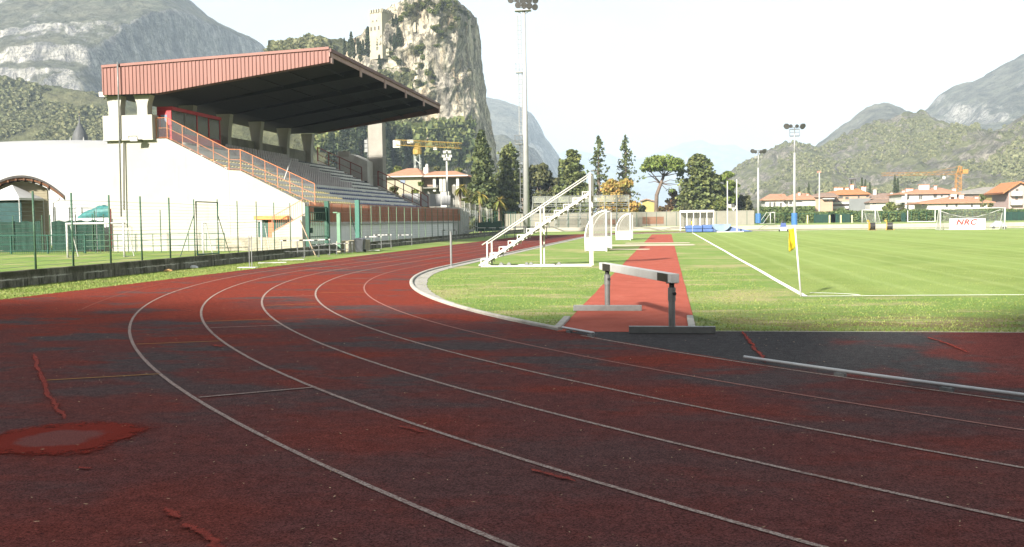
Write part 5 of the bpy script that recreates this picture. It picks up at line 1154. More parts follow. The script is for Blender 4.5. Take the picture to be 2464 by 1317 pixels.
for i in range(n+1):
    x = xa+(xb-xa)*i/n; vs += [(x, Yw, .3), (x, Yw, zt+.03*mnoise.noise((x*.3, 1, 1))), (x, Yw+.3, zt), (x, Yw+.3, .3)]
mb.add(vs, [(4*i+j, 4*i+j+1, 4*i+4+j+1, 4*i+4+j) for i in range(n) for j in range(3)]); bw = tag(mb.build('boundary_wall', CW), 'tall pale concrete boundary wall behind the far terrace and shelter', 'wall')
a_, c_ = R(1546, 540, Yw-.05), R(1597, 540, Yw-.05); mb = MB(); mb.box(a_.x, c_.x, Yw-.06, Yw-.01, .9, R(1570, 522, Yw).z); tag(mb.build('brown_board', M('brown_hoarding', (.15, .075, .045), .8, .1, 1)), 'brown board along the foot of the boundary wall', 'board')
a_, c_ = R(1420, 540, Yw-.05), R(1490, 540, Yw-.05); mb = MB(); mb.box(a_.x, c_.x, Yw-.06, Yw-.01, .9, R(1570, 526, Yw).z); tag(mb.build('brown_board', M('brown_hoarding', (.15, .075, .045))), 'orange brown board under the far tube terrace', 'board')
t = thing('wire_fence', (R(1640, 540, 153).x, 153, .55), 'green wire fence on the low wall across the far end, left of the masts', 'fence')
mb = MB(); xa, xb = R(1230, 540, 153).x, R(1822, 540, 153).x
for i in range(26): x = xa+(xb-xa)*i/25; mb.tube((x, 153, .5), (x, 153, 2.72), .035, n=5)
mb.build('posts_row', GRN2, t); mb = MB(); mb.path([(xa, 153, 2.7), (xb, 153, 2.7)], .02, 4)
for j in range(8): mb.path([(xa, 153, .8+j*.24), (xb, 153, .8+j*.24)], .008, 3)
mb.build('wire_mesh', WIRE, t)
mb = MB(); pts = [(1180, 546), (1330, 546), (1357, 556), (1395, 558), (1540, 546), (1562, 548), (1590, 556), (1617, 548), (1650, 546)]
mb.path([(R(px, py, 149.7).x, 149.7, max(.06, R(px, py, 149.7).z-.0)) for px, py in pts], .035, 4); tag(mb.build('hose', M('dark_hose', (.06, .06, .06), .6)), 'dark hose sagging along the far low wall behind the runway', 'hose')
mb = MB(); mb.path([(R(px, py, 149.6).x, 149.6, R(px, py, 149.6).z) for px, py in ((1822, 555), (1834, 546), (1846, 540), (1870, 541))], .035, 4); tag(mb.build('hose', M('dark_hose', (.06, .06, .06))), 'dark hose rising over the far low wall beside the masts', 'hose')
# tubular terrace at the far end
Yt = 158.0; t = thing('tube_terrace', (R(1390, 540, Yt).x, Yt, .5), 'grey tubular terrace with railings and plank rows at the far end of the track', 'terrace')
xa, xb = R(1276, 500, Yt).x, R(1512, 500, Yt).x; za, zr_, zm = R(1390, 543, Yt).z, R(1390, 472, Yt+3).z, R(1390, 487, Yt+3).z
zlow = .55
for i in range(9):
    x = xa+(xb-xa)*i/8; mb = MB(); mb.tube((x, Yt+3, zlow), (x, Yt+3, zr_), .055, n=5); mb.tube((x, Yt, zlow), (x, Yt, zlow+1.1), .05, n=5); mb.tube((x, Yt, zlow+1.1), (x, Yt+3, zm), .05, n=5); mb.tube((x, Yt+1.5, zlow), (x, Yt+1.5, (zlow+1.1+zm)/2), .045, n=4)
    if i < 8: x2 = xa+(xb-xa)*(i+1)/8; mb.tube((x, Yt+3.1, zlow+1.9), (x2, Yt+3.1, zm-.1), .035, n=4)
    mb.build('tube_frame', M('pale_tube', (.20, .21, .195), .5, .1), t)
mb = MB()
for z in (zr_, zm, zm-.35, zm-.7): mb.path([(xa, Yt+3.06, z), (xb, Yt+3.06, z)], .05, 4)
mb.build('rear_rail', M('pale_tube', (.42, .44, .42)), t)
for i in range(5):
    u = i/4.5; mb = MB(); z = zlow+1.15+(zm-.35-zlow-1.15)*u; y = Yt+3*u; mb.box(xa, xb, y-.18, y+.18, z, z+.07); mb.build('plank_row', M('grey_plank', (.095, .10, .10), .7, .12, 1), t)
mb = MB(); mb.box(xa, xb, Yt+3.12, Yt+3.13, zm, zr_); mb.build('guard_mesh', M_glass('guard_mesh', (.4, .42, .38), .22, .8), t)
# ================================================================ buildings beyond the ground
m, nt, b, out = newmat('terracotta_tiles'); k = NB(nt); setp(b, .85, 0, .2); v = k.obj()
a = k.mix(k.ramp(k.noise(v, 1.1, 6, .7), .35, .65), (.29, .145, .088), (.34, .185, .12)); a = k.mix(k.ramp(k.noise(v, 6, 3, .7), .55, .8, 0, .6), a, (.20, .11, .075)); k.l(a, b.inputs['Base Color']); k.bump(b, k.noise(v, 8, 3), .6, .08); TILE = m
TILEB = M('old_brown_tiles', (.19, .13, .098), .9, .2, 1.0, .4, fine=.2); TILEG = M('grey_brown_tiles', (.20, .185, .165), .9, .14, 1.0, .3, fine=.15); TILEO = M('orange_tiles', (.32, .135, .055), .85, .14, 1.2, .3, fine=.15)
PLW = M('white_plaster', (.40, .395, .375), .85, .06, .5, .1, dirt=((.29, .28, .25), .4)); PLS = M('salmon_plaster', (.31, .215, .155), .85, .06, .5); PLP = M('pink_plaster', (.34, .255, .235), .85, .05, .5); PLY = M('yellow_plaster', (.28, .225, .085), .85, .06, .5); PLB = M('beige_plaster', (.24, .21, .165), .85, .08, .5)
WIN = M('dark_glazing', (.07, .07, .065), .2, .25, 1.5, spec=.6); SHUT = M('brown_shutter', (.16, .10, .07), .7, .2, 2); EAVE = M('eave_timber', (.22, .15, .10), .8, .15, 2)
def hip_roof(mb, x0, x1, y0, y1, ze, zr, rx0, rx1, th=.22):
    ym = (y0+y1)/2; vs = [(x0, y0, ze), (x1, y0, ze), (x1, y1, ze), (x0, y1, ze), (rx0, ym, zr), (rx1, ym, zr)]+[(x0, y0, ze-th), (x1, y0, ze-th), (x1, y1, ze-th), (x0, y1, ze-th)]
    mb.add(vs, [(0, 1, 5, 4), (1, 2, 5), (2, 3, 4, 5), (3, 0, 4), (0, 6, 7, 1), (1, 7, 8, 2), (2, 8, 9, 3), (3, 9, 6, 0), (9, 8, 7, 6)])
def house(name, lb, Y, wall, roof, wp, rp, dep, tile, plaster, wins=(), chim=(), balc=(), cat='house', zb=.5, winmat=None, sub=None):
    # wp: px x0,x1 of the walls; rp: (px eave x0, x1, py eave, ridge px x0, x1, py ridge)
    x0, x1 = R(wp[0], 480, Y).x, R(wp[1], 480, Y).x; ze = R((rp[0]+rp[1])/2, rp[2], Y).z
    t = thing(name, ((x0+x1)/2, Y+dep/2, zb), lb, cat)
    mb = MB(); mb.box(x0, x1, Y, Y+dep, zb-.3, ze-.05); w = mb.build('wall', plaster, t)
    ym = Y+dep/2; zr = R((rp[3]+rp[4])/2, rp[5], ym).z
    mb = MB(); hip_roof(mb, R(rp[0], 480, Y-.8).x, R(rp[1], 480, Y-.8).x, Y-.8, Y+dep+.8, ze+.1, zr, R(rp[3], 470, ym).x, R(rp[4], 470, ym).x); rf = mb.build('roof', tile, t)
    for a, c, e, f in wins:
        mb = MB(); mb.box(R(a, 480, Y).x, R(c, 480, Y).x, Y-.06, Y-.003, R(a, f, Y).z, R(a, e, Y).z); mb.build('window', winmat or WIN, t)
    for a, c, e, f in chim:
        y = Y+dep*.30; zc0, zc1 = R(a, f, y).z, R(a, e, y).z; mb = MB(); mb.box(R(a, 470, y).x, R(c, 470, y).x, y, y+.9, zc0-.9, zc1); ch = mb.build('chimney', PLW, rf)
        mb = MB(); mb.box(R(a, 470, y).x-.12, R(c, 470, y).x+.12, y-.12, y+1.02, zc1+.003, zc1+.16); mb.build('cap', tile, ch)
    for a, c, e, f in balc:
        mb = MB(); mb.box(R(a, 480, Y).x, R(c, 480, Y).x, Y-1.3, Y-.01, R(a, f, Y).z, R(a, e, Y).z); mb.build('balcony', PLW, t)
    return t, rf
house('house', 'low white house with a long terracotta roof and pale dormers, leftmost beyond the hedge', 262, None, None, (1842, 1896), (1836, 1898, 481, 1852, 1888, 467), 11, TILE, PLW, ((1851, 1855, 487, 499), (1861, 1866, 487, 500), (1877, 1881, 488, 500)), ((1856, 1861, 474, 479), (1877, 1884, 471, 477)), ((1840, 1866, 500, 505),))
house('house', 'white house with a terracotta roof just right of the nearer blue padded mast', 256, None, None, (1897, 1962), (1890, 1962, 480, 1910, 1945, 466), 12, TILE, PLW, ((1899, 1906, 484, 492), (1915, 1930, 485, 487)), ((1900, 1908, 472, 477), (1921, 1926, 464, 470), (1940, 1946, 468, 472)), ((1912, 1958, 493, 506),))
house('house', 'salmon house with a deep brown eave beside the thin pole', 270, None, None, (1962, 2004), (1948, 2020, 474, 1972, 2005, 464), 12, TILEB, PLS, ((1990, 1994, 479, 484),), (), ((1978, 2006, 478, 480),))
t, rf = house('apartment_house', 'large salmon house with a broad orange roof, clustered white chimneys and grey scaffold netting', 276, None, None, (1984, 2092), (1974, 2095, 468, 2046, 2056, 451), 15, TILEO, PLS, ((2016, 2028, 473, 478), (2034, 2042, 474, 480), (2064, 2068, 471, 477), (2084, 2090, 472, 475), (1998, 2010, 480, 486), (2016, 2026, 484, 490)), ((2008, 2014, 452, 463), (2015, 2021, 452, 463), (2022, 2028, 452, 463), (2034, 2042, 453, 461), (2047, 2054, 445, 452), (2073, 2079, 450, 458), (2080, 2084, 450, 458)), ((1990, 2042, 487, 492), (1984, 2040, 497, 503)))
x0, x1 = R(2043, 490, 274.6).x, R(2094, 490, 274.6).x; mb = MB(); mb.box(x0, x1, 274.4, 274.55, .6, R(2060, 478, 274.5).z); mb.build('screen', M('grey_scaffold_net', (.135, .145, .145), .85, .06, .6), t)
mb = MB(); y = 282; p0, p1, p2, p3 = R(2043, 458, y), R(2046, 433, y), R(2057, 433, y), R(2060, 458, y); mb.path([p0, p1, p2, p3], .28, 4); mb.path([R(2043, 432, y), R(2060, 430, y)], .3, 4); mb.build('hoist_frame', M('dark_hoist', (.10, .10, .10), .6), t)
house('house', 'old house with brown roofs between the apartment house and the white villa', 285, None, None, (2094, 2160), (2088, 2172, 478, 2100, 2150, 465), 12, TILEB, PLB, ((2100, 2112, 477, 482), (2118, 2126, 478, 483)), ((2102, 2109, 456, 466), (2143, 2148, 464, 470)))
house('house', 'low old house with a sagging brown roof in front of its brown roofed neighbour', 268, None, None, (2094, 2150), (2092, 2160, 487, 2105, 2150, 479), 9, TILEB, PLW, ((2099, 2108, 489, 492),), (), ())
t, rf = house('villa', 'big white villa with a terracotta roof, white dormers and a wide balcony', 254, None, None, (2170, 2300), (2166, 2312, 466, 2222, 2262, 452), 14, TILE, PLW, ((2182, 2188, 469, 479), (2211, 2215, 469, 481), (2216, 2219, 469, 481), (2246, 2254, 468, 476), (2264, 2268, 469, 475), (2282, 2287, 469, 475), (2170, 2176, 488, 498), (2212, 2218, 489, 500)), ((2171, 2178, 459, 466), (2180, 2197, 455, 463), (2211, 2236, 446, 454), (2248, 2254, 448, 454), (2292, 2300, 454, 463)), ((2153, 2222, 482, 488),))
x = R(2180, 490, 252.4).x; mb = MB(); mb.box(x-.22, x+.22, 252.3, 252.7, .5, R(2180, 467, 252).z); mb.build('column', PLW, t)
house('house', 'single storey white house with a spreading pinkish roof in front of the villa', 238, None, None, (2232, 2376), (2212, 2396, 488.5, 2280, 2330, 474), 12, TILE, PLW, ((2276, 2281, 491, 499), (2299, 2304, 491, 498), (2336, 2341, 491, 499), (2358, 2363, 491, 499), (2218, 2224, 489, 497)), ((2285, 2296, 475, 483), (2288, 2302, 467, 474), (2309, 2319, 469, 475), (2346, 2354, 474, 482)))
house('house', 'wide house with a grey roof, dark upper floor and an orange door at right', 272, None, None, (2318, 2402), (2300, 2428, 466, 2368, 2400, 450), 14, TILEG, M('dark_brown_front', (.16, .13, .11), .8, .1), ((2366, 2380, 471, 484), (2391, 2398, 471, 486)), ((2410, 2415, 446, 454),), (), winmat=M('pale_blue_pane', (.48, .55, .55), .4, .1))
house('house', 'yellow house with a reddish roof between the grey roofed house and the pink house', 262, None, None, (2400, 2426), (2395, 2432, 465, 2402, 2424, 455), 10, TILEB, PLY, (), (), ((2418, 2428, 476, 483),))
Yp_ = 246; xg0, xg1 = R(2427, 480, Yp_).x, R(2500, 480, Yp_).x; xm = (xg0+xg1)/2; zt0 = R(2440, 437, Yp_).z; ze = R(2440, 458, Yp_).z
t = thing('gabled_house', (xm, Yp_+6, .5), 'tall pink gabled house with an orange roof and white balconies at the right edge', 'house')
mb = MB(); mb.prism([(xg0, .2), (xg0, ze), (R(2452, 470, Yp_).x, zt0-.35), (xg1, ze), (xg1, .2)], 'y', Yp_, Yp_+12); mb.build('wall', PLP, t)
xa_ = R(2452, 470, Yp_).x; mb = MB(); o0, o1 = R(2414, 470, Yp_-1).x, xg1+1.2
mb.add([(o0, Yp_-1, ze-.5), (xa_, Yp_-1, zt0), (o1, Yp_-1, ze-.5), (o0, Yp_+13, ze-.5), (xa_, Yp_+13, zt0), (o1, Yp_+13, ze-.5), (o0, Yp_-1, ze-.8), (xa_, Yp_-1, zt0-.3), (o1, Yp_-1, ze-.8), (o0, Yp_+13, ze-.8), (xa_, Yp_+13, zt0-.3), (o1, Yp_+13, ze-.8)], [(0, 1, 4, 3), (1, 2, 5, 4), (6, 9, 10, 7), (7, 10, 11, 8), (0, 6, 7, 1), (1, 7, 8, 2), (3, 4, 10, 9), (4, 5, 11, 10)]); mb.build('roof', TILEO, t)
for e, f in ((462, 472), (484, 494)): mb = MB(); mb.box(R(2430, 480, Yp_).x, R(2456, 480, Yp_).x, Yp_-1.2, Yp_-.01, R(2440, f, Yp_).z, R(2440, e, Yp_).z); mb.build('balcony', PLW, t)
for a, e, f in ((2444, 455, 460), (2443, 473, 481)): mb = MB(); mb.box(R(a, 480, Yp_).x, R(a+6, 480, Yp_).x, Yp_-.05, Yp_-.003, R(a, f, Yp_).z, R(a, e, Yp_).z); mb.build('window', WIN, t)
# ---- villa behind the terrace on the left
Yv = 190.0; z_ = lambda px, py: R(px, py, Yv).z
xv0, xv1, xv2 = R(926, 450, Yv).x, R(1014, 450, Yv).x, R(1118, 450, Yv).x
t = thing('tiled_villa', ((xv0+xv2)/2, Yv+6, 0), 'cream villa with low terracotta hip roofs and a columned front beyond the open terrace', 'villa')
mb = MB(); mb.box(xv0, xv1, Yv, Yv+13, 0, z_(960, 427)); w = mb.build('wall', M('cream_plaster', (.255, .23, .175), .85, .07, .5, dirt=((.18, .16, .12), .4)), t)
mb = MB(); mb.box(xv1+.02, xv2, Yv+1.8, Yv+12, 0, z_(1060, 428)); mb.build('wall', M('grey_plaster', (.155, .148, .132), .85, .07, .5), t)
mb = MB(); hip_roof(mb, R(918, 430, Yv-1).x, R(1018, 430, Yv-1).x, Yv-1, Yv+14, z_(960, 424.5), R(990, 405, Yv+6).z, R(978, 405, Yv+6).x, R(1003, 405, Yv+6).x); rf = mb.build('roof', TILE, t)
mb = MB(); hip_roof(mb, R(1018.3, 430, Yv-.6).x, R(1124, 430, Yv-.6).x, Yv-.6, Yv+13, z_(1060, 425), R(1070, 412, Yv+6).z, R(1030, 405, Yv+6).x, R(1096, 405, Yv+6).x); mb.build('roof', TILE, t)
for pa, pb, ea, eb in ((916, 1020, 424.5, 427), (1016, 1126, 425, 427.5)): mb = MB(); mb.box(R(pa, 430, Yv-1.1).x, R(pb, 430, Yv-1.1).x, Yv-1.12, Yv-1.02, z_(960, eb), z_(960, ea)); mb.build('gutter', PLW, rf)
mb = MB(); y = Yv+4; mb.box(R(1019, 410, y).x, R(1030, 410, y).x, y, y+1, R(1020, 414, y).z-1, R(1020, 403, y).z); ch = mb.build('chimney', PLW, rf); mb = MB(); mb.lathe((R(1026, 404, y).x, y+.5, R(1026, 403, y).z), [(.15, 0), (.32, .1), (.3, .5), (.1, .7)], 10); mb.build('cowl', PLW, ch)
for pa, pb, e, f, mt in ((963, 975, 434, 441, M('blue_grey_window', (.16, .19, .26))), (1018, 1042, 425, 449, M('timber_glazing', (.22, .15, .11), .5, .25, 2)), (1047, 1058, 430, 458, WIN), (1070, 1076, 430, 458, M('ochre_blind', (.50, .40, .22), .8)), (1091, 1095, 443, 449, PLW), (1104, 1114, 430, 446, WIN), (1062, 1066, 432, 446, M('red_brown_frame', (.25, .06, .045)))):
    y = Yv-.02 if pb < 1014 else Yv+1.78; mb = MB(); mb.box(R(pa, 440, y).x, R(pb, 440, y).x, y-.06, y, R(pa, f, y).z, R(pa, e, y).z); mb.build('window', mt, t)
for px in (1045.5, 1061, 1069, 1101.5): x = R(px, 440, Yv).x; mb = MB(); mb.box(x-.27, x+.27, Yv-.2, Yv+.3, z_(px, 461), z_(px, 427)); mb.build('column', PLW, t)
mb = MB(); mb.box(R(1018, 450, Yv-.6).x, R(1053, 450, Yv-.6).x, Yv-.8, Yv+1.75, z_(1030, 454), z_(1030, 451.5)); mb.build('balcony_slab', M('grey_plaster', (.155, .148, .132)), t)
mb = MB(); mb.box(R(1060, 470, Yv).x, R(1080, 470, Yv).x, Yv, Yv+1.7, 0, z_(1060, 461)); mb.build('plinth', PLW, t)
# yellow house behind the umbrella pine
Yy = 255; xa, xb = R(1545, 490, Yy).x, R(1577, 490, Yy).x; t = thing('yellow_house', ((xa+xb)/2, Yy+4, 0), 'small yellow house with a brown roof edge left of the umbrella pine trunk', 'house')
mb = MB(); zl, zr2 = R(1548, 485, Yy).z, R(1573, 488, Yy).z; zm_ = R(1556, 482, Yy).z
mb.prism([(xa, 0), (xa, zl), (R(1556, 482, Yy).x, zm_), (xb, zr2), (xb, 0)], 'y', Yy, Yy+9); mb.build('wall', PLY, t)
mb = MB(); mb.prism([(xa-.5, zl-.1), (R(1556, 482, Yy).x, zm_+.12), (xb+.5, zr2+.05), (xb+.5, zr2+.32), (R(1556, 482, Yy).x, zm_+.4), (xa-.5, zl+.2)], 'y', Yy-.6, Yy+9.5); mb.build('roof', TILEB, t)
for px0, px1, py0, py1, Yq, lb in ((1752, 1782, 484, 500, 262, 'pale small house half hidden behind the trees left of the far mast'), (1695, 1716, 488, 503, 250, 'pale house corner glimpsed under the big cedar')):
    xa, xb = R(px0, 490, Yq).x, R(px1, 490, Yq).x; t = thing('house', ((xa+xb)/2, Yq+4, 0), lb, 'house'); mb = MB(); mb.box(xa, xb, Yq, Yq+8, 0, R(px0, py0+3, Yq).z); mb.build('wall', PLW, t)
    mb = MB(); hip_roof(mb, xa-.5, xb+.5, Yq-.5, Yq+8.5, R(px0, py0+3, Yq).z, R(px0, py0-4, Yq+4).z, xa+1.2, xb-1.2); mb.build('roof', TILEB, t)
    mb = MB(); mb.box(xa+.8, xa+1.8, Yq-.05, Yq-.003, R(px0, py1, Yq).z, R(px0, py0+5, Yq).z); mb.build('window', WIN, t)
# ---- air dome
m, nt, b, out = newmat('white_membrane'); k = NB(nt); setp(b, .55, 0, .3); v = k.obj()
a = k.mix(k.ramp(k.noise(v, .25, 4), .35, .65), (.28, .282, .285), (.31, .31, .31)); sp = k.n('ShaderNodeSeparateXYZ'); k.l(v, sp.inputs[0]); fr = k.math('ABSOLUTE', k.math('SUBTRACT', k.math('FRACT', k.math('DIVIDE', sp.outputs[0], 3.2)), .5)); a = k.mix(k.ramp(fr, .47, .5, 0, .3), a, (.25, .26, .27)); k.l(a, b.inputs['Base Color']); MEMB = m
Yd = 112.0; pc_ = R(78, 335, Yd); hd = pc_.z; t = thing('air_dome', (pc_.x, Yd, 0), 'huge white inflated sports dome behind the hut at left', 'dome')
P_ = []
for i in range(25):
    a_ = math.pi/2*i/24; r, z = math.cos(a_)**.62, hd*math.sin(a_)**.80; P_.append([(pc_.x+r*30*math.cos(q), Yd+8+r*22*math.sin(q), z) for q in np.linspace(0, 2*math.pi, 73)[:-1]])
mb = MB(); n = 72; mb.add([q for r in P_ for q in r], [(i*n+j, i*n+(j+1) % n, (i+1)*n+(j+1) % n, (i+1)*n+j) for i in range(24) for j in range(n)]); mb.build('membrane', MEMB, t, smooth=True)
mb = MB(); yq = 86; mb.path([(R(120, 480, yq).x, yq, R(120, 500, yq).z), (R(262, 480, yq).x, yq, R(262, 500, yq).z)], .05, 5)
for px in (125, 160, 190, 230): x = R(px, 500, yq).x; mb.box(x-.3, x+.3, yq-.1, yq+.1, 0, R(px, 498, yq).z)
mb.build('entrance_frame', M('grey_frame', (.3, .31, .32), .6), t)
# ---- church spire
Ys = 330.0; p = R(193, 340, Ys); t = thing('church_spire', (p.x, Ys, 0), 'dark onion shaped church spire with white pinnacles rising behind the white dome', 'spire'); zt = R(192, 272, Ys).z; zb0 = R(193, 345, Ys).z; u = (zt-zb0)
SLATE = M('dark_slate', (.06, .062, .065), .6, .15, .8)
mb = MB(); mb.lathe((p.x, Ys, zb0-3), [(2.5, 0), (2.75, 3), (2.6, 3+u*.22), (1.9, 3+u*.40), (.95, 3+u*.56), (.35, 3+u*.68), (.14, 3+u*.92), (.05, 3+u)], 14); sp_ = mb.build('dome', SLATE, t, smooth=True)
mb = MB(); mb.lathe((p.x, Ys, zt-1.2), [(.05, 0), (.3, .25), (.05, .5)], 8); mb.tube((p.x, Ys, zt-.3), (p.x, Ys, zt+.6), .06, n=4); mb.tube((p.x-.3, Ys, zt+.3), (p.x+.3, Ys, zt+.3), .05, n=4); mb.build('finial', M('gilt_metal', (.45, .36, .15), .4, .1, metal=.5), sp_)
for s in (-1, 1): mb = MB(); mb.tube((p.x+s*2.55, Ys-2, zb0-3), (p.x+s*2.55, Ys-2, zb0+.6), .35, n=6); mb.tube((p.x+s*2.55, Ys-2, zb0+.6), (p.x+s*2.55, Ys-2, zb0+2.1), .32, .03, 6); mb.build('pinnacle', PLW, t)
mb = MB(); mb.box(p.x-2.6, p.x+2.6, Ys-2.6, Ys+2.6, 0, zb0-2.5); mb.build('tower', PLB, t)
# ---- cranes
def truss(mb, a, c, s, n, r):
    a, c = Vector(a), Vector(c); d = (c-a).normalized(); ref = Vector((0, 0, 1)) if abs(d.z) < .9 else Vector((1, 0, 0)); u = d.cross(ref).normalized()*s/2; w = u.cross(d).normalized()*s/2
    ch = [lambda p: p-u-w, lambda p: p+u-w, lambda p: p+u+w, lambda p: p-u+w]
    for f in ch: mb.tube(f(a), f(c), r, n=4)
    for i in range(n):
        p, q = a.lerp(c, i/n), a.lerp(c, (i+1)/n)
        for f, g in ((ch[0], ch[3]), (ch[1], ch[2]), (ch[0], ch[1])): mb.tube(f(p) if i % 2 else g(p), g(q) if i % 2 else f(q), r*.65, n=3)
CRY = M('crane_yellow', (.26, .17, .035), .5, .1, 2); CRO = M('crane_orange', (.30, .15, .04), .5, .1, 2)
Yc = 250; p = R(1004, 350, Yc); t = thing('tower_crane', (p.x, Yc, 0), 'yellow tower crane with a white counterweight in front of the castle rock', 'crane')
mb = MB(); truss(mb, (p.x, Yc, 0), (p.x, Yc, R(1004, 372, Yc).z), 1.4, 16, .08); mb.build('mast', M('pale_grey_steel', (.4, .42, .4), .5), t)
mb = MB(); mb.lathe((p.x, Yc, R(1004, 374, Yc).z), [(.7, 0), (1.2, .3), (1.2, 1.4), (.8, 2.2), (.8, 3.0)], 10); mb.build('slewing_unit', CRY, t)
a_, c_ = R(953, 346, Yc), R(1108, 351, Yc-6); a_.z += .3
mb = MB(); truss(mb, a_, c_, 1.35, 26, .07); mb.build('jib', CRY, t)
mb = MB(); q = R(955.5, 346, Yc); mb.cbox((q.x, Yc, q.z-.1), (1.9, 1.2, 1.9)); mb.build('counterweight', PLW, t)
mb = MB(); q = R(990, 338, Yc); mb.cbox((q.x, Yc-.8, q.z-.4), (1.6, 1.0, .9)); mb.build('machine_box', PLW, t); mb = MB(); q2 = R(1048, 350, Yc-3); mb.cbox((q2.x, Yc-3.2, q2.z-.8), (.9, .8, .8)); mb.build('trolley', PLW, t)
Yc = 330; p = R(2306, 450, Yc); zj = R(2306, 417, Yc).z; t = thing('tower_crane', (p.x, Yc, 0), 'orange tower crane with a long thin jib above the houses at right', 'crane')
mb = MB(); truss(mb, (p.x, Yc, 0), (p.x, Yc, zj), 1.5, 18, .11); mb.build('mast', CRO, t)
mb = MB(); truss(mb, (p.x, Yc, zj), R(2122, 420, Yc-4), .9, 26, .055); mb.build('jib', CRO, t)
mb = MB(); truss(mb, (p.x, Yc, zj), R(2324, 412, Yc), 1.0, 3, .12); q = R(2322, 413, Yc); mb.cbox(q, (1.6, 1.2, 1.3)); mb.build('counter_jib', CRO, t)
mb = MB(); truss(mb, (p.x, Yc, zj), (p.x+.6, Yc, R(2308, 400, Yc).z), .8, 3, .1); mb.tube((p.x+.6, Yc, R(2308, 400, Yc).z), R(2230, 417, Yc-2), .05, n=3); mb.build('apex', CRO, t)
mb = MB(); q = R(2271, 428, Yc-1); mb.cbox(q, (.8, .6, .8)); mb.tube(q, (q.x, q.y, zj), .05, n=3); mb.build('hook', PLW, t)
# ================================================================ mountains and hills
def fbm(x, y, z, o=5, H=1.0, lac=2.1): return mnoise.fractal((x, y, z), H, lac, o)
def mat_mount(name, veg, veg2, rock, rock2, thr=(.62, .80), pat=.012, rockbias=0.0, fine=.06, streak=1.0):
    m, nt, b, out = newmat(name); k = NB(nt); setp(b, .95, 0, .1); v = k.pos()
    ge = k.n('ShaderNodeNewGeometry'); sn = k.n('ShaderNodeSeparateXYZ'); k.l(ge.outputs['Normal'], sn.inputs[0])
    n1 = k.noise(v, pat, 6, .68); n2 = k.noise(k.mapv(v, (1, 1, .4*streak)), pat*6, 8, .74); n3 = k.noise(v, fine, 6, .75)
    s = k.math('ADD', sn.outputs[2], k.math('ADD', k.math('MULTIPLY', k.math('SUBTRACT', n2, .5), 1.15), k.math('SUBTRACT', k.math('MULTIPLY', k.math('SUBTRACT', n1, .5), 1.3), rockbias)))
    vg = k.mix(k.ramp(n1, .35, .65), veg, veg2); vg = k.mul(vg, k.ramp(n3, .28, .72, .45, 1.5))
    rk = k.mix(k.ramp(n2, .38, .60), rock2, rock); rk = k.mul(rk, k.ramp(n3, .28, .72, .55, 1.4))
    ck = k.math('ABSOLUTE', k.math('SUBTRACT', k.noise(k.mapv(v, (1, 1, .35*streak)), pat*9, 7, .7, .8), .5)); rk = k.mix(k.ramp(ck, 0, .035, .8, 0), rk, tuple(q*.35 for q in rock2))
    ck2 = k.math('ABSOLUTE', k.math('SUBTRACT', k.noise(k.mapv(v, (.4, .4, 1.6)), pat*5, 6, .7, .6), .5)); rk = k.mix(k.ramp(ck2, 0, .03, .55, 0), rk, veg)
    k.l(k.mix(k.ramp(s, thr[0], thr[1]), rk, vg), b.inputs['Base Color'])
    k.bump(b, k.math('ADD', n3, k.math('MULTIPLY', n2, 2.5)), 1.0, 1.0/fine*.35)
    return m
def terrain(name, lb, sil, Y, run, mat, prof, nx=200, nv=90, amp=6.0, fr=.012, seed=0, back=None, warp=0.0, zb=0.0, cat='mountain', lump=0.0, lumpf=.12):
    """ridge seen at photo pixels sil at distance Y; prof maps 0..1 (foot..ridge) to a height share"""
    P = [R(px, py, Y) for px, py in sil]; xs = [p.x for p in P]; zs = [p.z for p in P]; back = back or run*.5; g = []
    for j in range(nv+1):
        v = j/nv*1.22; row = []
        for i in range(nx+1):
            x = xs[0]+(xs[-1]-xs[0])*i/nx; zr = float(np.interp(x, xs, zs)); zr += amp*.45*fbm(x*fr*2.2, 7.7, seed, 5)
            y = Y-run*(1-v) if v <= 1 else Y+back*(v-1)/.22
            vv = v+warp*fbm(x*fr*.8, v*2.2, seed+3, 4)*(1-abs(2*min(v, 1)-1)**3)
            s = prof(max(0, min(1, vv))) if v <= 1 else 1-.6*((v-1)/.22)**1.5
            fade = min(1, v*5)*(1-.75*max(0, min(1, (v-.8)/.2)))
            z = zb+(zr-zb)*s+amp*fbm(x*fr, y*fr, seed, 6)*fade
            if lump: z += lump*max(0, mnoise.noise((x*lumpf, y*lumpf, seed+20)))*min(1, v*6)+lump*.6*max(0, mnoise.noise((x*lumpf*2.3, y*lumpf*2.3, seed+30)))*min(1, v*6)
            dx = amp*.5*fbm(y*fr*1.3, z*fr*1.6, seed+11, 4)*fade
            row.append((x+dx, y+amp*.8*fbm(x*fr*1.7, z*fr*2.0, seed+17, 5)*fade, z))
        g.append(row)
    o = grid_obj(name, g, mat); tag(o, lb, cat, kind='structure'); return o
def steps(pts): return lambda v: float(np.interp(v, [p[0] for p in pts], [p[1] for p in pts]))
MGREY = mat_mount('left_mountain_rock', (.105, .112, .082), (.148, .144, .104), (.52, .50, .455), (.20, .20, .205), (.50, .74), .010, .0, .07)
MHILL = mat_mount('wooded_hill', (.092, .102, .050), (.14, .138, .072), (.30, .28, .225), (.17, .16, .128), (.30, .52), .014, -.10, .10)
MRIGHT = mat_mount('right_hill_scrub', (.130, .145, .068), (.18, .185, .095), (.34, .31, .255), (.17, .16, .135), (.42, .62), (.018), .34, .08)
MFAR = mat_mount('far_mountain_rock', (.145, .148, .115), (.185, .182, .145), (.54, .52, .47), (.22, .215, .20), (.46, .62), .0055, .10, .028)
MPALE = mat_mount('snowy_far_range', (.20, .22, .24), (.25, .27, .29), (.72, .74, .76), (.42, .44, .46), (.45, .7), .0022, .12, .012)
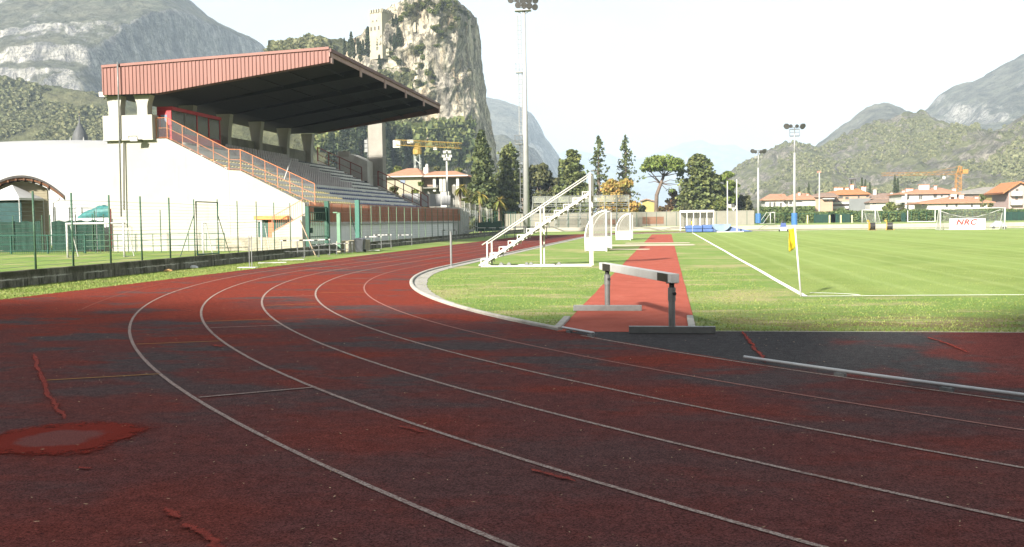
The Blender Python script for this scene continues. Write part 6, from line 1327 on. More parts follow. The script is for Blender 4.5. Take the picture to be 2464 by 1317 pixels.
# left: the big mountain with two cliff bands
LM = [(-260, -520), (0, -330), (200, -170), (380, -55), (455, 2), (500, 38), (540, 62), (580, 82), (615, 92), (632, 102), (641, 116), (655, 190), (690, 300), (760, 420)]
Pm = [R(px, py, 1500) for px, py in LM]; xm_, zm2 = [p.x for p in Pm], [p.z for p in Pm]
AP = [(0, 0), (.20, 85), (.33, 122), (.355, 128), (.372, 158), (.395, 166), (.408, 186), (.44, 194), (.50, 216), (.512, 226), (.60, 252), (.72, 305), (1.0, 560)]
g = []; nxm, nvm = 330, 400
for j in range(nvm+1):
    u = j/nvm; v = .25*u/.15 if u < .15 else (.25+(u-.15)/.6*.32 if u < .75 else .57+(u-.75)/.25*.60); row = []
    for i in range(nxm+1):
        x = xm_[0]+(xm_[-1]-xm_[0])*i/nxm; zr = float(np.interp(x, xm_, zm2))+9*fbm(x*.013, 7.7, 3, 5)
        rg = 1-abs(mnoise.noise((x*.020, v*6, 5.5)))*2; rg2 = 1-abs(mnoise.noise((x*.055, v*14, 9.5)))*2
        vv = v+.030*fbm(x*.0055, v*3, 6, 4)+.010*rg+.0045*rg2+.004*fbm(x*.05, v*30, 2, 3)
        za = float(np.interp(vv, [q[0] for q in AP], [q[1] for q in AP]))*(1+.10*mnoise.noise((x*.0022, 3.1, 8)))
        k_ = 26.0; h_ = max(0, min(1, .5+.5*(zr-za)/k_)); z = zr*(1-h_)+za*h_-k_*h_*(1-h_)
        y = 600+900*v; fade = min(1, v*4)*(.25+.75*min(1, max(0, (zr-za)/60)))
        z += (7*fbm(x*.012, y*.012, 3, 6)+3*fbm(x*.05, y*.03, 13, 4))*fade
        if v > 1: z -= (v-1)*900
        row.append((x+5*fbm(y*.02, z*.03, 11, 4)*fade, y+7*fbm(x*.025, z*.03, 17, 5)*fade, z))
    g.append(row)
o = grid_obj('left_mountain', g, MGREY); tag(o, 'big grey cliff banded mountain filling the sky behind the grandstand at left', 'mountain', kind='structure')
terrain('left_hill', 'wooded hill with bare rocky slopes below the big mountain at left', [(-250, 150), (-60, 178), (20, 192), (95, 208), (150, 226), (215, 236), (262, 240), (420, 262), (700, 330), (860, 400)], 640, 300, MHILL, steps(((0, 0), (.25, .20), (.5, .45), (.75, .76), (1, 1))), 260, 110, 10, .016, 5, warp=.05, lump=4.5, lumpf=.13)
terrain('mid_left_ridge', 'small pale snow dusted peak seen between the big mountain and the castle hill', [(600, 200), (660, 118), (680, 102), (712, 97), (742, 101), (790, 118), (900, 200)], 2600, 700, MPALE, steps(((0, 0), (1, 1))), 60, 30, 25, .004, 8)
# castle hill left shoulder
terrain('castle_hill', 'green wooded shoulder of the castle hill behind the grandstand roof', [(610, 150), (662, 122), (700, 110), (760, 100), (815, 90), (850, 104), (885, 128), (930, 165), (980, 215), (1030, 270), (1080, 330)], 470, 190, MHILL, steps(((0, 0), (.3, .28), (.55, .55), (.8, .82), (1, 1))), 170, 100, 6, .02, 6, warp=.04, lump=3.2, lumpf=.16)
# castle rock: stacked cross-sections, cliff facing the field
RK, nt, b, out = newmat('castle_rock_limestone'); k = NB(nt); setp(b, .95, 0, .1); v = k.pos()
ge = k.n('ShaderNodeNewGeometry'); sn = k.n('ShaderNodeSeparateXYZ'); k.l(ge.outputs['Normal'], sn.inputs[0])
na = k.noise(k.mapv(v, (1, 1, .35)), .055, 7, .68, .6); nb_ = k.noise(k.mapv(v, (1, 1, .22)), .16, 6, .7); nc = k.noise(v, .35, 6, .75)
a = k.mix(k.ramp(na, .36, .60), (.25, .23, .195), (.50, .45, .35)); a = k.mix(k.ramp(nb_, .52, .66, 0, .75), a, (.32, .235, .14)); a = k.mix(k.ramp(nb_, .46, .34, 0, .8), a, (.09, .087, .08))
a = k.mul(a, k.ramp(nc, .28, .72, .55, 1.4))
ck = k.math('ABSOLUTE', k.math('SUBTRACT', k.noise(k.mapv(v, (1, 1, .30)), .12, 7, .7, .9), .5)); a = k.mix(k.ramp(ck, 0, .04, .85, 0), a, (.045, .043, .038))
ck = k.math('ABSOLUTE', k.math('SUBTRACT', k.noise(k.mapv(v, (1, 1, .8), (7, 3, 0), (.5, .3, .2)), .07, 6, .7, .9), .5)); a = k.mix(k.ramp(ck, 0, .03, .6, 0), a, (.07, .066, .052))
gm = k.ramp(k.math('ADD', sn.outputs[2], k.math('MULTIPLY', k.math('SUBTRACT', k.noise(v, .075, 6, .7), .5), 1.9)), .56, .74)
gv = k.mul(k.mix(k.ramp(k.noise(v, .12, 4), .35, .65), (.040, .050, .021), (.072, .075, .033)), k.ramp(nc, .28, .72, .5, 1.5))
k.l(k.mix(gm, a, gv), b.inputs['Base Color']); k.bump(b, nc, 1.0, 1.2)
YR = 455.0
sr = [(0, 1109), (14, 1119), (40, 1129), (90, 1136), (150, 1141), (200, 1147), (230, 1153), (300, 1160), (360, 1170), (420, 1180), (520, 1185)]
sl = [(0, 1010), (20, 985), (42, 958), (60, 946), (80, 905), (100, 872), (130, 845), (180, 805), (260, 770), (400, 730), (520, 690)]
g = []; nth, nz = 300, 250
for j in range(nz+1):
    py = 520-(520-(-12))*j/nz if j < nz-14 else None
    row = []
    if py is None:
        q = (j-(nz-15))/15.0; pyc = 520-532*(nz-15)/nz
    else: q = 0; pyc = py
    zc = R(1050, pyc, YR).z; xr, xl = R(interp(pyc, sr), 200, YR).x, R(interp(pyc, sl), 200, YR).x
    cx, a_ = (xr+xl)/2, (xr-xl)/2; bb = 34+10*(zc < 40); sh = 1-q**1.4 if q else 1
    for i in range(nth+1):
        th = math.radians(200-220*i/nth); c, s = math.cos(th), math.sin(th)
        ex = math.copysign(abs(c)**.75, c); ey = math.copysign(abs(s)**.75, s)
        x, y, z = cx+a_*ex*sh, YR+8-bb*ey*sh, zc+(4*q if q else 0)
        n1 = fbm(x*.035, y*.035, z*.018, 6); n2 = 1-abs(mnoise.noise((x*.075+3, y*.075, z*.025)))*2; n3 = fbm(x*.14, y*.14, z*.10, 5, .8)
        n4 = 1-abs(mnoise.noise((x*.05+9, y*.05+z*.02, z*.05)))*2; n5 = 1-abs(mnoise.noise((x*.22, y*.22, z*.11+4)))*2
        d = 5.5*n1+3.4*n2*abs(n2)+2.8*n4*abs(n4)+1.3*n5+1.9*n3; edge = .35+.65*min(1, abs(s)*1.6)
        x += c*d*.45*edge; y -= s*d; z += (1.6*n3+1.8*n1) if q else .8*n3
        row.append((x, y, z))
    g.append(row)
o = grid_obj('castle_rock', g, RK); tag(o, 'sheer pale limestone rock with the ruined castle, towering behind the grandstand', 'rock', kind='structure')
# distant mountain right of the rock, nearer rocky spur, pale ranges
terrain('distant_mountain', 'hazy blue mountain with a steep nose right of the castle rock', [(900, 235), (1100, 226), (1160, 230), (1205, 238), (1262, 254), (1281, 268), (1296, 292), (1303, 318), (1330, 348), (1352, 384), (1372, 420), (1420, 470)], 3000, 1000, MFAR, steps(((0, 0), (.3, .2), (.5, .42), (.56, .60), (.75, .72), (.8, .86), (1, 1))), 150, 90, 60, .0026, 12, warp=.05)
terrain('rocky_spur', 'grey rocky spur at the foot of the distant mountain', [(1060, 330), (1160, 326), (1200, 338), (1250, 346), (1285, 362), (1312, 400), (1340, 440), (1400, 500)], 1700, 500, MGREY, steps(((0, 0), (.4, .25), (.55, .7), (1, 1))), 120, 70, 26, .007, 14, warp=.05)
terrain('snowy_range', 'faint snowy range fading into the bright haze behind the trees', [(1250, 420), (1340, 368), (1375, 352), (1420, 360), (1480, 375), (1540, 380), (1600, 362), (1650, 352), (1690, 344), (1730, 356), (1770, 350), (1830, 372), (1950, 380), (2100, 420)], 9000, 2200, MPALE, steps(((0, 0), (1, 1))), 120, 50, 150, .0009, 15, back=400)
# right hills
terrain('right_near_hill', 'scrubby grey green hill with pale rock behind the houses at right', [(1640, 440), (1740, 420), (1770, 402), (1800, 386), (1850, 372), (1890, 357), (1930, 353), (1965, 360), (2010, 350), (2060, 318), (2110, 293), (2160, 281), (2210, 277), (2262, 284), (2300, 300), (2328, 336), (2350, 392), (2400, 440), (2560, 470)], 900, 420, MRIGHT, steps(((0, 0), (.2, .12), (.5, .45), (.8, .8), (1, 1))), 300, 120, 15, .012, 21, warp=.05, lump=5.0, lumpf=.10)
terrain('right_edge_hill', 'wooded hill slope rising at the right edge', [(2200, 460), (2290, 420), (2340, 368), (2390, 330), (2440, 300), (2520, 265), (2700, 220)], 760, 320, MRIGHT, steps(((0, 0), (.4, .35), (1, 1))), 150, 90, 10, .014, 23, lump=5.0, lumpf=.11)
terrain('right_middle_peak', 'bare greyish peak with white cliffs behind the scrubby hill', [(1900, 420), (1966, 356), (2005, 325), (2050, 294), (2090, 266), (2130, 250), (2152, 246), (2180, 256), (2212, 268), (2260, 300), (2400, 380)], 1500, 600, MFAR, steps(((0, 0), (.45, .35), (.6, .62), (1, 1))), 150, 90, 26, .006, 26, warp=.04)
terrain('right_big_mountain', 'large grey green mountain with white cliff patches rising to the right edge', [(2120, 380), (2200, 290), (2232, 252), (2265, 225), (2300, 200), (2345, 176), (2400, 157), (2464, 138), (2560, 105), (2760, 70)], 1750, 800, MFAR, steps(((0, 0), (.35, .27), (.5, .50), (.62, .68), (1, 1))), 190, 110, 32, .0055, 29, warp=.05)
# castle: tower, ruins
from mathutils.bvhtree import BVHTree
def bvh(names):
    vs, fs = [], []
    for nm in names:
        me = bpy.data.objects[nm].data; o_ = len(vs); vs += [v.co.copy() for v in me.vertices]; fs += [tuple(i+o_ for i in p.vertices) for p in me.polygons]
    return BVHTree.FromPolygons(vs, fs)
RB = bvh(['castle_hill', 'castle_rock'])
q = RB.ray_cast(Vector((0, 0, H)), ray(915, 106).normalized())[0]; YT = (q.y if q is not None else 446)+9; CAS = M('castle_stone', (.31, .285, .22), .95, .12, .25, .5, fine=.18, dirt=((.21, .19, .15), .4)); SLIT = M('dark_slit', (.06, .055, .05), .9)
pk = R(919, 60, YT-9); xl_, xr_ = R(890, 60, YT-5).x, R(942, 60, YT-3).x
zt = R(919, 30, YT-8).z; zbm = R(919, 108, YT-8).z; dirL = Vector((xl_-pk.x, 3.0, 0)); dirR = Vector((xr_-pk.x, 5.5, 0))
t = thing('castle_tower', (pk.x, YT-6, zbm), 'square pale stone castle tower with battlements on the hill', 'tower')
c0 = Vector((pk.x, YT-9, 0)); c1, c2 = c0+dirL, c0+dirR; c3 = c0+dirL+dirR
mb = MB(); mb.prism([(q.x, q.y) for q in (c0, c2, c3, c1)], 'z', zbm-6, zt); mb.build('keep', CAS, t)
mb = MB()
for A_, B_ in ((c0, c1), (c0, c2), (c1, c3), (c2, c3)):
    for i in range(5):
        p, q = A_.lerp(B_, (i+.06)/5), A_.lerp(B_, (i+.62)/5); mb.bar((p.x, p.y, zt+.75), (q.x, q.y, zt+.75), .8, 1.5)
mb.build('battlement', CAS, t)
mb = MB(); nn = dirL.cross(Vector((0, 0, 1))).normalized()
for f in (.25, .55, .85):
    p = c0+dirL*f; mb.cbox((p.x, p.y-.02, R(905, 68, YT-8).z), (.5, .5, 1.6))
for f in (.4, .7): p = c0+dirL*f; mb.cbox((p.x, p.y-.02, R(905, 50, YT-8).z), (.35, .5, .7))
p = c0+dirR*.45; mb.cbox((p.x, p.y, R(930, 66, YT-8).z), (.5, .6, 1.7)); mb.build('window_slit', SLIT, t)
_rb = None
def ruin(px0, px1, pyt, pyb, Y, lb, seed):
    q = RB.ray_cast(Vector((0, 0, H)), ray((px0+px1)/2, pyb).normalized())[0]; Y = q.y+.6 if q is not None else Y
    a_, c_ = R(px0, pyb, Y), R(px1, pyb, Y); zt_, zb_ = R(px0, pyt, Y).z, a_.z; n = 7; vs = []
    for i in range(n+1):
        x = a_.x+(c_.x-a_.x)*i/n; h = (zt_-zb_)*(.55+.5*abs(mnoise.noise((i*1.3, seed, 2)))+(.3 if i in (0, n) else 0)); h = min(h, zt_-zb_+.4)
        vs += [(x, Y, zb_-4), (x, Y, zb_+h), (x, Y+1.6, zb_+h), (x, Y+1.6, zb_-4)]
    mb = MB(); mb.add(vs, [(4*i+j, 4*i+(j+1) % 4, 4*i+4+(j+1) % 4, 4*i+4+j) for i in range(n) for j in range(4)]+[(0, 1, 2, 3), (4*n+3, 4*n+2, 4*n+1, 4*n)])
    tag(mb.build('ruined_wall', CAS), lb, 'ruin')
ruin(984, 1000, 40, 56, 425, 'narrow ruined castle wall nearest the tower', 1)
ruin(993, 1006, 36, 82, 421, 'tall pointed ruined gable wall in the middle of the castle ruins', 2)
ruin(1008, 1030, 44, 60, 422, 'low ruined wall right of the pointed gable', 3)
ruin(1022, 1028, 29, 52, 424, 'thin standing stump of castle wall on the crest', 6)
ruin(1034, 1056, 34, 52, 420, 'ruined castle house wall with battlement stumps, rightmost of the ruins', 4)
ruin(960, 986, 62, 74, 424, 'broken low terrace wall below the castle ruins', 5)
ruin(872, 888, 83, 96, 440, 'short pale wall left of the castle tower foot', 7)
ruin(921, 936, 98, 112, 424, 'small pale house ruin among the cypresses below the tower', 8)
ruin(868, 900, 118, 128, 424, 'low terrace wall on the slope above the grandstand roof', 9)
# ================================================================ trees and shrubs
LSPR = M_leaf('spruce_needles', ((.060, .082, .035), (.090, .115, .044), (.14, .155, .058)), .65)
LCED = M_leaf('cedar_needles', ((.088, .118, .042), (.132, .155, .054), (.19, .20, .068)), .65)
LPIN = M_leaf('pine_needles', ((.085, .125, .026), (.13, .18, .036), (.21, .24, .06)), .65)
LDEC = M_leaf('green_leaves', ((.070, .095, .025), (.11, .13, .034), (.20, .20, .06)), .6)
LOLV = M_leaf('olive_leaves', ((.055, .066, .026), (.085, .090, .037), (.14, .135, .055)), .6)
LSCR = M_leaf('pale_scrub', ((.13, .145, .068), (.17, .175, .088), (.22, .215, .115)), .8)
LAUT = M_leaf('autumn_leaves', ((.30, .22, .055), (.19, .18, .045), (.42, .22, .08)), .6)
LRUS = M_leaf('russet_leaves', ((.10, .065, .03), (.16, .085, .04), (.08, .085, .03)), .6)
LCYP = M_leaf('cypress_foliage', ((.030, .046, .022), (.046, .062, .027), (.08, .09, .04)), .7, .2)
LPAL = M_leaf('palm_fronds', ((.10, .115, .03), (.16, .15, .04), (.30, .22, .06)), .55)
LHED = M_leaf('hedge_leaves', ((.075, .115, .042), (.105, .145, .052), (.15, .18, .06)), .65, .2)
BARK = M('bark', (.13, .10, .078), .95, .3, 2.5, .6); BARKP = M('pine_bark', (.125, .095, .075), .95, .25, 2.0, .6)
def leafq(C, s, flat=.0, asp=1.0):
    """random little quads at the points C, side s (array), flat 0..1 lays them level"""
    n = len(C); a = rng.normal(size=(n, 3)); a[:, 2] *= (1-flat*.8); a /= np.linalg.norm(a, axis=1)[:, None]
    b_ = rng.normal(size=(n, 3)); b_[:, 2] *= (1-flat*.8); b_ -= a*np.sum(a*b_, 1)[:, None]; b_ /= np.linalg.norm(b_, axis=1)[:, None]
    s = np.asarray(s).reshape(-1, 1)*np.ones((n, 1)); a = a*s*.5; b_ = b_*s*.5*asp
    return np.stack([C-a*.9-b_*.5, C+a*.3-b_, C+a+b_*.4, C-a*.2+b_], 1).reshape(-1, 3)
def blob(c, r, n, sq=1.0, hollow=.55):
    d = rng.normal(size=(n, 3)); d /= np.linalg.norm(d, axis=1)[:, None]; q = (hollow+(1-hollow)*rng.random(n)**.6)[:, None]
    p = d*q*np.array(r); p *= (1+.18*np.array([mnoise.noise(tuple(x*2.1+c[0])) for x in d]))[:, None]
    return p+np.array(c)
def make_tree(name, base, lb, cat, crown_pts, size, leaf, trunk, group=None, flat=0.0, bark=None, asp=1.0):
    t = thing(name, base, lb, cat, group)
    if trunk is not None: trunk.build('trunk', bark or BARK, t, smooth=True)
    s = size*(.65+.7*rng.random(len(crown_pts))); npmesh('crown', leafq(crown_pts, s, flat, asp), 4, leaf, t)
    return t
def dims(px, top, bot, hw, Y, zb=0.0):
    b = R(px, bot, Y); tp = R(px, top, Y); return Vector((b.x, Y, zb)), tp.z-zb, hw*Y/F
def conifer(px, top, hw, Y, lb, leaf=LSPR, levels=26, per=9, nl=18, power=.85, droop=.18, size=.55, bare=.06, gap=0.0, flat=.5, zb=0.0, spread=.20, name='spruce_tree', cat='conifer', jag=.25, bark=None, up=0.0):
    b, h, r = dims(px, top, 505, hw, Y, zb); pts = []
    tm = MB(); tm.tube(b, b+Vector((0, 0, h*.5)), .028*h, .018*h, 8); tm.tube(b+Vector((0, 0, h*.5)), b+Vector((0, 0, h*.97)), .018*h, .02, 8)
    for L in range(levels):
        for k_ in range(per):
            t = bare+(1-bare)*(L+rng.uniform(-.9, .9))/levels; t = min(.985, max(bare, t))
            if rng.random() < gap: continue
            az = rng.uniform(0, 2*math.pi); ln = r*((1-t)**power+.03)*rng.uniform(1-jag, 1+jag*.6)*(1+.28*mnoise.noise((math.cos(az)*1.3, math.sin(az)*1.3, t*5+px))); z0 = h*t
            if ln > .6 and k_ < 3: e = Vector((ln*.75*math.cos(az), ln*.75*math.sin(az), z0-ln*droop*.6)); tm.tube(b+Vector((0, 0, z0)), b+e, .05+.02*ln, .02, 4)
            u = rng.random(nl)**.75; w = spread*ln*(1.1-u)+.08*r*.5
            x = np.cos(az)*ln*u-np.sin(az)*rng.normal(size=nl)*w; y = np.sin(az)*ln*u+np.cos(az)*rng.normal(size=nl)*w
            z = z0-droop*ln*u**1.3+up*ln*u**2+rng.normal(size=nl)*.011*h
            pts.append(np.column_stack([x, y, z])+np.array(b))
    pts.append(np.column_stack([rng.normal(size=30)*.03*r, rng.normal(size=30)*.03*r, h*(.93+.07*rng.random(30))])+np.array(b))
    return make_tree(name, b, lb, cat, np.vstack(pts), size, leaf, tm, flat=flat, bark=bark)
def broad(px, top, hw, Y, lb, leaf=LDEC, nb=26, nl=150, size=.6, zb=0.0, low=.15, name='leafy_tree', cat='tree', seed=0, hollow=.5, sq=.75):
    b, h, r = dims(px, top, 505, hw, Y, zb); pts = []; tm = MB(); tm.tube(b, b+Vector((0, 0, h*.55)), .03*h, .014*h, 7)
    for i in range(nb):
        u = rng.random(); z = h*(low+(.93-low)*u); prof = math.sin(math.pi*min(1, max(.06, (u*.80+.14))))**.7; az = rng.uniform(0, 6.28); d = r*prof*rng.uniform(.25, .85)
        c = (b.x+d*math.cos(az), b.y+d*math.sin(az), b.z+z); rr = r*rng.uniform(.24, .42)*(.55+.45*prof); pts.append(blob(c, (rr, rr, rr*sq), nl, 1, hollow))
        if i < 9: tm.tube(b+Vector((0, 0, h*min(.5, z/h*.6))), c, .010*h, .004*h, 4)
    P = np.vstack(pts); P = P[P[:, 2] > b.z+.05]
    return make_tree(name, b, lb, cat, P, size, leaf, tm)
# the row of trees beyond the far end, left to right
conifer(1161, 314, 46, 190, 'tall dense dark spruce standing right of the cream villa', LSPR, 34, 13, 20, .62, .22, .62, .02, 0, .45)
conifer(1226, 348, 52, 200, 'broad dark cedar with a flat tip right behind the tall floodlight mast ladder', LCED, 22, 15, 26, .42, .05, .62, .03, .10, .6, name='cedar_tree', jag=.45)
broad(1300, 392, 58, 205, 'wide yellowish green tree right of the tall floodlight mast', LOLV, 40, 150, .62, low=.05)
for px, top, hw, lf, lb in ((1258, 418, 40, LCED, 'dark green lower tree filling the gap behind the tall floodlight mast'), (1340, 432, 38, LOLV, 'olive green low tree between the wide yellowish tree and the layered cedar'), (1412, 430, 34, LCED, 'dark low tree at the foot of the ragged fir'), (1195, 440, 30, LCED, 'dark low tree right behind the palms')):
    broad(px, top, hw, 212, lb, lf, 26, 130, .6, low=.03)
conifer(1348, 383, 9, 215, 'slim dark cypress point between two wide trees', LCYP, 30, 8, 8, .55, .0, .45, .02, 0, 0, name='cypress_tree', cat='cypress')
conifer(1378, 362, 50, 200, 'dark cedar with layered level branches left of the sparse fir', LCED, 20, 16, 26, .40, .02, .62, .03, .10, .65, name='cedar_tree', jag=.4)
conifer(1441, 328, 54, 196, 'tall ragged fir with thin gappy branches behind the top of the judges stand', LSPR, 24, 5, 13, .72, .14, .48, .10, .22, .35, spread=.13, name='fir_tree', jag=.7)
conifer(1506, 326, 38, 204, 'slender ragged fir standing alone against the pale sky', LSPR, 22, 5, 12, .55, .26, .48, .22, .18, .35, spread=.13, name='fir_tree', jag=.7, zb=0)
broad(1482, 418, 56, 188, 'orange yellow autumn tree in front of the slender fir', LAUT, 44, 170, .5, low=.03, hollow=.3)
broad(1535, 492, 26, 215, 'low dark green shrub left of the small yellow house', LDEC, 16, 90, .5, low=.05, name='shrub', cat='shrub')
broad(1628, 455, 36, 215, 'russet brown leaved tree right of the umbrella pine trunk', LRUS, 26, 110, .55, low=.03, hollow=.35)
broad(1600, 486, 22, 200, 'low russet shrub at the foot of the umbrella pine', LRUS, 14, 90, .5, low=.03, name='shrub', cat='shrub')
conifer(1680, 372, 60, 205, 'big shaggy conifer with a rounded top right of the umbrella pine', LCED, 22, 13, 26, .40, .10, .62, .02, .05, .55, name='cedar_tree', jag=.35)
conifer(1716, 415, 34, 206, 'lower shaggy conifer leaning out right of the big shaggy one', LCED, 14, 10, 24, .40, .05, .6, .05, .05, .6, name='cedar_tree', jag=.4)
broad(1748, 408, 36, 210, 'light green flat topped pine behind the white vault uprights', LPIN, 22, 110, .55, low=.42, name='pine_tree', cat='pine', sq=.5)
broad(1790, 468, 30, 215, 'grey green bushy tree left of the farther blue padded mast', LOLV, 24, 110, .55, low=.03)
broad(1735, 478, 30, 200, 'dark green bushy tree between the vault uprights', LDEC, 20, 110, .55, low=.03)
broad(1655, 490, 28, 195, 'low light green shrub behind the glazed shelter', LOLV, 16, 90, .5, low=.03, name='shrub', cat='shrub')
# umbrella pine
Yq = 205; b = R(1578, 505, Yq); b.z = 0; k0 = R(1597, 424, Yq); tm = MB(); p1, p2 = R(1580, 470, Yq), R(1590, 442, Yq)
tm.path([b, p1, p2, k0], [.46, .38, .33, .25], 8)
ends = [(1556, 402), (1572, 396), (1590, 388), (1606, 390), (1622, 400), (1633, 404), (1560, 418), (1628, 418)]
for px, py in ends: tm.tube(k0 if px > 1570 else p2, R(px, py, Yq+rng.uniform(-4, 4)), .16, .06, 5)
for px, py in ((1545, 428), (1560, 440), (1618, 448), (1632, 436), (1612, 458), (1640, 446)): tm.path([p2 if py > 430 else k0, R((1592+px)/2, py-3, Yq+rng.uniform(-2, 2)), R(px, py, Yq+rng.uniform(-3, 3))], [.10, .07, .03], 4)
pts = []
for i in range(46):
    px = rng.uniform(1556, 1634); e = 1-((px-1594)/46)**2; py = 374+13*(1-max(0, e))+rng.uniform(0, 28)*max(.25, e)**.5+ (2 if px < 1565 else 0); c = R(px, py+5, Yq+rng.uniform(-4.5, 4.5)); pts.append(blob(c, (1.25, 1.25, .75), 120, 1, .3))
for px, py in ((1548, 405), (1551, 409), (1556, 398), (1640, 398), (1639, 412), (1636, 420)): pts.append(blob(R(px, py, Yq), (.85, .9, .5), 80, 1, .2))
for px, py in ((1545, 428), (1632, 436), (1640, 446), (1636, 432), (1614, 458)): pts.append(blob(R(px, py, Yq), (.9, .9, .6), 22, 1, .1))
make_tree('umbrella_pine', b, 'umbrella pine with a wide flat bright green crown on a bare leaning trunk', 'pine', np.vstack(pts), .42, LPIN, tm, flat=.2, bark=BARKP)
# palms and shrubs by the terrace
def palm(px, py, Y, hgt, lb, r=1.5):
    c = R(px, py, Y); b = Vector((c.x, Y, 0)); t = thing('palm_tree', b, lb, 'palm'); mb = MB(); mb.tube(b, c, .22, .17, 8); mb.build('trunk', BARK, t)
    mb = MB()
    for i in range(34):
        az = rng.uniform(0, 6.28); el = rng.uniform(-.7, 1.2); L = r*rng.uniform(.7, 1.1); prev = None; d = Vector((math.cos(az), math.sin(az), 0)); s_ = Vector((-math.sin(az), math.cos(az), 0)); rows = []
        for j in range(5):
            u = j/4; p = c+d*(L*u*math.cos(el*.6))+Vector((0, 0, L*(math.sin(el)*u-.55*u*u))); w = .16*math.sin(math.pi*(.15+.8*u)); rows.append((p-s_*w, p+s_*w))
        mb.add([q for rr in rows for q in rr], [(2*j, 2*j+1, 2*j+3, 2*j+2) for j in range(4)])
    mb.build('crown', LPAL, t)
palm(1155, 468, 128, 3, 'palm with yellowing fronds in front of the dark spruce'); palm(1200, 482, 130, 3, 'palm with yellowing fronds right of the dark spruce'); palm(1107, 452, 126, 3, 'palm between the villa end and the dark spruce')
palm(1204, 488, 132, 3, 'smaller palm low behind the green posts', 1.0)
for px, top, hw, Y, lf, lb in ((1010, 428, 25, 150, LDEC, 'rounded dark green bush in front of the villa corner'), (958, 388, 24, 215, LDEC, 'rounded green tree behind the left end of the villa roof'), (982, 402, 16, 210, LOLV, 'grey green small tree behind the villa roof'), (955, 440, 24, 140, LOLV, 'dim green hedge like bush below the villa left wall'), (1050, 462, 14, 150, LOLV, 'low olive green bush under the villa balcony'), (1128, 455, 16, 150, LOLV, 'yellowish shrub at the right end of the villa'), (1100, 395, 30, 235, LDEC, 'broad green tree behind the villa beneath the crane jib'), (1060, 392, 24, 240, LOLV, 'olive green tree behind the villa chimney'), (1118, 478, 20, 132, LDEC, 'leafy green bush behind the white step guards')):
    broad(px, top, hw, Y, lb, lf, 18, 110, .5, low=.04, name='bush' if top > 420 else 'leafy_tree', cat='bush' if top > 420 else 'tree')
# hedges with dark screens at right
Yh = 200; xa, xb = R(1818, 520, Yh).x, R(2520, 520, Yh).x
def hedge(xa, xb, Y, h, lb, n, zb=.55):
    X = rng.uniform(xa, xb, n); top = h*(.92+.10*np.array([mnoise.noise((x*.16, 2, Y)) for x in X])+.05*np.array([mnoise.noise((x*.9, 2, Y)) for x in X])); z = top*rng.random(n)**.6; y = Y+rng.uniform(-.8, .8, n)*np.sqrt(np.clip(1-(z/h)**4, .1, 1))
    P = np.column_stack([X, y, z+zb]); o = npmesh('hedge', leafq(P, .26+.22*rng.random(n)), 4, LHED); tag(o, lb, 'hedge')
hedge(xa, xb, Yh, 2.35, 'long clipped green hedge behind the far goals', 24000)
hedge(R(1820, 500, 215).x, R(1960, 500, 215).x, 215, 3.6, 'taller yellowish hedge behind the masts in front of the white houses', 5000)
t = thing('screen_fence', ((xa+xb)/2, Yh-1.4, .55), 'long wire fence with dark green screens before the far hedge', 'fence')
for a_, c_ in ((1815, 1840), (1958, 2010), (2000, 2046), (2168, 2180), (2412, 2464)):
    mb = MB(); mb.box(R(a_, 520, Yh-1.4).x, R(c_, 520, Yh-1.4).x, Yh-1.42, Yh-1.38, .6, 2.2); mb.build('screen_cloth', SCR, t)
mb = MB()
for i in range(40): x = xa+(xb-xa)*i/39; mb.tube((x, Yh-1.5, .5), (x, Yh-1.5, 2.4), .04, n=5)
mb.path([(xa, Yh-1.5, 2.38), (xb, Yh-1.5, 2.38)], .03, 4); mb.build('post_and_rail', GRN2, t)
for px, lb in ((1943, 'pale yellow marker stake farthest left before the hedge'), (1996, 'pale yellow marker stake second from left before the hedge'), (2023, 'shorter yellow marker stake before the hedge'), (2050, 'pale yellow marker stake nearest the netted goal')):
    p = R(px, 532, 188); mb = MB(); mb.bar((p.x, 188, .55), (p.x, 188, R(px, 518, 188).z), .22, .1); tag(mb.build('marker_stake', M('pale_yellow_paint', (.55, .5, .25), .7)), lb, 'stake')
for px, top, hw, Y, lf, lb in ((2142, 489, 28, 206, LDEC, 'dark rounded tree behind the pale netted goal'), (2168, 493, 18, 212, LOLV, 'lighter shrub right of the dark rounded tree'), (2362, 464, 9, 232, LDEC, 'small green tree before the grey roofed house'), (2389, 487, 14, 225, LOLV, 'bushy shrub between the spreading roof and the yellow house'), (1852, 497, 14, 222, LOLV, 'yellowish bush before the leftmost white house'), (1885, 494, 12, 222, LAUT, 'yellow autumn bush before the white houses'), (2022, 503, 22, 215, LHED, 'green shrub below the grey scaffold netting')):
    broad(px, top, hw, Y, lb, lf, 14, 100, .45, low=.03, name='shrub', cat='shrub', zb=.3)
# things growing on the hills: set down on the slope below them
HB = bvh(['castle_hill', 'castle_rock', 'left_hill', 'right_near_hill', 'right_edge_hill']); ORG = Vector((0, 0, H))
def hit(px, py):
    q = HB.ray_cast(ORG, ray(px, py).normalized()); return q[0]
def cyp_proto(seed):
    n = 620; u = rng.random(n); prof = (np.minimum(1, u*5+.25)*(1-u)**.55)*.5; az = rng.uniform(0, 6.28, n); q = prof*(.55+.45*rng.random(n)); return np.column_stack([np.cos(az)*q*.24, np.sin(az)*q*.24, u])
CYPM = []
for i in range(3):
    P = cyp_proto(i); o = npmesh('crown', leafq(P*np.array([11, 11, 11]), .5+.35*rng.random(len(P))), 4, LCYP); CYPM.append(o.data); bpy.data.objects.remove(o)
mb = MB(); mb.tube((0, 0, -1.5), (0, 0, 6), .25, .1, 6); o = mb.build('trunk', BARK); CTR = o.data; bpy.data.objects.remove(o)
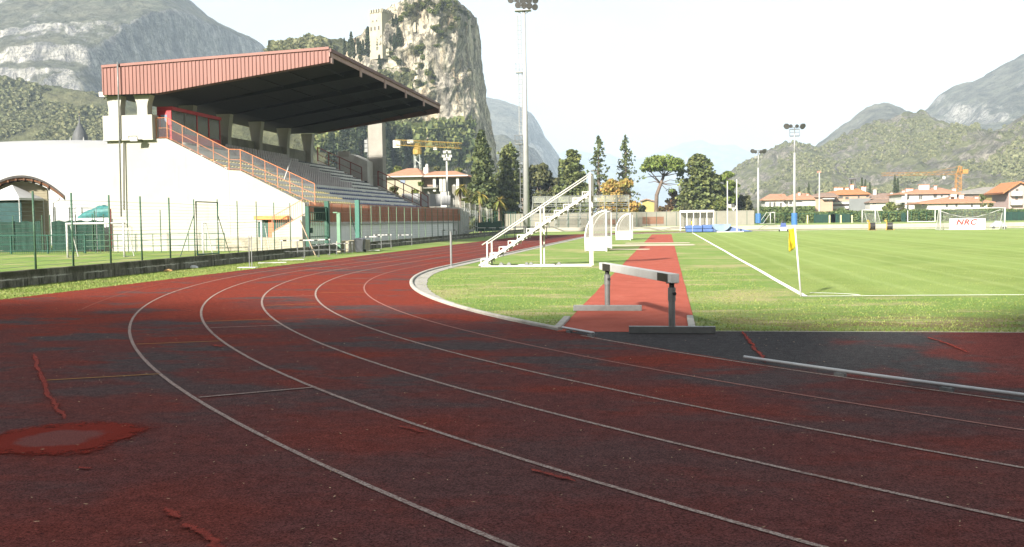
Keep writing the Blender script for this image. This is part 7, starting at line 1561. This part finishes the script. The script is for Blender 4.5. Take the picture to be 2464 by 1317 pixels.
def cypress(px, top, bot, lb, group, wide=1.0):
    p = hit(px, bot)
    if p is None: return
    h = (bot-top)*math.hypot(p.x, p.y)/F*.985
    t = thing('cypress_tree', p, lb, 'cypress', group); s = h/11.0
    for nm, me in (('crown', CYPM[rng.integers(3)]), ('trunk', CTR)):
        o = bpy.data.objects.new(nm, me); COL.objects.link(o); o.parent = t; 
    t.scale = (s*wide*rng.uniform(.85, 1.15), s*wide, s); t.rotation_euler = (0, 0, rng.uniform(0, 6)); t['_o'] = tuple(p)
GC = 'cypresses below the castle tower'; lc = 'dark slim cypress in the row on the slope below the castle tower'
for px, top, bot in ((829, 92, 134), (846, 78, 138), (852, 98, 140), (862, 90, 130), (874, 96, 134), (868, 100, 148), (886, 66, 136), (903, 94, 134), (911, 75, 126), (920, 77, 128), (928, 72, 120), (934, 58, 124), (938, 80, 122), (950, 80, 118), (958, 62, 112), (963, 72, 112), (948, 84, 124), (840, 96, 136)): cypress(px, top, bot, lc, GC, 1.05)
for px, top, bot, lb in ((945, 40, 64, 'cypress just right of the castle tower battlements'), (953, 34, 60, 'taller cypress right of the castle tower, under the wooded crest'), (913, 132, 168, 'bushy cypress on the bare slope above the grandstand roof edge')): cypress(px, top, bot, lb, 'cypresses near the castle', 1.4)
GS = 'cypress wood at the foot of the castle rock'; ls = 'tall cypress in the wood at the foot of the castle rock'
for i in range(46):
    px = 795+300*((i*.618) % 1)+rng.uniform(-4, 4); bot = rng.uniform(368, 418) if px < 1010 else rng.uniform(372, 400); 
    if px > 1060: continue
    cypress(px, bot-rng.uniform(62, 105)*(1 if px < 1000 else .62), bot, ls, GS, 1.25)
for px, top, bot, lb in ((2048, 432, 452, 'dark cypress behind the large salmon house chimneys'), (2074, 429, 456, 'wide dark cypress behind the right end of the salmon house'), (2082, 434, 458, 'second wide dark cypress behind the salmon house'), (2093, 440, 462, 'lower cypress above the old brown roofs'), (2153, 424, 462, 'tall dark cypress left of the white villa'), (2160, 430, 462, 'cypress pressed against the taller one left of the villa'), (1946, 442, 470, 'slim cypress above the salmon house'), (1923, 452, 468, 'short cypress behind the second white house'), (1963, 458, 474, 'small cypress right of the slim one by the pole')): 
    p = R(px, bot, 320); t = thing('cypress_tree', (p.x, 320, 0), lb, 'cypress'); h = R(px, top, 320).z; s = h/11.0
    for nm, me in (('crown', CYPM[rng.integers(3)]), ('trunk', CTR)): o = bpy.data.objects.new(nm, me); COL.objects.link(o); o.parent = t
    t.scale = (s*.55 if h > 12 else s*.6, s*.55, s)
# bushes on the castle rock and crest
BM_ = []
for i in range(3):
    P = np.vstack([blob(rng.normal(size=3)*.42*np.array([1, 1, .5]), (.62, .62, .5), 70, 1, .3) for _ in range(7)]); o = npmesh('bush', leafq(P, .22+.16*rng.random(len(P))), 4, (LOLV, LCED, LDEC)[i]); BM_.append(o.data); bpy.data.objects.remove(o)
def bush(px, py, w, lb, group, i=None):
    p = hit(px, py)
    if p is None: return
    r = w*math.hypot(p.x, p.y)/F; o = bpy.data.objects.new('bush', BM_[rng.integers(3) if i is None else i]); COL.objects.link(o); o.location = p+Vector((0, -.2*r, .25*r)); o.scale = (r, r, r*rng.uniform(.75, 1.05)); o.rotation_euler = (0, 0, rng.uniform(0, 6)); tag(o, lb, 'bush', group)
GB = 'bushes on the castle rock'; l1 = 'dark green bush on the wooded crest of the castle rock'; l2 = 'bush growing from a ledge in the cliff of the castle rock'
for px, py in ((968, 44), (976, 36), (984, 26), (992, 18), (1000, 12), (1012, 22), (1022, 16), (1030, 26), (1040, 12), (1052, 20), (1062, 10), (1068, 26), (1080, 18), (1090, 26), (1100, 20), (1108, 30), (1118, 34), (1126, 44), (960, 52), (1046, 30), (1010, 8), (1078, 6), (1096, 10), (1030, 6)): bush(px, py, rng.uniform(7, 11), l1, 'bushes on the crest of the castle rock')
for px, py, w in ((1046, 70, 9), (1056, 80, 9), (1064, 90, 8), (1088, 62, 8), (1082, 70, 7), (1008, 118, 9), (1000, 128, 8), (1014, 126, 8), (1050, 112, 6), (1020, 140, 7), (1012, 160, 8), (990, 180, 9), (960, 150, 9), (950, 142, 8), (975, 170, 8), (1030, 180, 8), (1040, 200, 6), (1004, 200, 8), (1046, 186, 6), (940, 130, 7), (1110, 90, 5), (1134, 66, 5), (1140, 98, 4), (1100, 46, 7), (1120, 60, 6), (1058, 300, 7), (1046, 320, 8), (1030, 300, 6), (1070, 330, 7), (1090, 345, 8), (1110, 360, 8), (1060, 350, 8), (1040, 345, 8), (1080, 370, 8), (1120, 380, 8), (1000, 330, 7)): bush(px, py, w*1.15, l2, GB)
# scrub as a mass on the nearer slopes
def scrub(name, regions, n, lb, smin, smax):
    allv = []; base = [leafq(blob((0, 0, 0), (1, 1, .85), 26, 1, .35), .9+.3*rng.random(26)) for _ in range(6)]
    for _ in range(n):
        a_ = regions[rng.integers(len(regions))]; px, py = rng.uniform(a_[0], a_[1]), rng.uniform(a_[2], a_[3]); p = hit(px, py)
        if p is None: continue
        if mnoise.noise((p.x*.02, p.y*.02, p.z*.02)) < -.12: continue
        s = rng.uniform(smin, smax); allv.append(base[rng.integers(6)]*s+np.array(p)+np.array([0, 0, s*.4]))
    if allv: tag(npmesh(name, np.vstack(allv), 4, LSCR if 'hillside_w' not in name else LCED), lb, 'scrub', kind='stuff')
scrub('hillside_scrub', [(-20, 300, 195, 262), (-20, 300, 300, 345), (640, 830, 90, 128), (0, 260, 262, 330), (860, 1000, 180, 330)], 2100, 'scrub covering the lower wooded hill at left and the castle shoulder', 1.0, 2.4)
scrub('hillside_woodland', [(760, 1130, 300, 400)], 420, 'mixed wood around the foot of the castle rock', 1.6, 3.2)
scrub('hillside_brush', [(1770, 2464, 285, 470)], 5000, 'pale olive brush scattered over the right hand hills', .6, 1.7)
# unseen trees added behind the camera, sized to shade the near bend
nb = []
for i in range(3):
    P = np.vstack([blob((3.2*math.cos(a_)*q, 3.2*math.sin(a_)*q, z), (2.3, 2.3, 1.9), 75, 1, .3) for a_, q, z in zip(rng.uniform(0, 6.28, 34), rng.random(34)**.5*1.25, rng.uniform(3.0, 15.2, 34))]); o = npmesh('crown', leafq(P, 1.0+.5*rng.random(len(P))), 4, LDEC); nb.append(o.data); bpy.data.objects.remove(o)
mb = MB(); mb.tube((0, 0, 0), (0, 0, 9), .42, .25, 9); o = mb.build('trunk', BARK); TRK = o.data; bpy.data.objects.remove(o)
for i in range(20):
    x = -84+i*6.6+rng.uniform(-1, 1); t = thing('added_shade_tree', (x, -19+rng.uniform(-1.5, 1.5), 0), 'added unseen tree behind the near bend, there to shade the track', 'tree', 'added shade trees behind the near bend')
    for nm, me in (('crown', nb[i % 3]), ('trunk', TRK)): o = bpy.data.objects.new(nm, me); COL.objects.link(o); o.parent = t
    s = (float(np.interp(x+15.6, [-60, -9, -7, -2, 1.2, 4, 6, 9, 40], [1.215, 1.215, 1.18, 1.16, 1.15, 1.05, 1.06, 1.14, 1.14])))*rng.uniform(.98, 1.02); t.scale = (s, s, s); t.rotation_euler = (0, 0, rng.uniform(0, 6))
# ================================================================ sky, sun, air
SUN_EL, SUN_AZ = math.radians(26.0), math.radians(24.0)      # low sun behind the camera, to its left
w = bpy.data.worlds.new('World'); sc.world = w; w.use_nodes = True; nt = w.node_tree; nt.nodes.clear(); k = NB(nt)
wo = nt.nodes.new('ShaderNodeOutputWorld'); bg = nt.nodes.new('ShaderNodeBackground'); bg.inputs[1].default_value = .05; k.l(bg.outputs[0], wo.inputs[0])
sky = nt.nodes.new('ShaderNodeTexSky'); sky.sky_type = 'NISHITA'; sky.sun_disc = False; sky.sun_elevation = SUN_EL
to_sun = Vector((-math.sin(SUN_AZ)*math.cos(SUN_EL), -math.cos(SUN_AZ)*math.cos(SUN_EL), math.sin(SUN_EL)))
sky.sun_rotation = math.atan2(to_sun.x, to_sun.y); sky.dust_density = 3.0; sky.air_density = 1.0
tc = nt.nodes.new('ShaderNodeTexCoord'); v = tc.outputs['Generated']; sp = k.n('ShaderNodeSeparateXYZ'); k.l(v, sp.inputs[0])
inv = k.math('DIVIDE', 1.0, k.math('ADD', k.math('MAXIMUM', sp.outputs[2], 0.0), .22))
cv = k.n('ShaderNodeVectorMath', operation='SCALE'); k.l(v, cv.inputs[0]); k.l(inv, cv.inputs['Scale'])
cl = k.noise(k.mapv(cv.outputs[0], (.6, .6, .6), (3.1, 1.7, 0)), 1.4, 7, .60, .3)
cov = k.ramp(cl, .28, .52, .58, .97)
veil = k.mix(k.ramp(cl, .4, .75), (5.5, 5.68, 5.75), (6.9, 6.9, 6.82))
k.l(k.mix(cov, sky.outputs[0], veil), bg.inputs[0])
sl_ = bpy.data.lights.new('sun', 'SUN'); sl_.energy = 5.0; sl_.angle = math.radians(3.0); sl_.color = (1.0, .93, .82)
so = bpy.data.objects.new('sun', sl_); COL.objects.link(so); so.rotation_euler = to_sun.to_track_quat('Z', 'Y').to_euler(); so.location = (0, -30, 60)
# air
if HAZE > 0:
    mb = MB(); mb.box(-6000, 6000, -200, 9600, -1.0, 1250); m = bpy.data.materials.new('valley_haze'); m.use_nodes = True; nt = m.node_tree; nt.nodes.clear(); o_ = nt.nodes.new('ShaderNodeOutputMaterial'); pv = nt.nodes.new('ShaderNodeVolumePrincipled')
    pv.inputs['Color'].default_value = (.64, .81, 1.0, 1); pv.inputs['Density'].default_value = HAZE; pv.inputs['Anisotropy'].default_value = -.15; nt.links.new(pv.outputs[0], o_.inputs['Volume'])
    h = mb.build('haze', m); tag(h, 'thin bluish valley haze that fades the far mountains', 'haze', kind='stuff')
sc.view_settings.view_transform = 'Standard'; sc.view_settings.look = 'None'; sc.view_settings.exposure = EXPO; sc.view_settings.gamma = 1
sc.view_settings.use_curve_mapping = False
sc.cycles.use_denoising = True; sc.cycles.max_bounces = 5; sc.cycles.diffuse_bounces = 3; sc.cycles.transparent_max_bounces = 24; sc.cycles.volume_bounces = 0
sc.cycles.sample_clamp_indirect = 8
